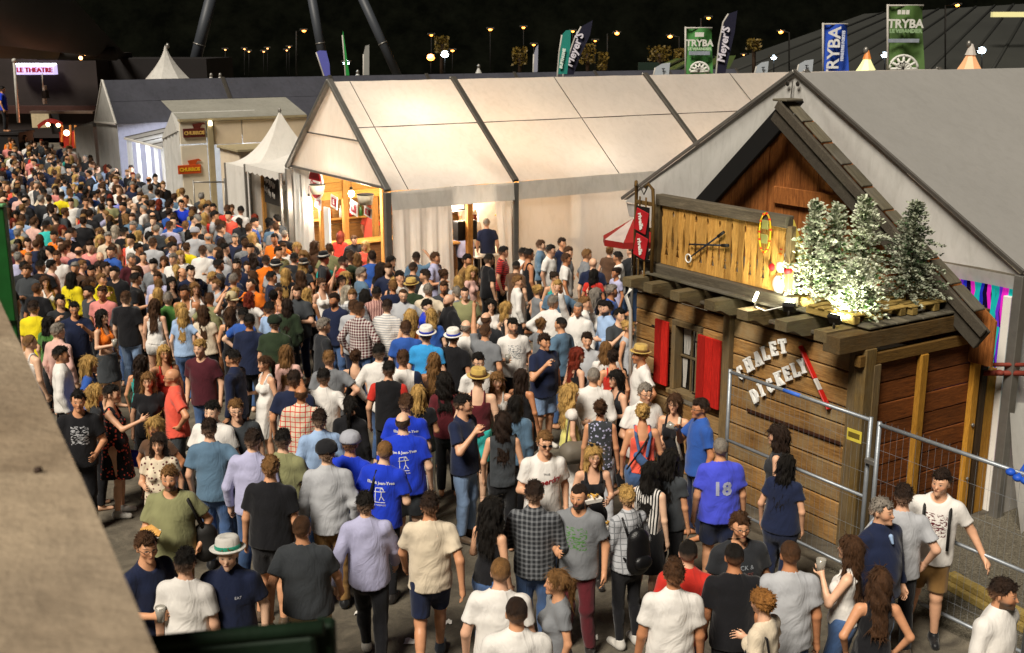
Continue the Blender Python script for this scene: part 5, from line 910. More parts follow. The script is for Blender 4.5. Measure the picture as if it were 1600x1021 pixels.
def hand(f, k, sd, sc):
    S, E_, W_ = k['arm', sd]; fv = W_ - E_; fv = fv / np.linalg.norm(fv); u = np.array([0, -1.0, 0]) if abs(fv[1]) < .8 else np.array([0, 0, 1.0])
    u = u - (u @ fv) * fv; u = u / np.linalg.norm(u); n = np.cross(fv, u) * 1.0
    if n[0] * sd > 0: n = -n
    a = W_ + fv * .02; f.add(a, W_ + fv * .075, .026 * sc, .030 * sc, k=.02); f.add(a + u * .015 + fv * .03, W_ + fv * .08 + u * .022, .018 * sc, .015 * sc, k=.02); f.add(a - u * .012 + fv * .03, W_ + fv * .075 - u * .022, .017 * sc, .014 * sc, k=.02)
    for i, (o, ln) in enumerate(((.033, .07), (.0115, .080), (-.0105, .074), (-.032, .056))):
        b0 = W_ + fv * .088 + u * o; m = b0 + fv * ln * .5 + n * ln * .12 + u * o * .15; e = m + fv * ln * .35 + n * ln * .38
        f.add(b0, m, .0098 * sc, .009 * sc, k=.006); f.add(m, e, .009 * sc, .0075 * sc, k=.004)
    t0 = W_ + fv * .035 + u * .028; t1 = t0 + fv * .035 + u * .032 + n * .012; f.add(t0, t1, .0125 * sc, .011 * sc, k=.01); f.add(t1, t1 + fv * .032 + u * .006 + n * .006, .0105 * sc, .0085 * sc, k=.005)
def ink(f, ds):  # keep only one side: list of (point, normal) cuts on the whole field
    X, Y, Z = np.meshgrid(*f.ax, indexing='ij')
    for (c, n) in ds: f.D = np.maximum(f.D, (X - c[0]) * n[0] + (Y - c[1]) * n[1] + (Z - c[2]) * n[2]).astype(np.float32)
def top_mesh(k, kind, h, seed):
    """t tee, p polo, s long sleeves, j jacket, k tank, v sleeveless, d dress, c crop"""
    g = k['g']; fem = k['fem']; zlow = {'d': .52, 'c': 1.10, 'k': .93}.get(kind, .845 if not fem else .88)
    lo, hi = bounds(k, zlow - .05, 1.86); f = Field(lo, hi, h); i = {'j': .030, 'k': .010, 'd': .012, 'c': .012}.get(kind, .018); sc = .86 if fem else 1.0
    torso(f, k, i, 0.0 if kind in 'kc' else .012)
    if kind not in 'kdc':
        r = (.168 if not fem else .172) * g + i + .020; f.add((0, 0, .84), (0, .0, 1.22), r, (.158 if not fem else .128) * g + i, ky=1.33, k=.04)
    if kind == 'd': f.add((0, 0, .54), (0, .0, .98), .245 * g, .185 * g, ky=1.15, k=.05)
    if kind == 'k': f.add((0, 0, .92), (0, 0, 1.02), .165 * g + .026, .142 * g + .02, ky=1.3, k=.03)
    for sd in (-1, 1):
        S, E_, W_ = k['arm', sd]
        if kind in 'tp' or kind == 'c':
            q = .66 if not fem else .5; e = S + (E_ - S) * q; d = (E_ - S) / np.linalg.norm(E_ - S)
            f.add(S, S + (E_ - S) * (q + .15), .061 * sc, .071 * sc * (.5 + .5 * g), k=.045, cut=(e, d))
        elif kind in 'sj':
            ex = .012 if kind == 'j' else 0; d = (W_ - E_) / np.linalg.norm(W_ - E_)
            f.add(S, E_, .063 * sc + ex, .060 * sc + ex, k=.045); f.add(E_, W_ + d * .03, .060 * sc + ex, .044 * sc + ex, k=.02, cut=(W_ + d * .0, d))
        if kind in 'kd':
            f.add((sd * .085, -.075, 1.36), (sd * .085, .0, 1.475), .016, k=.004); f.add((sd * .085, .0, 1.475), (sd * .085, .085, 1.38), .016, k=.004)
    if kind != 'c': f.folds(.0050 if kind != 'k' else .003, seed, 1.25, .7)
    X, Y, Z = np.meshgrid(*f.ax, indexing='ij')
    hem = zlow + .012 * np.sin(9 * X + seed) + (.02 * np.cos(14 * Y) if kind in 'ps' else 0)
    f.D = np.maximum(f.D, (hem - Z)).astype(np.float32)
    if kind in 'kdc':      # scooped neck and open shoulders, straps stay
        strap = np.maximum(np.abs(np.abs(X) - .085) - .017, 0); scoop = np.minimum(1.36 + .25 * np.abs(np.abs(X) - .085), 1.50)
        lim = np.where(np.abs(np.abs(X) - .085) < .018, 1.50, 1.355 - .03 * (np.abs(X) < .06)); f.D = np.maximum(f.D, (Z - lim)).astype(np.float32)
        f.D = np.maximum(f.D, np.abs(X) - (k['sh'] - .012)).astype(np.float32)
    if kind == 'v': f.D = np.maximum(f.D, np.abs(X) - (k['sh'] - .005)).astype(np.float32)
    if kind in 'tpsjv':
        if kind in 'tv': f.add((0, -.06, 1.53), (0, -.02, 1.535), .088, mode='s')
        else:
            rr = np.sqrt(X ** 2 + ((Y - .012) * 1.05) ** 2); zz = Z - 1.475 - .30 * (Y - .01)
            col = np.sqrt((rr - .070 + .25 * zz) ** 2 + (zz * .45) ** 2) - .0125
            col = np.where((Y < -.02) & (np.abs(X) < .022 + .35 * np.maximum(0, 1.50 - Z) * 0), .1, col)
            f.D = np.minimum(f.D, col).astype(np.float32); f.add((0, -.085, 1.50), (0, -.085, 1.45), .022, .008, mode='s')
    return f.mesh('top')
def bottom_mesh(k, kind, h, seed):
    """j trousers, l leggings, s shorts, m mini shorts, k skirt"""
    g = k['g']; fem = k['fem']; lo, hi = bounds(k, 0.0, 1.06); f = Field(lo, hi, h)
    i = .004 if kind == 'l' else .012; hw = .165 if fem else .152
    f.add((0, .01, .90), (0, .005, .985), hw * g + i, (.145 if fem else .148) * g + i, ky=1.32, k=.04)
    if kind == 'k': f.add((0, 0, .50), (0, 0, .92), .22 * g, .185 * g, ky=1.15, k=.05)
    for sd in (-1, 1):
        H, K_, N_ = k['leg', sd]; a = {'j': .012, 'l': .002, 's': .018, 'm': .012, 'k': 0}[kind]
        if kind in 'jl':
            f.add(H, K_, .090 * g + a, .058 + a, k=.04); d = (N_ - K_) / np.linalg.norm(N_ - K_); f.add(K_, N_, .058 + a, .038 + a * 1.4, k=.03, cut=(N_ - d * .01, d))
            f.add(K_ + (N_ - K_) * .25 + np.array([0, .013, 0]), K_ + (N_ - K_) * .45 + np.array([0, .01, 0]), .052 + a, .045 + a, k=.03, cut=(N_, d))
        elif kind in 'sm':
            q = .86 if kind == 's' else .42; d = (K_ - H) / np.linalg.norm(K_ - H); f.add(H, K_, .095 * g + a, .068 * g + a, k=.04, cut=(H + (K_ - H) * q, d))
    if kind != 'l': f.folds(.006, seed, .9, .8)
    ink(f, [((0, 0, 1.0), (0, 0, 1))] + ([((0, 0, .52), (0, 0, -1))] if kind == 'k' else []))
    return f.mesh('bottom')
def shoe_mesh(k, sd):
    N_ = k['leg', sd][2]; z = N_[2] - .09; f = Field((N_[0] - .12, N_[1] - .25, z - .02), (N_[0] + .12, N_[1] + .15, z + .16), .012)
    f.add((N_[0], N_[1] + .03, z + .045), (N_[0] + sd * .022, N_[1] - .15, z + .035), .048, .038, k=.03); f.add((N_[0], N_[1] + .01, z + .06), (N_[0], N_[1] + .005, z + .10), .048, .046, k=.03)
    ink(f, [((0, 0, z + .004), (0, 0, -1)), ((0, 0, z + .115), (0, 0, 1))]); return f.mesh('shoe')
def strands(me, kind, R, c, seed):
    """loose locks on the hair surface so that its edge is soft"""
    n = len(me.vertices); P = np.zeros(n * 3, np.float32); me.vertices.foreach_get('co', P); P = P.reshape(-1, 3); N = np.zeros(n * 3, np.float32); me.vertices.foreach_get('normal', N); N = N.reshape(-1, 3)
    Lp = np.zeros(len(me.loops), np.int32); me.loops.foreach_get('vertex_index', Lp); Q = Lp.reshape(-1, 4); rs = np.random.RandomState(seed); m = {'z': 0, 'b': 0, 's': 420, 'q': 480, 'p': 420, 'u': 380}.get(kind, 900)
    if m == 0: return me
    i = rs.randint(0, n, m); p = P[i] - N[i] * .004; loc = (p - c) @ R
    if kind in 'lcop': d = np.stack([.5 * loc[:, 0] * 6 * (loc[:, 2] > .06), .6 * np.clip(loc[:, 1] * 8 + .3, -1, 1) * (loc[:, 2] > .06), -np.ones(m)], 1) @ R.T; ln = rs.uniform(.05, .11, m); out = .10; wd = .0032
    else: d = np.stack([.4 * loc[:, 0] * 8, .8 * np.clip(loc[:, 1] * 6 + .1, -1, 1), -.5 * (loc[:, 2] < .08)], 1) @ R.T; ln = rs.uniform(.014, .028, m); out = .45; wd = .0034
    d = d + rs.normal(size=(m, 3)) * .25; d = d - (d * N[i]).sum(1)[:, None] * N[i] + N[i] * out * (.4 + rs.uniform(0, 1, m)[:, None]); d = d / np.linalg.norm(d, axis=1)[:, None]; w_ = np.cross(d, N[i]); w_ = w_ / (np.linalg.norm(w_, axis=1)[:, None] + 1e-6) * wd
    e = p + d * ln[:, None]; mid = p + d * ln[:, None] * .55 + N[i] * .003; V = np.stack([p - w_, p + w_, mid + w_ * .9, e + w_ * .15, e - w_ * .15, mid - w_ * .9], 1).reshape(-1, 3); b = n + 6 * np.arange(m)[:, None]
    Q2 = np.concatenate([b + np.array([[0, 1, 2, 5]]), b + np.array([[5, 2, 3, 4]])]); bpy.data.meshes.remove(me); return np_mesh('hair', np.concatenate([P, V]), np.concatenate([Q, Q2]))
def hair_mesh(k, kind, h, seed):
    R, c = k['Rn'], k['hc']; hs = .90 if k['fem'] else .935; L = lambda x, y, z: R @ (np.array([x, y, z]) * hs) + c; fs = hs
    long_ = kind in 'lcpo'; f = Field((c[0] - .24, c[1] - .20, c[2] - (.62 if long_ else .15)), (c[0] + .24, c[1] + .26, c[2] + .24), h)
    th = {'s': .009, 'z': .004, 'b': .008, 'l': .022, 'o': .024, 'p': .012, 'u': .012, 'c': .035, 'q': .010}[kind]
    f.add(L(0, .024, .033), L(0, .03, .037), .088 * fs + th, k=.02, kx=1.12); f.add(L(0, -.012, .046), L(0, -.006, .056), .077 * fs + th * 1.1, k=.03, kx=1.08)
    if kind == 'q': f.add(L(0, -.045, .10), L(0, .02, .12), .05, .045, k=.03)
    if kind == 's': f.add(L(0, -.035, .082), L(0, .03, .090), .054, .056, k=.03)
    if kind in 'szbq':
        side = .014 if kind != 'b' else 0
    def cutf(X, Y, Z, D):
        hl = np.maximum((-.68 * Y + .012 - Z) / 1.2, -.095 + 0 * X - (Z - 9)* 0 ) if False else (-.68 * Y + .012 - Z) / 1.2
        if kind in 'szbq': hl = np.maximum(hl, np.where(np.abs(X) > .045, (-.01 - Y * .9 - (Z - .02) * .5), -1) * .7)      # sideburns stop in front of the ears
        if kind in 'szbqpu': D = np.maximum(D, -(np.sqrt(((np.abs(X) - .09) * .8) ** 2 + ((Y - .012) * 1.0) ** 2 + ((Z + .012) * .75) ** 2) - .036))
        D = np.maximum(D, hl + .006 * np.sin(70 * X + seed) * np.sin(55 * Y + 40 * Z))
        if kind == 'b': D = np.maximum(D, np.minimum(Z - .062, 1)); D = np.maximum(D, -(Y + .015))
        return D
    f.local(R, c, cutf)
    base = None
    if kind in 'lco':
        ln = {'l': .31, 'c': .24, 'o': .15}[kind]; wd = .02 if kind == 'c' else 0
        a = L(0, .05, .03); b = np.array([L(0, .085, -.10)[0], L(0, .085, -.10)[1], 1.50])
        f.add(a, b, .074 + th * .4 + wd, .074 + wd, k=.03, ky=1.15)
        if ln > .2: e = np.array([b[0] * .7, max(b[1], .10) + .012, 1.44 - ln]); f.add(b, e, .078 + wd, .070 + wd, k=.04, ky=2.3, cut=((0, 0, 1.50 - ln), (.25 * math.sin(seed), 0, -1)))
        for sd in (-1, 1):
            a = L(sd * .068, .0, .04); b = L(sd * .083, .012, -.09); f.add(a, b, .026 + wd * .6, .032 + wd, k=.02)
            if ln > .2: f.add(b, (b[0] * 1.1, b[1] + .02, 1.50 - ln * .62), .034 + wd, .022 + wd, k=.02)
    if kind == 'p':
        a = L(0, .105, .06); b = L(0, .15, .0); f.add(a, b, .026, .032, k=.01); f.add(b, (b[0], b[1] + .01, b[2] - .24), .034, .012, k=.02)
    if kind == 'u': a = L(0, .095, .085); f.add(a, a + .001, .052, k=.01)
    f.folds(.0055 if kind in 'sqp' else (.002 if kind in 'zb' else .009 if kind != 'c' else .013), seed, 4.6, .3 if long_ else 1.0)
    me = strands(f.mesh('hair'), kind, R, c, seed); P = np.zeros(len(me.vertices) * 3, np.float32); me.vertices.foreach_get('co', P); hd = me.attributes.new('hd', 'FLOAT_VECTOR', 'POINT'); hd.data.foreach_set('vector', ((P.reshape(-1, 3) - c) @ R).astype(np.float32).ravel())
    return me
CACHE = {}
def cached(key, fn):
    if key not in CACHE: CACHE[key] = fn()
    return CACHE[key]
# ---- materials of people: colour comes from each object
def obj_color(q): return q.new('ShaderNodeObjectInfo').outputs['Color']
def obj_attr(q, name): a = q.new('ShaderNodeAttribute'); a.attribute_type = 'OBJECT'; a.attribute_name = name; return a
def make_people_mats():
    M = {}
    # skin
    q = NT('skin'); c = obj_color(q); at = q.new('ShaderNodeAttribute'); at.attribute_name = 'hd'
    sp = q.new('ShaderNodeSeparateXYZ'); q.l(at.outputs['Vector'], sp.inputs[0]); X, Y, Z = sp.outputs; aX = q.math('ABSOLUTE', X)
    front = q.math('LESS_THAN', Y, -.055)
    def ell(x, cx, rx, z, cz, rz, soft=.5):
        a = q.math('DIVIDE', q.math('SUBTRACT', x, cx), rx); b = q.math('DIVIDE', q.math('SUBTRACT', z, cz), rz)
        d = q.math('ADD', q.math('MULTIPLY', a, a), q.math('MULTIPLY', b, b)); m = q.new('ShaderNodeMapRange'); m.inputs['From Min'].default_value = 1 + soft; m.inputs['From Max'].default_value = 1 - soft
        q.l(d, m.inputs['Value']); return q.math('MULTIPLY', m.outputs[0], front)
    blot = q.tex('n', 9, q.coord()); c = q.mul(c, q.ramp(blot, [(.3, (.86, .82, .80)), (.7, (1.06, 1.02, 1.0))]))
    cheek = ell(aX, .045, .03, Z, -.02, .03, .9); c = q.mul(c, (.95, .72, .66, 1), q.math('MULTIPLY', cheek, .5))
    beard = obj_attr(q, 'beard').outputs['Fac']
    jaw = q.new('ShaderNodeMapRange'); jaw.inputs['From Min'].default_value = -.025; jaw.inputs['From Max'].default_value = -.05; q.l(Z, jaw.inputs['Value'])
    jn = q.new('ShaderNodeMapRange'); jn.inputs['From Min'].default_value = -.125; jn.inputs['From Max'].default_value = -.115; q.l(Z, jn.inputs['Value'])
    jf = q.math('LESS_THAN', Y, .012)
    bm = q.math('MULTIPLY', q.math('MULTIPLY', q.math('MULTIPLY', jaw.outputs[0], jn.outputs[0]), jf), beard); c = q.mul(c, (.055, .036, .022, 1), bm, 'MIX')
    lips = ell(X, 0, .024, Z, -.054, .0085); c = q.mul(c, (.32, .09, .075, 1), q.math('MULTIPLY', lips, .75), 'MIX')
    eye = ell(aX, .032, .016, Z, .013, .0075); c = q.mul(c, (.46, .38, .33, 1), q.math('MULTIPLY', eye, .7), 'MIX')
    iris = ell(aX, .031, .0075, Z, .013, .0078); c = q.mul(c, (.03, .02, .015, 1), q.math('MULTIPLY', iris, .85), 'MIX')
    lash = ell(aX, .032, .019, Z, .021, .0035); c = q.mul(c, (.03, .02, .015, 1), q.math('MULTIPLY', lash, .5), 'MIX')
    brow = ell(aX, .034, .023, Z, .038, .0058); c = q.mul(c, (.05, .03, .018, 1), q.math('MULTIPLY', brow, .6), 'MIX')
    mouth = ell(X, 0, .02, Z, -.0545, .0022); c = q.mul(c, (.06, .015, .012, 1), mouth, 'MIX')
    q.color(c); q.rough(.48, .4); q.p.inputs['Subsurface Weight'].default_value = 0.0; q.bump(q.tex('n', 60, q.coord()), .12, .004); M['skin'] = q.m
    # hair
    q = NT('hair'); c = obj_color(q); v = q.coord('Object', (60, 60, 5)); f = q.tex('n', 2.4, v, 4, .7, .6); big = q.tex('n', 11, q.coord('Object', (1, 1, .4)), 3)
    c = q.mul(c, q.ramp(f, [(.3, (.45, .42, .4)), (.65, (1.35, 1.3, 1.22))])); c = q.mul(c, q.ramp(big, [(.35, (.7, .68, .66)), (.65, (1.15, 1.12, 1.1))]))
    at = q.new('ShaderNodeAttribute'); at.attribute_name = 'hd'; sp = q.new('ShaderNodeSeparateXYZ'); q.l(at.outputs['Vector'], sp.inputs[0]); mr = q.new('ShaderNodeMapRange'); mr.inputs['From Min'].default_value = .055; mr.inputs['From Max'].default_value = -.06; q.l(q.math('ADD', sp.outputs[2], q.math('MULTIPLY', q.math('SUBTRACT', q.tex('n', 40, q.coord()), .5), .05)), mr.inputs['Value'])
    fd = obj_attr(q, 'fade').outputs['Fac']; c = q.mul(c, obj_attr(q, 'col2').outputs['Color'], q.math('MULTIPLY', q.math('MULTIPLY', mr.outputs[0], fd), .62), 'MIX')
    q.color(c); q.rough(.55, .3); q.bump(q.math('ADD', f, q.math('MULTIPLY', big, .6)), 1.0, .014); M['hair'] = q.m
    def cloth(name, pat=None, rough=.85, bumpk=.32):
        q = NT(name); c = obj_color(q); co = q.coord('Object'); inf = q.new('ShaderNodeObjectInfo')
        sx = q.new('ShaderNodeSeparateXYZ'); q.l(co, sx.inputs[0]); c2 = obj_attr(q, 'col2').outputs['Color'] if pat else None
        def band(axis, fr, width, ph=0.0):
            m = q.math('FRACT', q.math('ADD', q.math('MULTIPLY', sx.outputs[axis], fr), ph)); return q.math('LESS_THAN', m, width)
        if pat == 'plaid':
            c = q.mul(c, c2, q.math('MULTIPLY', q.math('ADD', band(0, 22, .42), band(2, 22, .42)), .45), 'MIX')
        elif pat == 'check':
            c = q.mul(c, c2, q.math('MINIMUM', q.math('ADD', band(0, 16, .16), band(2, 16, .16)), 1), 'MIX')
        elif pat == 'hstripe': c = q.mul(c, c2, band(2, 26, .42), 'MIX')
        elif pat == 'vstripe': c = q.mul(c, c2, band(0, 34, .48), 'MIX')
        elif pat == 'floral':
            vo = q.new('ShaderNodeTexVoronoi'); vo.inputs['Scale'].default_value = 22; q.l(co, vo.inputs['Vector'])
            c = q.mul(c, c2, q.math('LESS_THAN', vo.outputs['Distance'], .30), 'MIX')
        elif pat == 'graphic':     # a printed picture on the chest
            n = q.tex('n', 34, q.coord('Object', (1, 1, 2.2)), 4); bx = q.math('LESS_THAN', q.math('ABSOLUTE', sx.outputs[0]), .10); bz = q.math('LESS_THAN', q.math('ABSOLUTE', q.math('SUBTRACT', sx.outputs[2], 1.25)), .11); fy = q.math('LESS_THAN', sx.outputs[1], 0)
            c = q.mul(c, c2, q.math('MULTIPLY', q.math('MULTIPLY', bx, bz), q.math('MULTIPLY', fy, q.math('GREATER_THAN', n, .52))), 'MIX')
        elif pat == 'block':       # dark shoulders and sides
            c = q.mul(c, c2, q.math('GREATER_THAN', q.math('ABSOLUTE', sx.outputs[0]), .15), 'MIX')
        def ridge(sc, st, dist): n_ = q.tex('n', sc, q.coord('Object', st), 3, .55, dist); return q.math('SUBTRACT', 1.0, q.math('ABSOLUTE', q.math('MULTIPLY', q.math('SUBTRACT', n_, .5), 4.0)))
        fold = q.math('ADD', ridge(3.4, (1.2, 1.2, .6), 1.4), q.math('MULTIPLY', ridge(11, (1, 1, .7), .8), .18)); c = q.mul(c, q.ramp(q.tex('n', 3, co, 3), [(.3, (.88, .88, .89)), (.7, (1.04, 1.04, 1.03))]))
        q.color(c); q.rough(rough, .2); q.p.inputs['Sheen Weight'].default_value = .15; q.bump(fold, bumpk, .022); return q.m
    M['cloth'] = cloth('cloth')
    for p in ('plaid', 'check', 'hstripe', 'vstripe', 'floral', 'graphic', 'block'): M[p] = cloth('cloth_' + p, p)
    M['denim'] = cloth('denim', None, .8, .4); M['leather'] = cloth('leather', None, .42, .3); M['straw'] = cloth('straw', None, .8, .6)
    return M
PM = make_people_mats()
CN = {'white': 'e6e2dc', 'cream': 'dccdb4', 'black': '16161a', 'navy': '1b2440', 'grey': '7d8084', 'lgrey': 'b4b6ba', 'dgrey': '3c4044', 'red': 'cc3328', 'coral': 'f0604c', 'orange': 'ee7a1c', 'royal': '1c3cc8',
      'purple': '4a54d8', 'lblue': '9db8dc', 'blue': '2f58a8', 'lilac': 'b4b4d4', 'olive': '8a8a62', 'beige': 'c2ab86', 'pink': 'dc8a84', 'yellow': 'ecd820', 'teal': '2c9c94', 'burgundy': '4c1a24', 'brown': '5e4432',
      'denim': '46618c', 'ldenim': '86a0c4', 'khaki': '8c6a3c', 'green': '4c7c3a', 'dgreen': '2c3a26', 'slate': '5c7890', 'sky': '3aa0e4', 'turq': '3cc4bc', 'fuchsia': 'd84c8c', 'maroon': '5c1e26', 'charcoal': '2a2c30', 'lemon': 'dcd47c', 'rose': 'e0b4a8'}
CWORD = {'lgrey': 'light grey', 'dgrey': 'dark grey', 'royal': 'bright blue', 'purple': 'violet blue', 'lblue': 'pale blue', 'ldenim': 'light denim', 'dgreen': 'dark green', 'slate': 'slate blue', 'sky': 'sky blue', 'turq': 'turquoise', 'denim': 'denim blue', 'lemon': 'pale yellow', 'rose': 'pale rose'}
HC = {'bk': '17130f', 'db': '2e2017', 'br': '4f3622', 'lb': '86643c', 'bl': 'c8a462', 'gy': '8e8a84', 'wh': 'c4beb0', 'rd': '7c2e1c', 'gn': 'a0703a'}
TOPN = {'t': 't-shirt', 'p': 'polo shirt', 's': 'long-sleeved shirt', 'j': 'jacket', 'k': 'tank top', 'v': 'sleeveless top', 'd': 'dress', 'c': 'crop top'}
BOTN = {'j': 'trousers', 'l': 'leggings', 's': 'shorts', 'm': 'short shorts', 'k': 'skirt'}
SKIN = ['dfae8c', 'd8a27c', 'e6ba9a', 'd29a74', 'e0b294', 'c08660', 'e8c0a2']
PEOPLE = []
def setcol(o, c): o.color = lin(c)
def cloth_child(name, me, mat, parent, col, col2=None):
    if len(me.materials) == 0: me.materials.append(PM['cloth'])
    o = bpy.data.objects.new(name, me); COL.objects.link(o); o.parent = parent; setcol(o, col)
    if me.materials[0] is not PM[mat]: o.material_slots[0].link = 'OBJECT'; o.material_slots[0].material = PM[mat]
    if col2: o['col2'] = [float(v) for v in lin(col2)[:3]]
    return o
TNAME = {'t': 'shirt', 'p': 'polo_shirt', 's': 'shirt', 'j': 'jacket', 'k': 'tank_top', 'v': 'sleeveless_top', 'd': 'dress', 'c': 'crop_top'}
BNAME = {'j': 'trousers', 'l': 'leggings', 's': 'shorts', 'm': 'shorts', 'k': 'skirt'}
def person(x, y, z, face, sex, pose, hair, hcol, top, tcol, bot, bcol, yaw=0, pitch=0, height=None, h=.014, skin=None, shoes=False, hat=None, beard=0.0, glasses=None, seed=0, pat=None, tcol2=None, cap2=None):
    rs = random.Random(seed * 77 + int(x * 100)); k = cached(('sk', sex, pose, yaw, pitch), lambda: skeleton(sex, pose, yaw, pitch))
    height = height or ((1.79 if sex[0] == 'm' else 1.67) + rs.uniform(-.035, .045)); sc = height / 1.755
    covered = bot in 'jl'
    me = cached(('b', sex, pose, yaw, pitch, covered, h), lambda: body_mesh(k, h, covered))
    if len(me.materials) == 0: me.materials.append(PM['skin'])
    b = bpy.data.objects.new('person', me); COL.objects.link(b); b.location = (x, y, z); b.rotation_euler = (rad(rs.uniform(-2.2, 2.2)), rad(rs.uniform(-2.5, 2.5)), rad(face)); b.scale = (sc,) * 3
    setcol(b, skin or rs.choice(SKIN)); b['beard'] = float(beard)
    vseed = seed % 5
    tm = cached(('t', sex, pose, top, h, vseed if h < .013 else 0), lambda: top_mesh(k, top, h, 3 + vseed))
    t = cloth_child(TNAME[top], tm, pat or ('leather' if tcol == 'leather' else 'cloth'), b, CN.get(tcol, tcol), CN.get(tcol2, tcol2) if tcol2 else None)
    if top != 'd':
        bm = cached(('bt', sex, pose, bot, h), lambda: bottom_mesh(k, bot, h, 5)); cloth_child(BNAME[bot], bm, 'denim' if 'denim' in bcol else 'cloth', b, CN.get(bcol, bcol))
    if hair != 'n':
        hm = cached(('h', sex[0], hair, yaw, pitch, h, vseed if h < .013 else 0), lambda: hair_mesh(k, hair, h * .9, 2 + vseed))
        ho = cloth_child('hair', hm, 'hair', b, HC.get(hcol, hcol)); ho['fade'] = 1.0 if hair in 'szq' else (.5 if hair == 'b' else 0.0); ho['col2'] = [float(v) for v in b.color[:3]]
    if shoes:
        shc = rs.choice(['1c1c1e', 'c8c4bc', '2a2624', '5a4a3a', '3a4048'])
        for sd in (-1, 1):
            sm = cached(('s', sex[0], pose, sd), lambda: shoe_mesh(k, sd)); cloth_child('shoe', sm, 'leather', b, shc)
    if hat: make_hat(hat, k, b)
    if glasses: make_glasses(glasses, k, b)
    return b, k
def make_hat(kind, k, b):
    R = k['R'].to_4x4(); mw = T(k['hc']) @ R
    def add(name, me, col, mat='cloth', parent=b, m=None):
        o = cloth_child(name, me, mat, parent, col); o.matrix_local = (m if m is not None else mw) if parent is b else Matrix.Identity(4); return o
    if kind.startswith('cap'):
        cc = {'cap': '1c1c20', 'capgreen': '1e2a1c', 'capwhite': 'c8c4bc', 'capgrey': 'a8aab4', 'capbeige': 'c8b890'}[kind]
        me = cached(('hat', 'cap'), lambda: lathe([(.112, .03), (.114, .05), (.108, .09), (.085, .125), (.045, .147), (.001, .153)], 20))
        c = add('cap', me, cc, m=mw @ T((0, .012, .012)))
        br = cached(('hat', 'brim'), lambda: pymesh('brim', [(.10 * math.sin(a) * (1 if r else 1), -.085 * math.cos(a) - (.085 if r else 0) * math.cos(a) + 0, .035 - (.018 if r else 0)) for r in (0, 1) for a in np.linspace(-1.25, 1.25, 9)] + [(.10 * math.sin(a), -.085 * math.cos(a) - (.085 if r else 0) * math.cos(a), .029 - (.018 if r else 0)) for r in (0, 1) for a in np.linspace(-1.25, 1.25, 9)], [[i, i + 1, i + 10, i + 9] for i in range(8)] + [[i + 18, i + 27, i + 28, i + 19] for i in range(8)] + [[i + 9, i + 10, i + 28, i + 27] for i in range(8)], True))
        v = cloth_child('visor', br, 'cloth', c, 'cc2a20' if kind == 'cap' else cc); v.matrix_local = Matrix.Identity(4)
    else:
        col, band = {'white': ('ece8e0', '2a3cb0'), 'green': ('ece8e0', '2c9c80'), 'straw': ('c8a85c', '6a4c28'), 'black': ('17171a', 'd8d4cc'), 'cream': ('e4dcc4', 'b8a480'), 'dark': ('3a2822', '1a1412')}[kind]
        prof = [(.098, .0), (.138, .010), (.150, .024), (.143, .028), (.104, .022), (.103, .06), (.095, .105), (.080, .122), (.045, .116), (.001, .106)]
        me = cached(('hat', 'fedora'), lambda: lathe(prof, 22)); hb = cached(('hat', 'band'), lambda: lathe([(.1065, .024), (.1065, .056), (.1035, .056)], 22))
        m = mw @ T((0, .012, .045)) @ Matrix.Rotation(rad(-6), 4, 'X')
        c = add('hat', me, col, 'straw' if kind in ('straw', 'cream') else 'cloth', m=m); v = cloth_child('hat_band', hb, 'cloth', c, band); v.matrix_local = Matrix.Identity(4)
def make_glasses(kind, k, b):
    """clear or dark glasses on the nose, 'up' pushed into the hair"""
    R = k['R'].to_4x4(); mw = T(k['hc']) @ R
    def mk():
        vs, fs = [], []
        for sd in (-1, 1):
            n0 = len(vs)
            for r in (.021, .0165):
                for a in np.linspace(0, 2 * math.pi, 12, endpoint=False): vs.append((sd * .033 + r * math.cos(a) * 1.1, -.104 + .012 * abs(math.cos(a)) * 0, .012 + r * math.sin(a) * .8))
            fs += [[n0 + i, n0 + (i + 1) % 12, n0 + 12 + (i + 1) % 12, n0 + 12 + i] for i in range(12)]
            n0 = len(vs); vs += [(sd * .055, -.104, .017), (sd * .055, -.104, .012), (sd * .084, .005, .012), (sd * .084, .005, .017)]; fs.append([n0, n0 + 1, n0 + 2, n0 + 3])
        n0 = len(vs); vs += [(-.012, -.106, .016), (.012, -.106, .016), (.012, -.106, .011), (-.012, -.106, .011)]; fs.append([n0, n0 + 1, n0 + 2, n0 + 3])
        me = pymesh('glasses', vs, fs); return me
    def lens():
        vs, fs = [], []
        for sd in (-1, 1):
            n0 = len(vs); vs += [(sd * .033 + .021 * math.cos(a), -.105, .012 + .016 * math.sin(a)) for a in np.linspace(0, 2 * math.pi, 12, endpoint=False)]; fs.append(list(range(n0, n0 + 12)))
        return pymesh('lens', vs, fs)
    m = mw if kind != 'up' else mw @ T((0, .05, .085)) @ Matrix.Rotation(rad(-38), 4, 'X')
    g = cloth_child('glasses', cached(('g', 0), mk), 'leather', b, '141416'); g.matrix_local = m
    if kind in ('dark', 'up'): l = cloth_child('lens', cached(('g', 1), lens), 'leather', g, '0c0c10')
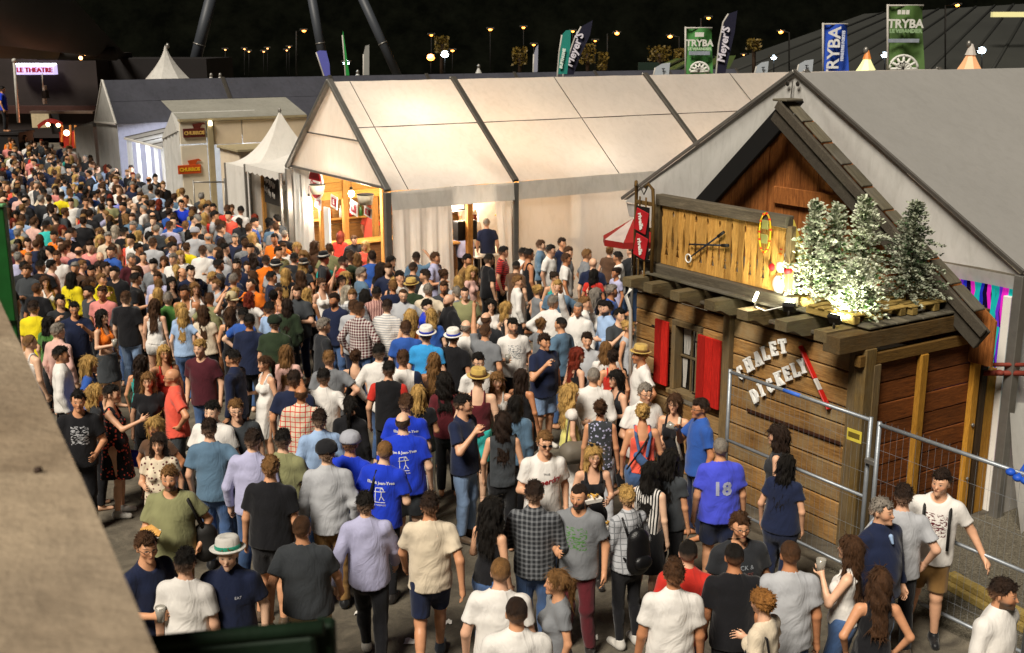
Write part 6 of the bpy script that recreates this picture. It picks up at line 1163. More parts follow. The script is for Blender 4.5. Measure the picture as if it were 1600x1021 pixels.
# ================================================================== who stands where: head top in the photograph, facing, pose and clothes
# px py face pose sex hair hcol top tcol bot bcol ; options
NEAR = '''
1556 901 35 r m s db s white j denim beard=.9 yaw=20 sk=3 note=holding_a_plastic_beer_cup_at_the_lower_right_corner
1366 890 182 a f l br k black j black note=with_long_brown_hair_seen_from_behind_at_lower_right
1322 832 -115 q f l br k white j denim yaw=-15 note=raising_a_finger_and_a_plastic_cup
1389 780 28 a mh s gy s navy j ldenim yaw=20 note=with_pale_blue_shirt_collar_beside_the_fence
1415 753 165 a m s db t lgrey j black note=behind_the_person_in_the_navy_sweater
1487 722 -20 k m q db t white s khaki shoes yaw=-22 pat=graphic:maroon note=with_backpack_straps_leaning_on_the_fence
1241 845 180 o m z br t lgrey j denim note=seen_from_behind_right_of_the_bun
1208 917 -130 b f u gn t cream j denim yaw=-20 note=with_ginger_bun_and_black_shoulder_straps
1168 800 8 a m s br t charcoal j denim glasses=clear beard=.5 note=with_glasses_facing_the_camera_near_the_fence
1157 851 178 o m z bk t black j black glasses=up note=from_behind_with_white_sunglasses_pushed_up
1072 844 175 b m z bk p red j denim note=seen_from_behind_at_front
1048 871 180 o m s br p white j denim note=broad_back_at_the_bottom_edge_right_of_middle
986 758 -152 g f s bl s lgrey l black shoes yaw=-20 pat=check:grey note=wearing_a_black_backpack
1016 722 150 a f l bk v white k black pat=vstripe:black note=in_a_black_and_white_striped_dress
852 748 172 l m s db s charcoal j denim pat=plaid:grey shoes note=seen_from_behind_in_a_dark_checked_shirt
890 754 -12 b m z db t grey j maroon shoes beard=1 pat=graphic:green yaw=-10 note=with_a_beard_and_a_colourful_printed_chest
925 692 5 g f l bl k black l black shoes glasses=up yaw=5 note=eating_chips_from_a_paper_tray
866 884 -75 a f p lb t grey j denim yaw=-10 note=with_long_ponytail_at_the_bottom_edge
808 926 182 o m z db p white j denim note=cut_off_by_the_bottom_edge_left_of_the_ponytail
772 871 178 b m z lb t white j denim note=with_cropped_fair_hair_holding_a_snack
763 777 140 i f c bk k black j denim yaw=20 note=with_dark_curly_hair_and_bare_shoulders
668 766 182 v m s db t cream s navy shoes note=walking_away_in_navy_shorts
576 769 184 w m s bk s lilac j black shoes note=walking_away_in_black_trousers
480 800 178 w mh z br t dgrey s beige shoes note=walking_away_in_beige_shorts_by_the_green_railing
360 828 4 a m s lb p navy j black hat=green note=wearing_a_white_hat_with_green_band
264 851 176 a m s bk t white j denim note=seen_from_behind_beside_the_concrete_ledge
243 832 55 b m s br t navy j black glasses=clear yaw=-20 note=behind_the_white_shirt_next_to_the_ledge
262 730 8 r mh s lb t olive j khaki beard=.8 shoes note=eating_a_slice_with_a_black_shoulder_bag
330 655 180 a m s db t slate j denim shoes note=seen_from_behind_in_a_plain_blue_grey_tee
412 711 178 a mh s lb t black s black shoes note=broad_back_in_black_left_of_middle
430 672 170 b m s bk t olive j black note=behind_the_broad_black_back
513 684 182 a m s br s lgrey j khaki hat=cap shoes note=wearing_a_dark_cap_with_red_visor
586 686 168 b m z lb t royal j black yaw=20 shoes note=with_a_shoulder_strap_and_white_print
637 642 180 a mh b db t royal s dgrey shoes note=broadest_of_the_bright_blue_printed_shirts
629 617 184 a m s br t royal j black note=half_hidden_behind_the_broad_blue_back
545 668 170 o m s br t royal j black hat=capgrey note=lower_half_hidden_by_the_dark_cap
492 638 -160 a m s db s lblue j denim yaw=-20 note=with_rolled_sleeves_left_of_the_cap
467 602 182 a m b br s cream j dgrey pat=check:red note=in_a_red_checked_shirt_with_a_bald_crown
452 576 176 a m s db t navy j denim note=left_of_the_bald_crown
507 575 172 a m s bk p white j denim note=seen_from_behind_beside_the_checked_shirt
541 616 180 a f p bk s black l black note=with_low_dark_ponytail
602 564 180 a m s bk v black j black sleeves=red note=in_a_quilted_black_waistcoat_with_red_sleeves
630 545 178 o m s br t white j denim pat=block:navy note=in_a_white_tee_with_navy_sides
596 536 165 a m s bk s white j denim note=in_a_white_shirt_left_of_the_navy_sides
658 599 178 b f l bl t black j white note=with_long_fair_hair_and_a_black_top
671 550 184 a f l lb k brown j denim note=with_very_long_light_hair
735 571 180 i m s br k maroon s turq hat=straw note=in_a_straw_hat_with_turquoise_shorts
728 617 60 e m s bk t navy j ldenim yaw=20 shoes note=with_a_hand_at_the_mouth
797 619 175 a f l bk j slate l black shoes note=in_a_dark_denim_jacket_beside_bare_shoulders
779 579 -5 a f l lb k white j black yaw=15 note=smiling_with_long_hair
678 503 170 a m s br t sky j denim hat=white note=in_sky_blue_wearing_a_white_hat
699 507 160 a m s bk t black j black hat=white note=in_black_wearing_a_white_hat
724 499 182 a m b gy t white j black note=with_a_grey_bald_crown
761 505 150 y m z br t grey j denim note=with_one_arm_raised_and_a_hood_down
844 673 14 b m s lb t white j denim glasses=dark note=in_sunglasses_with_a_red_chest_print
895 603 105 i f c bl k lemon j white glasses=clear note=with_fair_curls_and_a_white_shawl
941 622 176 a f u br v dgrey j lgrey pat=floral:lilac note=in_a_speckled_sleeveless_top
1000 598 20 l mh s gy p white j khaki glasses=clear beard=.3 note=grey_haired_looking_down
1007 632 180 b fh u bl k coral m denim note=in_blue_dungarees_with_a_bun
1050 616 -25 a f o br k black j black glasses=clear note=with_glasses_and_a_white_bag_strap
1095 622 -75 e m s db p blue j navy glasses=clear note=drinking_beside_the_red_shutter
1132 680 180 a mh z gy t purple s navy shoes note=with_the_number_eighteen_on_the_back
1029 531 -80 d m s bl t white j denim hat=straw note=in_a_straw_hat_leaning_on_the_chalet
921 571 178 a m z gy s white j khaki note=cropped_grey_hair_and_white_shirt_from_behind
967 579 -60 i f o bk k charcoal j black note=with_a_dark_fringe_looking_left
957 542 182 a f u db k red j black note=with_bare_shoulders_and_red_straps
990 529 178 b f l lb t white j denim note=with_long_light_brown_hair_near_the_shutter
897 542 120 a f l rd k black j black yaw=-25 note=with_long_red_hair_looking_back
917 520 2 b m s db p lgrey j denim note=in_a_pale_grey_polo_facing_the_camera
851 518 35 e mh s db p navy s ldenim shoes note=smoking_in_light_blue_shorts
806 497 10 b m s bk t white j black beard=.8 pat=graphic:grey note=looking_down_in_a_printed_tee
876 496 -130 a m z bk t slate j denim note=in_a_slate_tee_facing_left
1223 709 150 a fh l bk t navy j navy note=with_black_hair_by_the_fence
1228 662 -110 a f c db v charcoal j black note=with_dark_curls_close_to_the_chalet_wall
111 613 20 l m q bk t black j black pat=graphic:lgrey note=with_a_white_chest_print_beside_the_ledge
166 600 95 p f s bk d black j black pat=floral:coral shoes note=in_a_flowered_black_dress
146 600 120 a f o bl t charcoal j black note=with_short_fair_hair_behind_the_flowered_dress
233 583 12 a f l lb t black j black note=smiling_in_a_black_top
263 574 -70 h m n gy p coral j dgrey shoes glasses=clear note=bald_in_a_coral_polo
242 676 6 b f l db t cream m denim pat=floral:maroon note=with_dark_waves_and_a_patterned_top
243 651 -10 a f o bl t brown j black note=fair_fringe_behind_the_patterned_top
317 530 -14 a m s bl t burgundy j denim note=in_a_burgundy_tee_facing_left
336 625 -8 b m s bk p white j denim beard=.4 note=in_a_white_polo_with_a_drink
362 625 18 a m s lb t dgrey j denim glasses=clear note=with_glasses_beside_the_white_polo
396 670 178 a m s db s lilac j denim note=in_a_pale_lilac_shirt_from_behind
102 541 110 h m s bk s white j black note=in_a_white_shirt_bending_by_the_ledge
128 553 100 a f o bl t blue j black note=fair_haired_in_a_blue_top
89 506 150 a m s gy s rose j black note=grey_haired_in_a_pale_shirt
47 519 140 a m z lb k white j denim note=young_with_a_thin_strap_by_the_ledge
56 470 178 a m s db t yellow j black note=in_a_yellow_tee_with_a_round_mark
164 483 70 b f l bk c orange k dgrey note=in_an_orange_off_shoulder_top_and_grey_skirt
230 467 180 a f l br k white m white note=in_an_all_white_outfit_from_behind
205 455 175 a m s br t black j ldenim note=in_black_with_light_jeans
158 447 -6 a m s br t pink j denim note=in_a_pink_tee_facing_the_camera
375 545 -100 a m s bk s navy j navy note=in_a_navy_shirt_right_of_the_burgundy_tee
404 555 -50 b f p br d white j black note=in_a_white_lace_dress_holding_a_bottle
255 540 30 a f l bl k red j black note=in_red_behind_the_coral_polo
213 555 170 a f l db k teal j black note=with_dark_hair_and_teal_straps
70 495 160 a f l bk t green j black note=in_green_behind_the_ledge
390 490 178 a m s bk t navy j black note=in_navy_with_a_dark_head_left_of_middle
425 487 180 a mh s bk t dgreen j black hat=capgreen note=in_dark_green_wearing_a_green_cap
500 497 120 a m s gy t charcoal j dgrey note=grey_haired_in_a_charcoal_tee
452 540 175 a f l lb t rose j denim note=long_haired_in_pale_rose
523 545 182 a m s lb t grey j black note=in_a_grey_tee_from_behind_in_the_middle
545 548 178 a f u br k black j black note=curly_bun_and_black_straps
560 470 160 a m s br t lgrey s navy note=in_navy_shorts_holding_a_drink
704 585 182 a f c bk t maroon j black note=dark_curls_beside_the_straw_hat
752 548 20 a m s bk t white j black glasses=clear note=dark_haired_with_glasses_in_white_and_red
822 575 150 a f l db d black j black note=in_black_with_a_lace_shoulder
935 470 -15 f f l bk t white j black note=with_a_raised_arm_near_the_chalet
980 500 60 a f u bl v lgrey j black note=fair_bun_beside_the_chalet
785 640 180 a f l db v dgrey j black note=in_dark_grey_behind_the_navy_tee
1045 700 150 a f l bk t dgrey j black note=with_black_hair_right_of_the_stripes
'''
MID = '''
115 471 20 q m s bk t navy j black glasses=clear
95 458 30 e m s bk t charcoal j black beard=.6
60 407 180 a mh s bk t black j olive
40 408 178 a m s bk t charcoal j black
86 392 8 a m s br t white j denim
46 371 5 a m s db t orange j denim
84 430 60 e f l br k white k khaki
113 424 170 a f l bk j yellow j yellow
156 427 60 e m s lb j yellow j yellow
166 386 -30 e mh z db p blue j denim
295 444 0 b m s db k white j black beard=.5
282 472 60 a f p bl s lblue j denim
315 477 178 a f l br t cream j black
243 435 172 a f p lb c white l black
275 430 60 a f l bk k black j black
360 479 180 a f o br k black j black
362 450 60 n m s br t white j black hat=capbeige
362 427 160 a m s gy t navy j denim
333 424 150 a f s bl t grey j denim
314 383 180 a mh s br t white j denim
371 403 -10 a m s bk t navy j black
345 405 100 a m s bk t dgrey j black
130 415 30 a m s bk t charcoal j black
140 430 120 a f p br k black j black
200 395 50 a m s gy t burgundy j black beard=.6
212 425 100 b m s bk t black j black
255 400 20 a f l br k white j denim
272 395 -20 a m s gy p white j denim
290 415 40 a m s bk t navy j black
280 392 20 a f l bl t white j denim
310 440 60 a f l lb k white j denim
335 435 -60 a f s lb t lgrey j denim
290 480 180 a f l bl t lblue j denim
385 480 150 a m s bk t blue j denim
400 455 175 a f l rd t white j black
418 399 178 a m s db p orange j denim
436 416 182 a f l bl t black j black
471 423 180 a f l br v brown j black
481 450 178 a f l bl c black j black
503 434 40 y f u br k white j denim glasses=dark
448 466 182 a f l db j dgreen j black
422 453 170 a f u bk k rose j black
525 458 -15 b m s db t navy j denim beard=.9
554 451 -5 b m s lb s lgrey j denim beard=.8 pat=check:grey
586 448 178 a m s bk s maroon j denim pat=vstripe:rose
538 447 110 a f o wh t white j black glasses=clear
569 417 120 a m s gy t slate j denim
535 423 120 a f l bl t beige j black
534 399 110 a m s db t red j black beard=.5
508 390 100 a m s br t charcoal j black hat=black
467 401 160 a f l bl t charcoal j black hat=black
434 404 170 a m s bl t lgrey j black hat=black
462 379 5 a f o bl t coral j black
548 393 150 a m s br t dgreen j black
614 399 80 a f l bk k black j black
655 393 170 n m s db t slate j denim glasses=dark
680 393 70 b m s br p lilac j black
692 420 100 a f u br t grey j black
625 423 60 b m s bk t white j black
646 432 160 a m s br t dgreen j black hat=straw
670 444 175 a m s gy s cream j denim
629 450 -10 a m z br p lgrey j black glasses=clear beard=.5
665 467 80 a m s bk j royal j black beard=.6
699 457 -70 a mh n bk j black j black beard=1
732 448 0 a mh z db t olive j black
715 430 178 a f l bl t lgrey j black
732 416 60 a f c bl t rose j black
727 397 60 a m q bk t khaki j black beard=.7
759 396 120 a m s bk t black j black beard=.5
783 384 80 a m s bk t maroon j black pat=hstripe:red
767 467 20 a f o bk t white j black glasses=clear
795 470 100 a f o bl k black j black
623 483 178 a f c bl k orange j black
675 483 180 a f o bl t blue j black
763 487 178 a m b br t charcoal j black
848 374 80 a m s br s slate j black
884 371 40 a m s db t navy j black
861 382 60 a m s bk t white j black
880 384 80 a m s br t grey j black
891 396 90 a m s br t white j navy
909 390 100 a m s lb t grey j black
930 404 170 a m n br t navy j black
926 419 178 a f l bk t red j black
812 387 100 a m s bk t white j black
826 389 110 a m s bk k black j black glasses=dark
808 407 140 a m z bk t brown j black
819 431 100 a m s lb s white j black
837 442 120 a f u bl v grey j black
870 436 -10 a m s bl t slate j black
862 423 20 a f u db k teal j black
860 461 150 a mh s gy s white j black
903 469 -20 f m z gy s white j denim
926 450 130 a f c gy t navy j black
960 443 80 a m s gy t blue j black
957 460 100 a m s lb p white j black
990 460 -60 a m s bk s lblue j black beard=1
969 482 30 e m s bk t dgrey j black
986 384 -150 a mh z br t charcoal j denim
970 392 -100 a m s bk t white j black
956 416 -60 a f u db t lilac j black
947 384 150 a f u lb t brown j black
845 495 120 a f u lb t grey j black
575 470 160 a m s br s maroon j denim pat=plaid:white
600 470 170 a m s db s white j denim pat=hstripe:lgrey
640 500 175 a m s br t blue j black
560 395 160 a f l lb t brown j black
575 395 165 a f l lb t rose j black
595 410 150 a f c db t black j black
455 395 170 a m s bk t charcoal j denim
400 395 150 a f l db t charcoal j black
395 365 150 a f l bl t black j black
425 345 160 a m s bk t slate j black
430 365 -10 a m s bk t orange j black beard=.6
443 358 170 a m z gy t black j black
490 375 178 a f l br t brown j black
340 350 100 a m s db t navy j black
352 320 170 a m s br t red j black
370 322 178 a m s bk p white j denim
395 340 100 a m s bk t blue j black
336 318 0 a m s bk t brown j black
300 322 -20 a f l br t olive j black
285 312 10 a m s bk t royal j black
268 345 178 a m s br t lilac j denim
285 345 178 a m s lb t grey j denim
305 352 175 a m s lb t lgrey j denim hat=capgrey
240 350 170 a m z gy t dgrey j black
190 355 170 a m s bk t black j black
205 368 178 a f l bl t coral j denim
240 372 170 a m s br t lgrey j denim
262 378 60 a m s bk s blue j denim pat=vstripe:white
155 355 -20 b f l lb k white j denim
175 352 178 a f l wh t rose j denim
110 355 120 a m s db s lilac j denim pat=plaid:navy
85 360 -30 a m s db t orange j denim
75 345 175 a m s bk t turq j black
35 335 178 a m s br t lblue j denim
28 300 178 a m s bk t rose j denim
93 300 175 a m s bk t yellow j denim
108 295 170 a m s lb t olive j denim
70 295 178 a m s bk t cream j black
130 310 20 a m s br t grey j denim
190 305 178 a m s br s purple j denim pat=plaid:lgrey
160 318 178 a f l bl t white j black
120 385 178 a m b db t navy j black
130 405 100 a f s lb k rose j black
155 392 0 a m n bk k white j black beard=1 pat=hstripe:grey
185 415 -10 b m s bk t black j black
178 380 100 a f p br t lgrey j denim
60 440 170 a m z br t black j black
'''
NAMED = []
def parse(line):
    o = {}; f = line.split()
    px, py, face, pose, sex, hair, hc, top, tc, bot, bc = f[:11]
    for e in f[11:]:
        k_, _, v = e.partition('='); o[k_] = v or True
    return dict(px=float(px), py=float(py), face=float(face), pose=pose, sex=sex, hair=hair, hc=hc, top=top, tc=tc, bot=bot, bc=bc, o=o)
SPECS = [dict(parse(l), tier=0) for l in NEAR.strip().split('\n')] + [dict(parse(l), tier=1) for l in MID.strip().split('\n')]
rp = random.Random(21); PSC = .87      # people against the height of the chalet
def psc(py): return .87 + .05 * min(1, max(0, (py - 400) / 220))
def keep_off(x, y):
    s_, t_ = x * A[0] + y * A[1], x * B[0] + y * B[1]; lim = 8.36 if s_ < 9.2 else (8.92 if s_ < 11.7 else (10.2 if s_ < 13.7 else (30 if s_ < 19.0 else 9.3)))
    if t_ > lim: x, y = x - (t_ - lim) * B[0], y - (t_ - lim) * B[1]
    return float(x), float(y)
HATTOP = {'green': .045, 'white': .045, 'straw': .045, 'black': .045, 'cap': .02}
for i, d in enumerate(SPECS):
    d['h'] = (1.79 if d['sex'][0] == 'm' else 1.68) + rp.uniform(-.03, .05); d['h'] *= psc(d['py']); d['seed'] = i
    lift = .015 + (.05 if 'hat' in d['o'] else 0)
    p = atz(d['px'], d['py'], d['h'] + lift); d['x'], d['y'] = keep_off(p[0], p[1])
    if d['pose'] == 'a': d['pose'] = 'aodhbaix'[(i * 5 + int(d['px'])) % 8] if d['tier'] else 'aoadaoxa'[(i * 5 + int(d['px'])) % 8]
# fill the street: where the photograph shows an unbroken mass of heads, put people at a natural spacing
PALT = [('white', 9), ('black', 17), ('navy', 12), ('grey', 8), ('lgrey', 7), ('dgrey', 11), ('charcoal', 12), ('lblue', 3), ('blue', 3), ('red', 2), ('coral', 2), ('orange', 1.5), ('cream', 3), ('olive', 2), ('pink', 1.5), ('burgundy', 2), ('slate', 3), ('brown', 3), ('rose', 2), ('yellow', .6), ('teal', .8), ('lilac', 2), ('green', .7)]  # weights favour dark clothes, standing in for light fading down the street
PALW = [w_ for _, w_ in PALT]
occ = [(d['x'], d['y']) for d in SPECS]
def inside(px, py):     # outline of the crowd in terms of head tops
    if py < 208 or px < -10: return False
    if px < 120: return py < 440
    if px < 265: return 250 - (px - 120) * .05 < py < 470 if px > 150 else py < 470
    if px < 450: return py > 268 + (px - 265) * .42 and py < 490
    if px < 600: return py > 385 and py < 470
    if px < 1000: return py > 405 and py < 470
    return False
cand = []; Yg = 14.0
while Yg < 52:
    step = .455 + .012 * max(0, Yg - 25)
    xg = -Yg * .48
    while xg < 3.2:
        x, y = xg + rp.uniform(-.17, .17), Yg + rp.uniform(-.15, .15); dd = np.array([x, y, 1.72 * PSC - CH]); zf = y * math.cos(PIT) - dd[2] * math.sin(PIT); zu = y * math.sin(PIT) + dd[2] * math.cos(PIT); px, py = CX + F * x / zf, CY - F * zu / zf
        t_ = x * B[0] + y * B[1]
        if inside(px, py) and t_ < 9.3 and all((x - a) ** 2 + (y - b) ** 2 > .36 ** 2 for a, b in occ): cand.append((x, y, px, py)); occ.append((x, y))
        xg += step
    Yg += step
for (x, y, px, py) in cand:
    sex = rp.choice(['m', 'm', 'm', 'f', 'f', 'mh']); fem = sex[0] == 'f'; hair = rp.choice('llopuopc') if fem else rp.choice('sssszszbsq')
    SPECS.append(dict(px=px, py=py, x=x, y=y, h=((1.66 if fem else 1.78) + rp.uniform(-.08, .08)) * PSC, face=rp.choice([180, 175, 185, 165, 195, 150, 210, 90, -90, 20, -20, 0, 45, -45, 120, -120]) + rp.uniform(-12, 12), pose=rp.choice('aaaabbdcgiehrqjm' if not fem else 'aaabbgixenfq'), sex=sex, hair=hair,
        hc=rp.choice(['bk', 'bk', 'db', 'db', 'br', 'br', 'lb', 'gy'] if not fem else ['bk', 'db', 'br', 'lb', 'bl', 'bl', 'rd']), top=rp.choice('tttps' if not fem else 'ttkkvs'), tc=rp.choices([c for c, _ in PALT], PALW)[0], bot='j' if rp.random() < .8 else 's', bc=rp.choice(['denim', 'black', 'navy', 'dgrey', 'denim', 'khaki']), o={'beard': .7} if (not fem and rp.random() < .3) else {}, seed=len(SPECS), tier=2))
# gentle spreading so that nobody stands inside a neighbour
XY = np.array([[d['x'], d['y']] for d in SPECS]); X0 = XY.copy()
for it in range(14):
    D = XY[:, None] - XY[None]; R2 = np.sqrt((D ** 2).sum(-1)) + np.eye(len(XY)) * 9; push = np.where(R2 < .385, (.385 - R2) * .45, 0); XY = XY + (D / R2[..., None] * push[..., None]).sum(1) * .6; XY = X0 + np.clip(XY - X0, -.22, .22)
for d, (x, y) in zip(SPECS, XY): d['x'], d['y'] = keep_off(x, y)
# people inside the marquee and by its doorway
def inside_person(px, py, s_plane, face, pose, sex, hair, hc, top, tc, floor=.14, t_plane=None, h=None):
    return dict(px=px, py=py, face=face, pose=pose, sex=sex, hair=hair, hc=hc, top=top, tc=tc, bot='j', bc='black', o={'z': floor}, seed=len(SPECS), tier=1, inside=True, s=s_plane, t=t_plane, h=h or (1.76 if sex[0] == 'm' else 1.64))
INS = []
for (px, t_, sx, face, pose, hair, hc, top, tc, lab) in ((492, 12.6, 'm', -10, 'l', 's', 'br', 't', 'charcoal', 'serving behind the bar in a dark tee'), (478, 11.3, 'f', 175, 'a', 'o', 'bk', 's', 'cream', 'in a cream top standing at the bar'), (527, 11.2, 'f', 170, 'a', 'o', 'bk', 't', 'yellow', 'in yellow at the bar under the bulbs'), (551, 12.7, 'f', 20, 'a', 's', 'bk', 't', 'orange', 'in orange behind the bar'), (578, 11.4, 'm', 150, 'a', 's', 'rd', 't', 'coral', 'in a coral shirt at the right of the bar'), (527, 9.9, 'f', 178, 'a', 'o', 'rd', 't', 'red', 'in red with auburn hair at the entrance'), (553, 10.0, 'm', 10, 'a', 's', 'br', 'j', 'black', 'in a black jacket with glasses at the entrance'), (574, 9.95, 'f', 0, 'a', 'l', 'bl', 't', 'coral', 'fair haired in coral at the entrance')):
    r = ray(px, 350); p = O + t_ / (r @ B) * r; INS.append((dict(px=px, py=350, x=p[0], y=p[1], h=(1.62 if t_ < 10.3 else 1.78) * PSC, face=face, pose=pose, sex=sx, hair=hair, hc=hc, top=top, tc=tc, bot='j', bc='black', o={}, seed=900 + len(INS), tier=1, z=.0 if t_ < 10.5 else (.14 if t_ < 12 else .35)), 'person ' + lab))
for (px, s_, sx, face, pose, hair, hc, top, tc, h_, lab) in ((728, 23.2, 'f', 60, 'b', 'l', 'bl', 't', 'rose', 1.7, 'long haired in rose seen through the side doorway'), (756, 23.0, 'm', 170, 'a', 's', 'bk', 't', 'navy', 1.85, 'in navy standing inside the side doorway'), (722, 21.0, 'm', 150, 'a', 's', 'bl', 's', 'lilac', 1.5, 'in pale lilac bent over the doorway table'), (740, 21.8, 'f', 0, 'g', 'l', 'rd', 't', 'cream', 1.55, 'in a cream hat inside the side doorway'), (764, 20.9, 'm', 180, 'a', 's', 'gy', 't', 'navy', 1.5, 'grey haired in navy sitting inside the side doorway')):
    r = ray(px, 370); p = O + s_ / (r @ A) * r; INS.append((dict(px=px, py=370, x=p[0], y=p[1], h=h_, face=face, pose=pose, sex=sx, hair=hair, hc=hc, top=top, tc=tc, bot='j', bc='black', o={'hat': 'cream'} if 'hat' in lab else {}, seed=900 + len(INS), tier=1, z=.14), 'person ' + lab))
# ---- labels
def facing_word(a):
    a = (a + 180) % 360 - 180; b = abs(a)
    return 'facing the camera' if b < 40 else ('seen from behind' if b > 140 else ('turned to the right' if a > 0 else 'turned to the left'))
def cw(c): return CWORD.get(c, c)
PATW = {'plaid': 'plaid ', 'check': 'checked ', 'hstripe': 'striped ', 'vstripe': 'striped ', 'floral': 'patterned ', 'graphic': 'printed ', 'block': 'two-tone '}
HATW = {'green': 'white hat', 'white': 'white hat', 'straw': 'straw hat', 'black': 'black hat', 'cream': 'cream hat', 'dark': 'dark hat'}
def desc(d):
    p = d['o'].get('pat', '').split(':')[0] if 'pat' in d['o'] else ''; s_ = f"{PATW.get(p, '')}{cw(d['tc'])} {TOPN[d['top']]}"
    if 'hat' in d['o']: s_ += ' and ' + HATW.get(d['o']['hat'], 'cap')
    return s_
def art(s_): return ('an ' if s_[0] in 'aeiou' else 'a ') + s_
def area(d):
    px, py = d['px'], d['py']
    if px < 130: return 'along the ledge side'
    if py < 300: return 'far down the street'
    if px < 450 and py < 400: return 'below the churros stand'
    if px < 450: return 'left of the crowd middle'
    if px > 780 and py < 520: return 'before the pink lit tent wall'
    if py < 460: return 'before the marquee doorways'
    return 'mid crowd'
USED = {}
def label_for(d, near):
    if 'note' in d['o']:
        base = f"person in {cw(d['tc'])} {TOPN[d['top']]} " + d['o']['note'].replace('_', ' '); w_ = base.split(); return ' '.join(w_[:16])
    a = f"person in {desc(d)} {facing_word(d['face'])} {area(d)}"
    if a not in USED and len(a.split()) <= 16: return a
    for k_ in near:
        e = SPECS[k_]; side = ('left of' if d['px'] < e['px'] else 'right of') if abs(d['px'] - e['px']) > abs(d['py'] - e['py']) else ('behind' if d['py'] < e['py'] else 'in front of')
        b = f"person in {cw(d['tc'])} {TOPN[d['top']]} {facing_word(d['face'])}, {side} the {cw(e['tc'])} {TOPN[e['top']]}"
        if b not in USED: return ' '.join(b.split()[:16])
        c = f"person in {cw(d['tc'])} {TOPN[d['top']]} {area(d)}, {side} the {cw(e['tc'])} {TOPN[e['top']]}"
        if c not in USED and len(c.split()) <= 16: return c
    return ' '.join(a.split()[:16])
order = sorted(range(len(SPECS)), key=lambda i: (SPECS[i]['tier'] == 2, SPECS[i]['y'])); single = order[:286]; rest = order[286:]
XYS = np.array([[d['px'], d['py']] for d in SPECS]); BYNOTE = {}
def build(d, label, group):
    o = d['o']; vox = .0125 if (d['tier'] == 0 and d['py'] > 590) else (.015 if d['tier'] == 0 else .019); kw = {}
    yaw = int(float(o.get('yaw', 0)))
    if d['tier'] and 'yaw' not in o: yaw = [0, 0, 22, -22][d['seed'] % 4]
    if 'pat' in o: pt, _, c2 = o['pat'].partition(':'); kw.update(pat=pt, tcol2=c2)
    b, k_ = person(d['x'], d['y'], d.get('z', 0.0), d['face'], d['sex'], d['pose'], d['hair'], d['hc'], d['top'], d['tc'], d['bot'], d['bc'], yaw=yaw, height=d['h'], h=vox, shoes='shoes' in o or (d['tier'] == 0 and d['py'] > 640), hat=o.get('hat'), beard=float(o.get('beard', 0)), glasses=o.get('glasses'), seed=d['seed'], skin=SKIN[int(o['sk'])] if 'sk' in o else None, **kw)
    tag(b, label, 'person', group); d['obj'] = b; d['k'] = k_
    if 'note' in o: BYNOTE[o['note']] = d
    return b
for i in single:
    d = SPECS[i]; near = [int(j) for j in np.argsort(((XYS - XYS[i]) ** 2).sum(1))[1:9]]; lb = label_for(d, near); USED[lb] = 1; build(d, lb, 'people in the festival crowd')
for d, lb in INS: build(d, lb, 'people inside the marquee')
pd = dict(px=8, py=172, face=100, pose='a', sex='m', hair='s', hc='bk', top='t', tc='royal', bot='j', bc='black', o={}, seed=990, tier=1, h=1.8); pv = aty(10, 206, 47); pd['x'], pd['y'], pd['z'] = pv[0], pv[1], pv[2]
build(pd, 'person in bright blue t-shirt standing on a podium at the far left', 'people in the festival crowd')
pod = empty('podium', (pv[0], pv[1], 0), 'low dark podium at the far left edge', 'podium'); wbox('deck', (pv[0] - .4, pv[1] + .3, pv[2] - .05), (2.2, 1.6, .1), DK2, pod); wbox('skirt', (pv[0] - .4, pv[1] + .3, (pv[2] - .1) / 2), (2.1, 1.5, max(.1, pv[2] - .1)), DK2, pod)
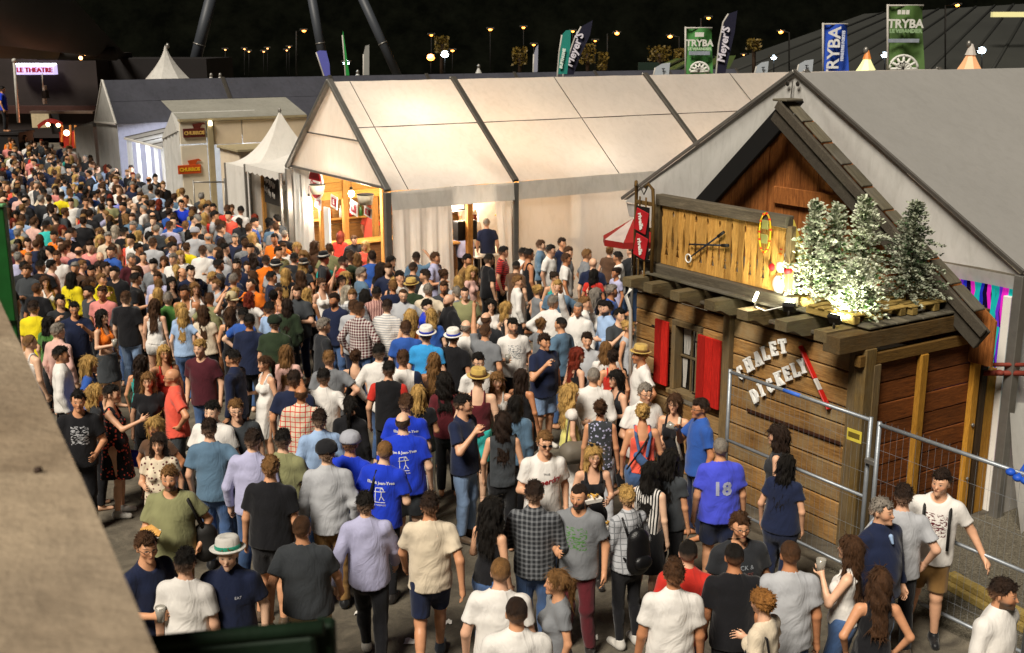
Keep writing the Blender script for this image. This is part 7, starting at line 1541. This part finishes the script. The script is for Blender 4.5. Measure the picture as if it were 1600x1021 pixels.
# ---- the farthest heads: one mass
def crowd_mass(idx):
    prot = {}
    VS, FS, CS, off = [], [], [], 0
    for i in idx:
        d = SPECS[i]; fem = d['sex'][0] == 'f'; key = (d['sex'], d['pose'] if d['pose'] in 'abcdg' else 'a', d['hair'])
        if key not in prot:
            k_ = cached(('sk', key[0], key[1], 0, 0), lambda: skeleton(key[0], key[1], 0, 0)); parts = []
            hh = .034
            for nm, me in (('s', body_mesh(k_, hh, True)), ('t', top_mesh(k_, 't', hh, 3)), ('j', bottom_mesh(k_, 'j', .045, 3)), ('h', hair_mesh(k_, key[2], .028, 3))):
                if me is None: continue
                P = np.zeros(len(me.vertices) * 3, np.float32); me.vertices.foreach_get('co', P); L_ = np.zeros(len(me.loops), np.int32); me.loops.foreach_get('vertex_index', L_); P = P.reshape(-1, 3); Q = L_.reshape(-1, 4)
                keep = P[Q][:, :, 2].max(1) > .75; parts.append((nm, P, Q[keep])); bpy.data.meshes.remove(me)
            prot[key] = parts
        c, s_ = math.cos(rad(d['face'])), math.sin(rad(d['face'])); sc = d['h'] / 1.755; Rm = np.array([[c, -s_, 0], [s_, c, 0], [0, 0, 1]]) * sc; rs = random.Random(i)
        cols = {'s': lin(rs.choice(SKIN)), 't': lin(CN[d['tc']]), 'j': lin(CN[d['bc']]), 'h': lin(HC[d['hc']])}
        for nm, P, Q in prot[key]: VS.append(P @ Rm.T + np.array([d['x'], d['y'], 0])); FS.append(Q + off); off += len(P); CS.append(np.tile(np.array(cols[nm], np.float32), (len(P), 1)))
    me = np_mesh('crowd', np.concatenate(VS), np.concatenate(FS)); at = me.color_attributes.new('tone', 'FLOAT_COLOR', 'POINT'); at.data.foreach_set('color', np.concatenate(CS).ravel())
    q = NT('crowd'); a_ = q.new('ShaderNodeAttribute'); a_.attribute_name = 'tone'; q.color(q.mul(a_.outputs['Color'], q.ramp(q.tex('n', 12, q.coord()), [(.3, (.75, .75, .75)), (.7, (1.1, 1.1, 1.1))]))); q.rough(.75, .25)
    o = link('distant_crowd', me, q.m); tag(o, 'dense mass of distant people filling the far end of the street', 'crowd', kind='stuff'); return len(me.polygons)
if rest: print('far crowd', len(rest), crowd_mass(rest))
print('people', len(SPECS), 'single', len(single))
# ================================================================== things people wear and hold, printed shirts
def who(part):
    for n_, d in BYNOTE.items():
        if part in n_: return d
    raise KeyError(part)
def pw(d): return wm(d['obj'])
def hand_pos(d, sd): S, E_, W_ = d['k']['arm', sd]; v = (W_ - E_) / np.linalg.norm(W_ - E_); return pw(d) @ Vector(W_ + v * .085)
def print_on(d, txt, size, z, back, col, bold=.0, shear=0.0, part=None, fn=None, x0=0.0, rot=0.0):
    """flat print laid on the garment by dropping each vertex onto the cloth"""
    from mathutils.bvhtree import BVHTree
    top = [c for c in d['obj'].children if c.name.split('.')[0] in TNAME.values()][0]; bv = BVHTree.FromPolygons([v.co for v in top.data.vertices], [p.vertices[:] for p in top.data.polygons])
    me = fn() if fn else text_mesh(txt, size, 0.0, bold, shear=shear); bm = bmesh.new(); bm.from_mesh(me); bmesh.ops.subdivide_edges(bm, edges=[e for e in bm.edges if e.calc_length() > .02], cuts=2); sg = 1 if back else -1; cr_, sr_ = math.cos(rot), math.sin(rot)
    for v in bm.verts:
        u, w_ = v.co.x * cr_ - v.co.y * sr_, v.co.x * sr_ + v.co.y * cr_; x, zz = (-u if back else u) + x0, w_ + z; hit = bv.ray_cast(Vector((x, sg * .6, zz)), Vector((0, -sg, 0))); v.co = Vector((x, (hit[0].y if hit[0] else sg * .12) + sg * .005, zz))
    bmesh.ops.recalc_face_normals(bm, faces=bm.faces); m2 = bpy.data.meshes.new('print'); bm.to_mesh(m2); bm.free()
    return cloth_child(part or 'shirt_print', m2, 'cloth', top, col)
def stick():
    me = bpy.data.meshes.new('stick'); bm = bmesh.new()
    def ln(x0, y0, x1, y1, w_=.004):
        q = stroke(x0, y0, x1, y1, w_ * 2); bm.faces.new([bm.verts.new((a, b, 0)) for a, b in q])
    for seg in ((-.05, -.09, .06, -.09), (-.045, -.09, -.045, .06), (-.045, .06, .03, .07), (.03, .07, .03, .05), (-.06, .02, .06, .03), (.02, .03, .02, -.02), (.02, -.02, .05, -.07), (.02, -.02, 0, -.07)): ln(*seg)
    for a in np.linspace(0, 2 * math.pi, 9)[:-1]: ln(.025 + .018 * math.cos(a), .045 + .018 * math.sin(a), .025 + .018 * math.cos(a + .8), .045 + .018 * math.sin(a + .8), .003)
    bm.to_mesh(me); bm.free(); return me
for nt_ in ('broadest_of_the_bright', 'with_a_shoulder_strap_and', 'half_hidden_behind'):
    d = who(nt_); print_on(d, 'Elise & Jean-Yves', .042, 1.345, True, 'e0e0e8', .0012)
    if nt_ != 'half_hidden_behind': print_on(d, None, 0, 1.23, True, 'dcdce8', fn=stick); print_on(d, '12 MARIAGE', .025, 1.11, True, 'dcdce8')
print_on(who('number_eighteen'), '18', .20, 1.24, True, 'a8acc4', .008)
d = who('red_chest_print'); print_on(d, 'Superdry', .085, 1.25, False, 'a01820', .002, .3, rot=rad(12)); print_on(d, 'TRUE', .03, 1.33, False, '303030'); print_on(d, 'TEE', .04, 1.14, False, '303030', x0=-.05)
d = who('with_glasses_facing_the_camera_near'); print_on(d, 'JACK &', .055, 1.30, False, '9aa0a8'); print_on(d, 'JONES', .06, 1.23, False, '8a5048')
print_on(who('white_hat_with_green'), 'EA7', .032, 1.30, False, 'd0d0d8', x0=.075); print_on(who('burgundy_tee'), 'Edny', .045, 1.31, False, 'd8d0c8', 0, .25, x0=.07)
print_on(who('eighteen'), None, 0, 1.24, True, 'a8acc4', fn=lambda: text_mesh('', .1)) if False else None
# quilted waistcoat: red sleeves under it
d = who('quilted'); k_ = d['k']
def sleeves():
    lo, hi = bounds(k_, 1.0, 1.6); f = Field(lo, hi, .014)
    for sd in (-1, 1): S, E_, W_ = k_['arm', sd]; e = S + (E_ - S) * .62; dd_ = (E_ - S) / np.linalg.norm(E_ - S); f.add(S, E_, .064, .068, k=.03, cut=(e, dd_))
    f.add((-.15, .01, 1.38), (.15, .01, 1.38), .06, k=.03); return f.mesh('sleeves')
cloth_child('shirt_sleeves', sleeves(), 'cloth', d['obj'], CN['red'])
# shawl
d = who('white_shawl')
def shawl():
    f = Field((-.3, -.25, 1.0), (.3, .25, 1.55), .014); f.add((-.16, .02, 1.40), (.17, .0, 1.41), .078, k=.03); f.add((.17, -.02, 1.40), (.14, -.13, 1.12), .06, .05, k=.03); f.add((-.16, .0, 1.40), (-.12, -.12, 1.2), .06, .04, k=.03); f.add((0, -.1, 1.52), (0, -.14, 1.45), .085, mode='s'); f.folds(.008, 4); return f.mesh('shawl')
cloth_child('shawl', shawl(), 'cloth', d['obj'], 'e4dcd4')
d = who('pale_blue_shirt_collar')
def collar():
    f = Field((-.16, -.2, 1.33), (.16, .15, 1.56), .010); X, Y, Z = np.meshgrid(*f.ax, indexing='ij'); rr_ = np.sqrt(X ** 2 + (Y - .008) ** 2); zz = Z - 1.475 - .3 * Y; c = np.sqrt((rr_ - .078 + .3 * zz) ** 2 + (zz * .5) ** 2) - .013; f.D = np.where((np.abs(X) < .02) & (Y < -.03), .1, c).astype(np.float32); f.add((0, -.125, 1.44), (0, -.15, 1.38), .022, .012, k=.01); return f.mesh('collar')
cloth_child('collar', collar(), 'cloth', d['obj'], CN['lblue'])
# bags
LEA = plain('black_leather', '121214', .38, .2, 20, 0, .3, .5)
def blob(name, prims, folds=.004, h=.014, seed=2):
    P = np.array([p for a, b, *_ in prims for p in (a, b)]); f = Field(P.min(0) - .16, P.max(0) + .16, h)
    for a, b, r0, r1, ky in prims: f.add(a, b, r0, r1, k=.04, ky=ky)
    if folds: f.folds(folds, seed, 1.2)
    return f.mesh(name)
def worn(name, d, label, cat, parts):
    o = bpy.data.objects.new(name, None); COL.objects.link(o); o.matrix_world = pw(d); tag(o, label, cat); o.empty_display_size = .1
    for nm, me, m in parts:
        me.materials.append(m) if len(me.materials) == 0 else None; c = bpy.data.objects.new(nm, me); COL.objects.link(c); c.parent = o
    return o
def strap(pts, w_=.014): return tube(pts, w_, 6)
d = who('wearing_a_black_backpack'); worn('backpack', d, 'black leather backpack on the person in a pale checked shirt', 'backpack', [('bag', blob('bag', [((0, .20, 1.02), (0, .19, 1.26), .135, .12, 1.5)], .002), LEA), ('pocket', blob('pocket', [((-.03, .285, 1.05), (.03, .285, 1.05), .07, .07, 1.6)], .001), LEA), ('strap', strap([(-.09, .16, 1.28), (-.10, .06, 1.46), (-.11, -.10, 1.36), (-.13, -.05, 1.15), (-.10, .14, 1.02)]), LEA), ('strap', strap([(.09, .16, 1.28), (.10, .06, 1.46), (.11, -.10, 1.36), (.13, -.05, 1.15), (.10, .14, 1.02)]), LEA), ('handle', strap([(-.03, .18, 1.36), (0, .18, 1.41), (.03, .18, 1.36)], .008), LEA)])
d = who('backpack_straps_leaning'); worn('backpack', d, 'dark backpack worn by the person leaning on the fence', 'backpack', [('bag', blob('bag', [((0.06, .20, 1.0), (0.02, .19, 1.28), .15, .13, 1.4)], .003), plain('bag_camo', '4a4436', .8, .6, 14)), ('strap', strap([(-.10, .14, 1.38), (-.115, .03, 1.485), (-.115, -.125, 1.36), (-.12, -.142, 1.22), (-.13, -.135, 1.05)], .016), INK), ('strap', strap([(.10, .14, 1.38), (.115, .03, 1.485), (.115, -.125, 1.36), (.12, -.142, 1.22), (.13, -.138, 1.02)], .016), INK)])
d = who('eating_a_slice'); worn('shoulder_bag', d, 'black shoulder bag carried by the person in an olive tee', 'bag', [('bag', blob('bag', [((.30, .03, .88), (.29, .04, 1.02), .14, .12, 1.5)], .004), INK), ('strap', strap([(.28, .0, 1.1), (.17, -.07, 1.42), (.13, .03, 1.48), (.16, .12, 1.38), (.27, .08, 1.1)], .018), INK)])
d = who('flowered_black_dress'); hp_ = hand_pos(d, 1); bg2 = empty('clutch_bag', hp_, 'bright blue clutch bag held by the person in a flowered dress', 'bag'); wbox('body', hp_ + Vector((.02, -.02, -.12)), (.34, .05, .20), plain('bag_blue', '1c30c0', .5), bg2, rz=rad(20), rot=Matrix.Rotation(rad(14), 4, 'Y'), bev=.02); wbox('flap', hp_ + Vector((.02, -.05, -.08)), (.33, .02, .11), plain('bag_blue2', '2238cc', .5), bg2, rz=rad(20), rot=Matrix.Rotation(rad(14), 4, 'Y'), bev=.008)
d = who('white_shawl'); worn('handbag', d, 'large grey handbag carried by the person with fair curls', 'bag', [('bag', blob('bag', [((-.26, -.06, .92), (-.26, .1, .92), .15, .15, 1.2)], .006), plain('bag_grey', '6c6458', .6)), ('strap', strap([(-.26, -.1, 1.05), (-.2, -.03, 1.44), (-.18, .06, 1.42), (-.26, .14, 1.05)], .014), plain('bag_grey', '6c6458', .6))])
d = who('blue_dungarees'); top_ = d['obj']
DEN = CN['denim']
def bib():
    f = Field((-.2, -.2, .9), (.2, .25, 1.5), .013); f.add((-.07, .145, 1.0), (.07, .145, 1.16), .06, .05, k=.03, ky=1.3)
    for sd in (-1, 1): f.add((sd * .04, .165, 1.16), (sd * .085, .105, 1.40), .02, .02, k=.01); f.add((sd * .085, .105, 1.40), (sd * .085, -.03, 1.475), .02, k=.01)
    return f.mesh('bib')
cloth_child('dungaree_bib', bib(), 'denim', top_['obj'] if isinstance(top_, dict) else top_, DEN)
d = who('with_a_shoulder_strap_and'); cloth_child('bag_strap', strap([(.13, .135, 1.05), (.09, .15, 1.25), (.05, .09, 1.46), (.0, -.1, 1.42)], .016), 'leather', d['obj'], '121214')
d = who('glasses_and_a_white_bag'); cloth_child('bag_strap', strap([(.17, -.13, .95), (.10, -.15, 1.2), (.09, -.05, 1.47), (.09, .1, 1.36)], .02), 'cloth', d['obj'], 'd8d0c0')
d = who('ginger_bun'); cloth_child('bag_strap', strap([(.13, -.12, 1.1), (.12, -.02, 1.45), (.12, .1, 1.40), (.14, .16, 1.1)], .012), 'leather', d['obj'], '141214')
d = who('blue_dungarees'); cloth_child('bag_strap', strap([(.2, .17, 1.0), (.06, .175, 1.2), (-.06, .13, 1.38), (-.1, -.02, 1.47)], .012), 'leather', d['obj'], '141214')
# cups, food
CUP = NT('plastic_cup'); CUP.color(lin('d8d4c8')); CUP.rough(.15, .5); CUP.p.inputs['Transmission Weight'].default_value = .6; BEER = plain('beer', 'd09018', .3)
def cup(d, sd, label, beer=True, tilt=0.0):
    p = hand_pos(d, sd); o = empty('plastic_cup', p, label, 'cup', 'plastic cups'); m = T(p + Vector((0, 0, -.04))) @ Matrix.Rotation(tilt, 4, 'Y'); link('cup', lathe([(.030, 0), (.041, .12), (.039, .12), (.029, .005)], 14), CUP.m, o, m)
    if beer: link('beer', lathe([(.027, .008), (.036, .085), (.001, .086)], 14), BEER, o, m); link('foam', lathe([(.036, .086), (.038, .105), (.001, .108)], 14), WHT, o, m)
cup(who('plastic_beer_cup'), -1, 'plastic cup of beer held at the lower right corner'); cup(who('raising_a_finger'), 1, 'clear plastic cup beside the raised finger', False); cup(who('drinking_beside'), -1, 'clear plastic cup tipped to the mouth near the red shutter', False, rad(-60)); cup(who('white_polo_with_a_drink'), -1, 'plastic cup held by the person in a white polo at left'); cup(who('navy_shorts_holding'), -1, 'plastic cup of beer held above navy shorts')
def food(p, label, w_=.16):
    o = empty('food_tray', p, label, 'food', 'paper trays of food'); link('paper', prism([(-w_ / 2, 0), (w_ / 2, 0), (w_ * .62, .035), (-w_ * .62, .035)], -.06, .06, (0, 2), 1), WHT, o, T(p) @ Matrix.Rotation(rad(25), 4, 'Z'))
    rs = random.Random(3)
    for i in range(9): link('chip', boxmesh(.07, .014, .014), plain('chips', 'd8a84c', .7), o, T(p + Vector((rs.uniform(-.05, .05), rs.uniform(-.04, .04), .04 + rs.uniform(0, .03)))) @ Matrix.Rotation(rs.uniform(0, 3), 4, 'Z') @ Matrix.Rotation(rs.uniform(-.4, .4), 4, 'Y'))
food(hand_pos(who('eating_chips'), -1) + Vector((.05, -.02, .03)), 'paper tray of chips held by the fair haired person in black'); food(hand_pos(who('black_backpack'), 1) + Vector((0, 0, .02)), 'white paper tray held in front of the checked shirt', .2); food(hand_pos(who('holding_a_snack'), -1) + Vector((0, -.02, .02)), 'paper napkin with a snack at the bottom edge', .12)
p = hand_pos(who('eating_a_slice'), -1); o = empty('pizza_slice', p, 'slice of pizza held by the bearded person in olive', 'food'); link('crust', prism([(-.09, -.03), (.09, -.05), (.10, 0), (0, .07), (-.09, .03)], -.008, .008, (0, 1), 2), plain('pizza', 'd8a050', .7, .5, 30), o, T(p + Vector((0, -.03, .05))) @ Matrix.Rotation(rad(35), 4, 'X')); link('napkin', boxmesh(.16, .10, .006), WHT, o, T(p + Vector((0, -.02, .025))) @ Matrix.Rotation(rad(25), 4, 'X'))
p = hand_pos(who('lace_dress_holding'), -1); o = empty('water_bottle', p, 'small water bottle with blue label in a hand', 'bottle'); link('bottle', lathe([(.028, -.1), (.03, 0), (.03, .05), (.012, .09), (.012, .11)], 12), CUP.m, o, T(p)); link('label', lathe([(.031, -.03), (.031, .02)], 12), plain('bottle_label', '2c48b0', .5), o, T(p)); link('cap', lathe([(.014, .11), (.014, .125), (.001, .126)], 10), WHT, o, T(p))
p = hand_pos(who('smoking_in'), -1); o = empty('cigarette', p, 'white cigarette held at the mouth in navy polo', 'cigarette'); link('paper', tube([p + Vector((0, 0, .02)), p + Vector((.04, -.05, .05))], .005, 6), WHT, o); link('filter', tube([p + Vector((-.012, .015, .011)), p + Vector((0, 0, .02))], .0052, 6), plain('filter', 'b8803c'), o)
# litter on the asphalt
rl = random.Random(8)
for i, (px, py) in enumerate(((700, 975), (745, 845), (925, 1000), (560, 960), (985, 905), (640, 1005), (865, 1010))):
    q = atz(px, py, 0); o = empty('paper_scrap', (q[0], q[1], .003), 'crumpled paper scrap on the asphalt, ' + ('left of the bottom middle', 'behind the cropped fair head', 'by the sandals', 'between two walking people', 'right of the leggings', 'at the bottom edge', 'near the bottom edge by the maroon trousers')[i], 'litter', 'paper scraps on the asphalt'); w_ = rl.uniform(.03, .06)
    link('sheet', sheet((q[0] - w_, q[1] - w_, .006), (q[0] + w_, q[1] - w_ * .6, .006), (q[0] + w_, q[1] + w_, .006), (q[0] - w_ * .8, q[1] + w_, .006), 4, 4, lambda u, v: (0, 0, rl.uniform(0, .03))), WHT, o)

# more cups in the crowd
nc = 0; seen_ = set()
for d in SPECS:
    if nc >= 16 or d['tier'] == 2 or 'obj' not in d or d['pose'] not in 'bgir' or abs((d['face'] + 180) % 360 - 180) > 125 or d['seed'] % 2: continue
    lb_ = f"plastic cup held by the person in {desc(d)} {area(d)}"; lb_ = ' '.join(lb_.split()[:16])
    if lb_ in seen_: continue
    seen_.add(lb_); cup(d, 1 if d['pose'] == 'i' else -1, lb_); nc += 1
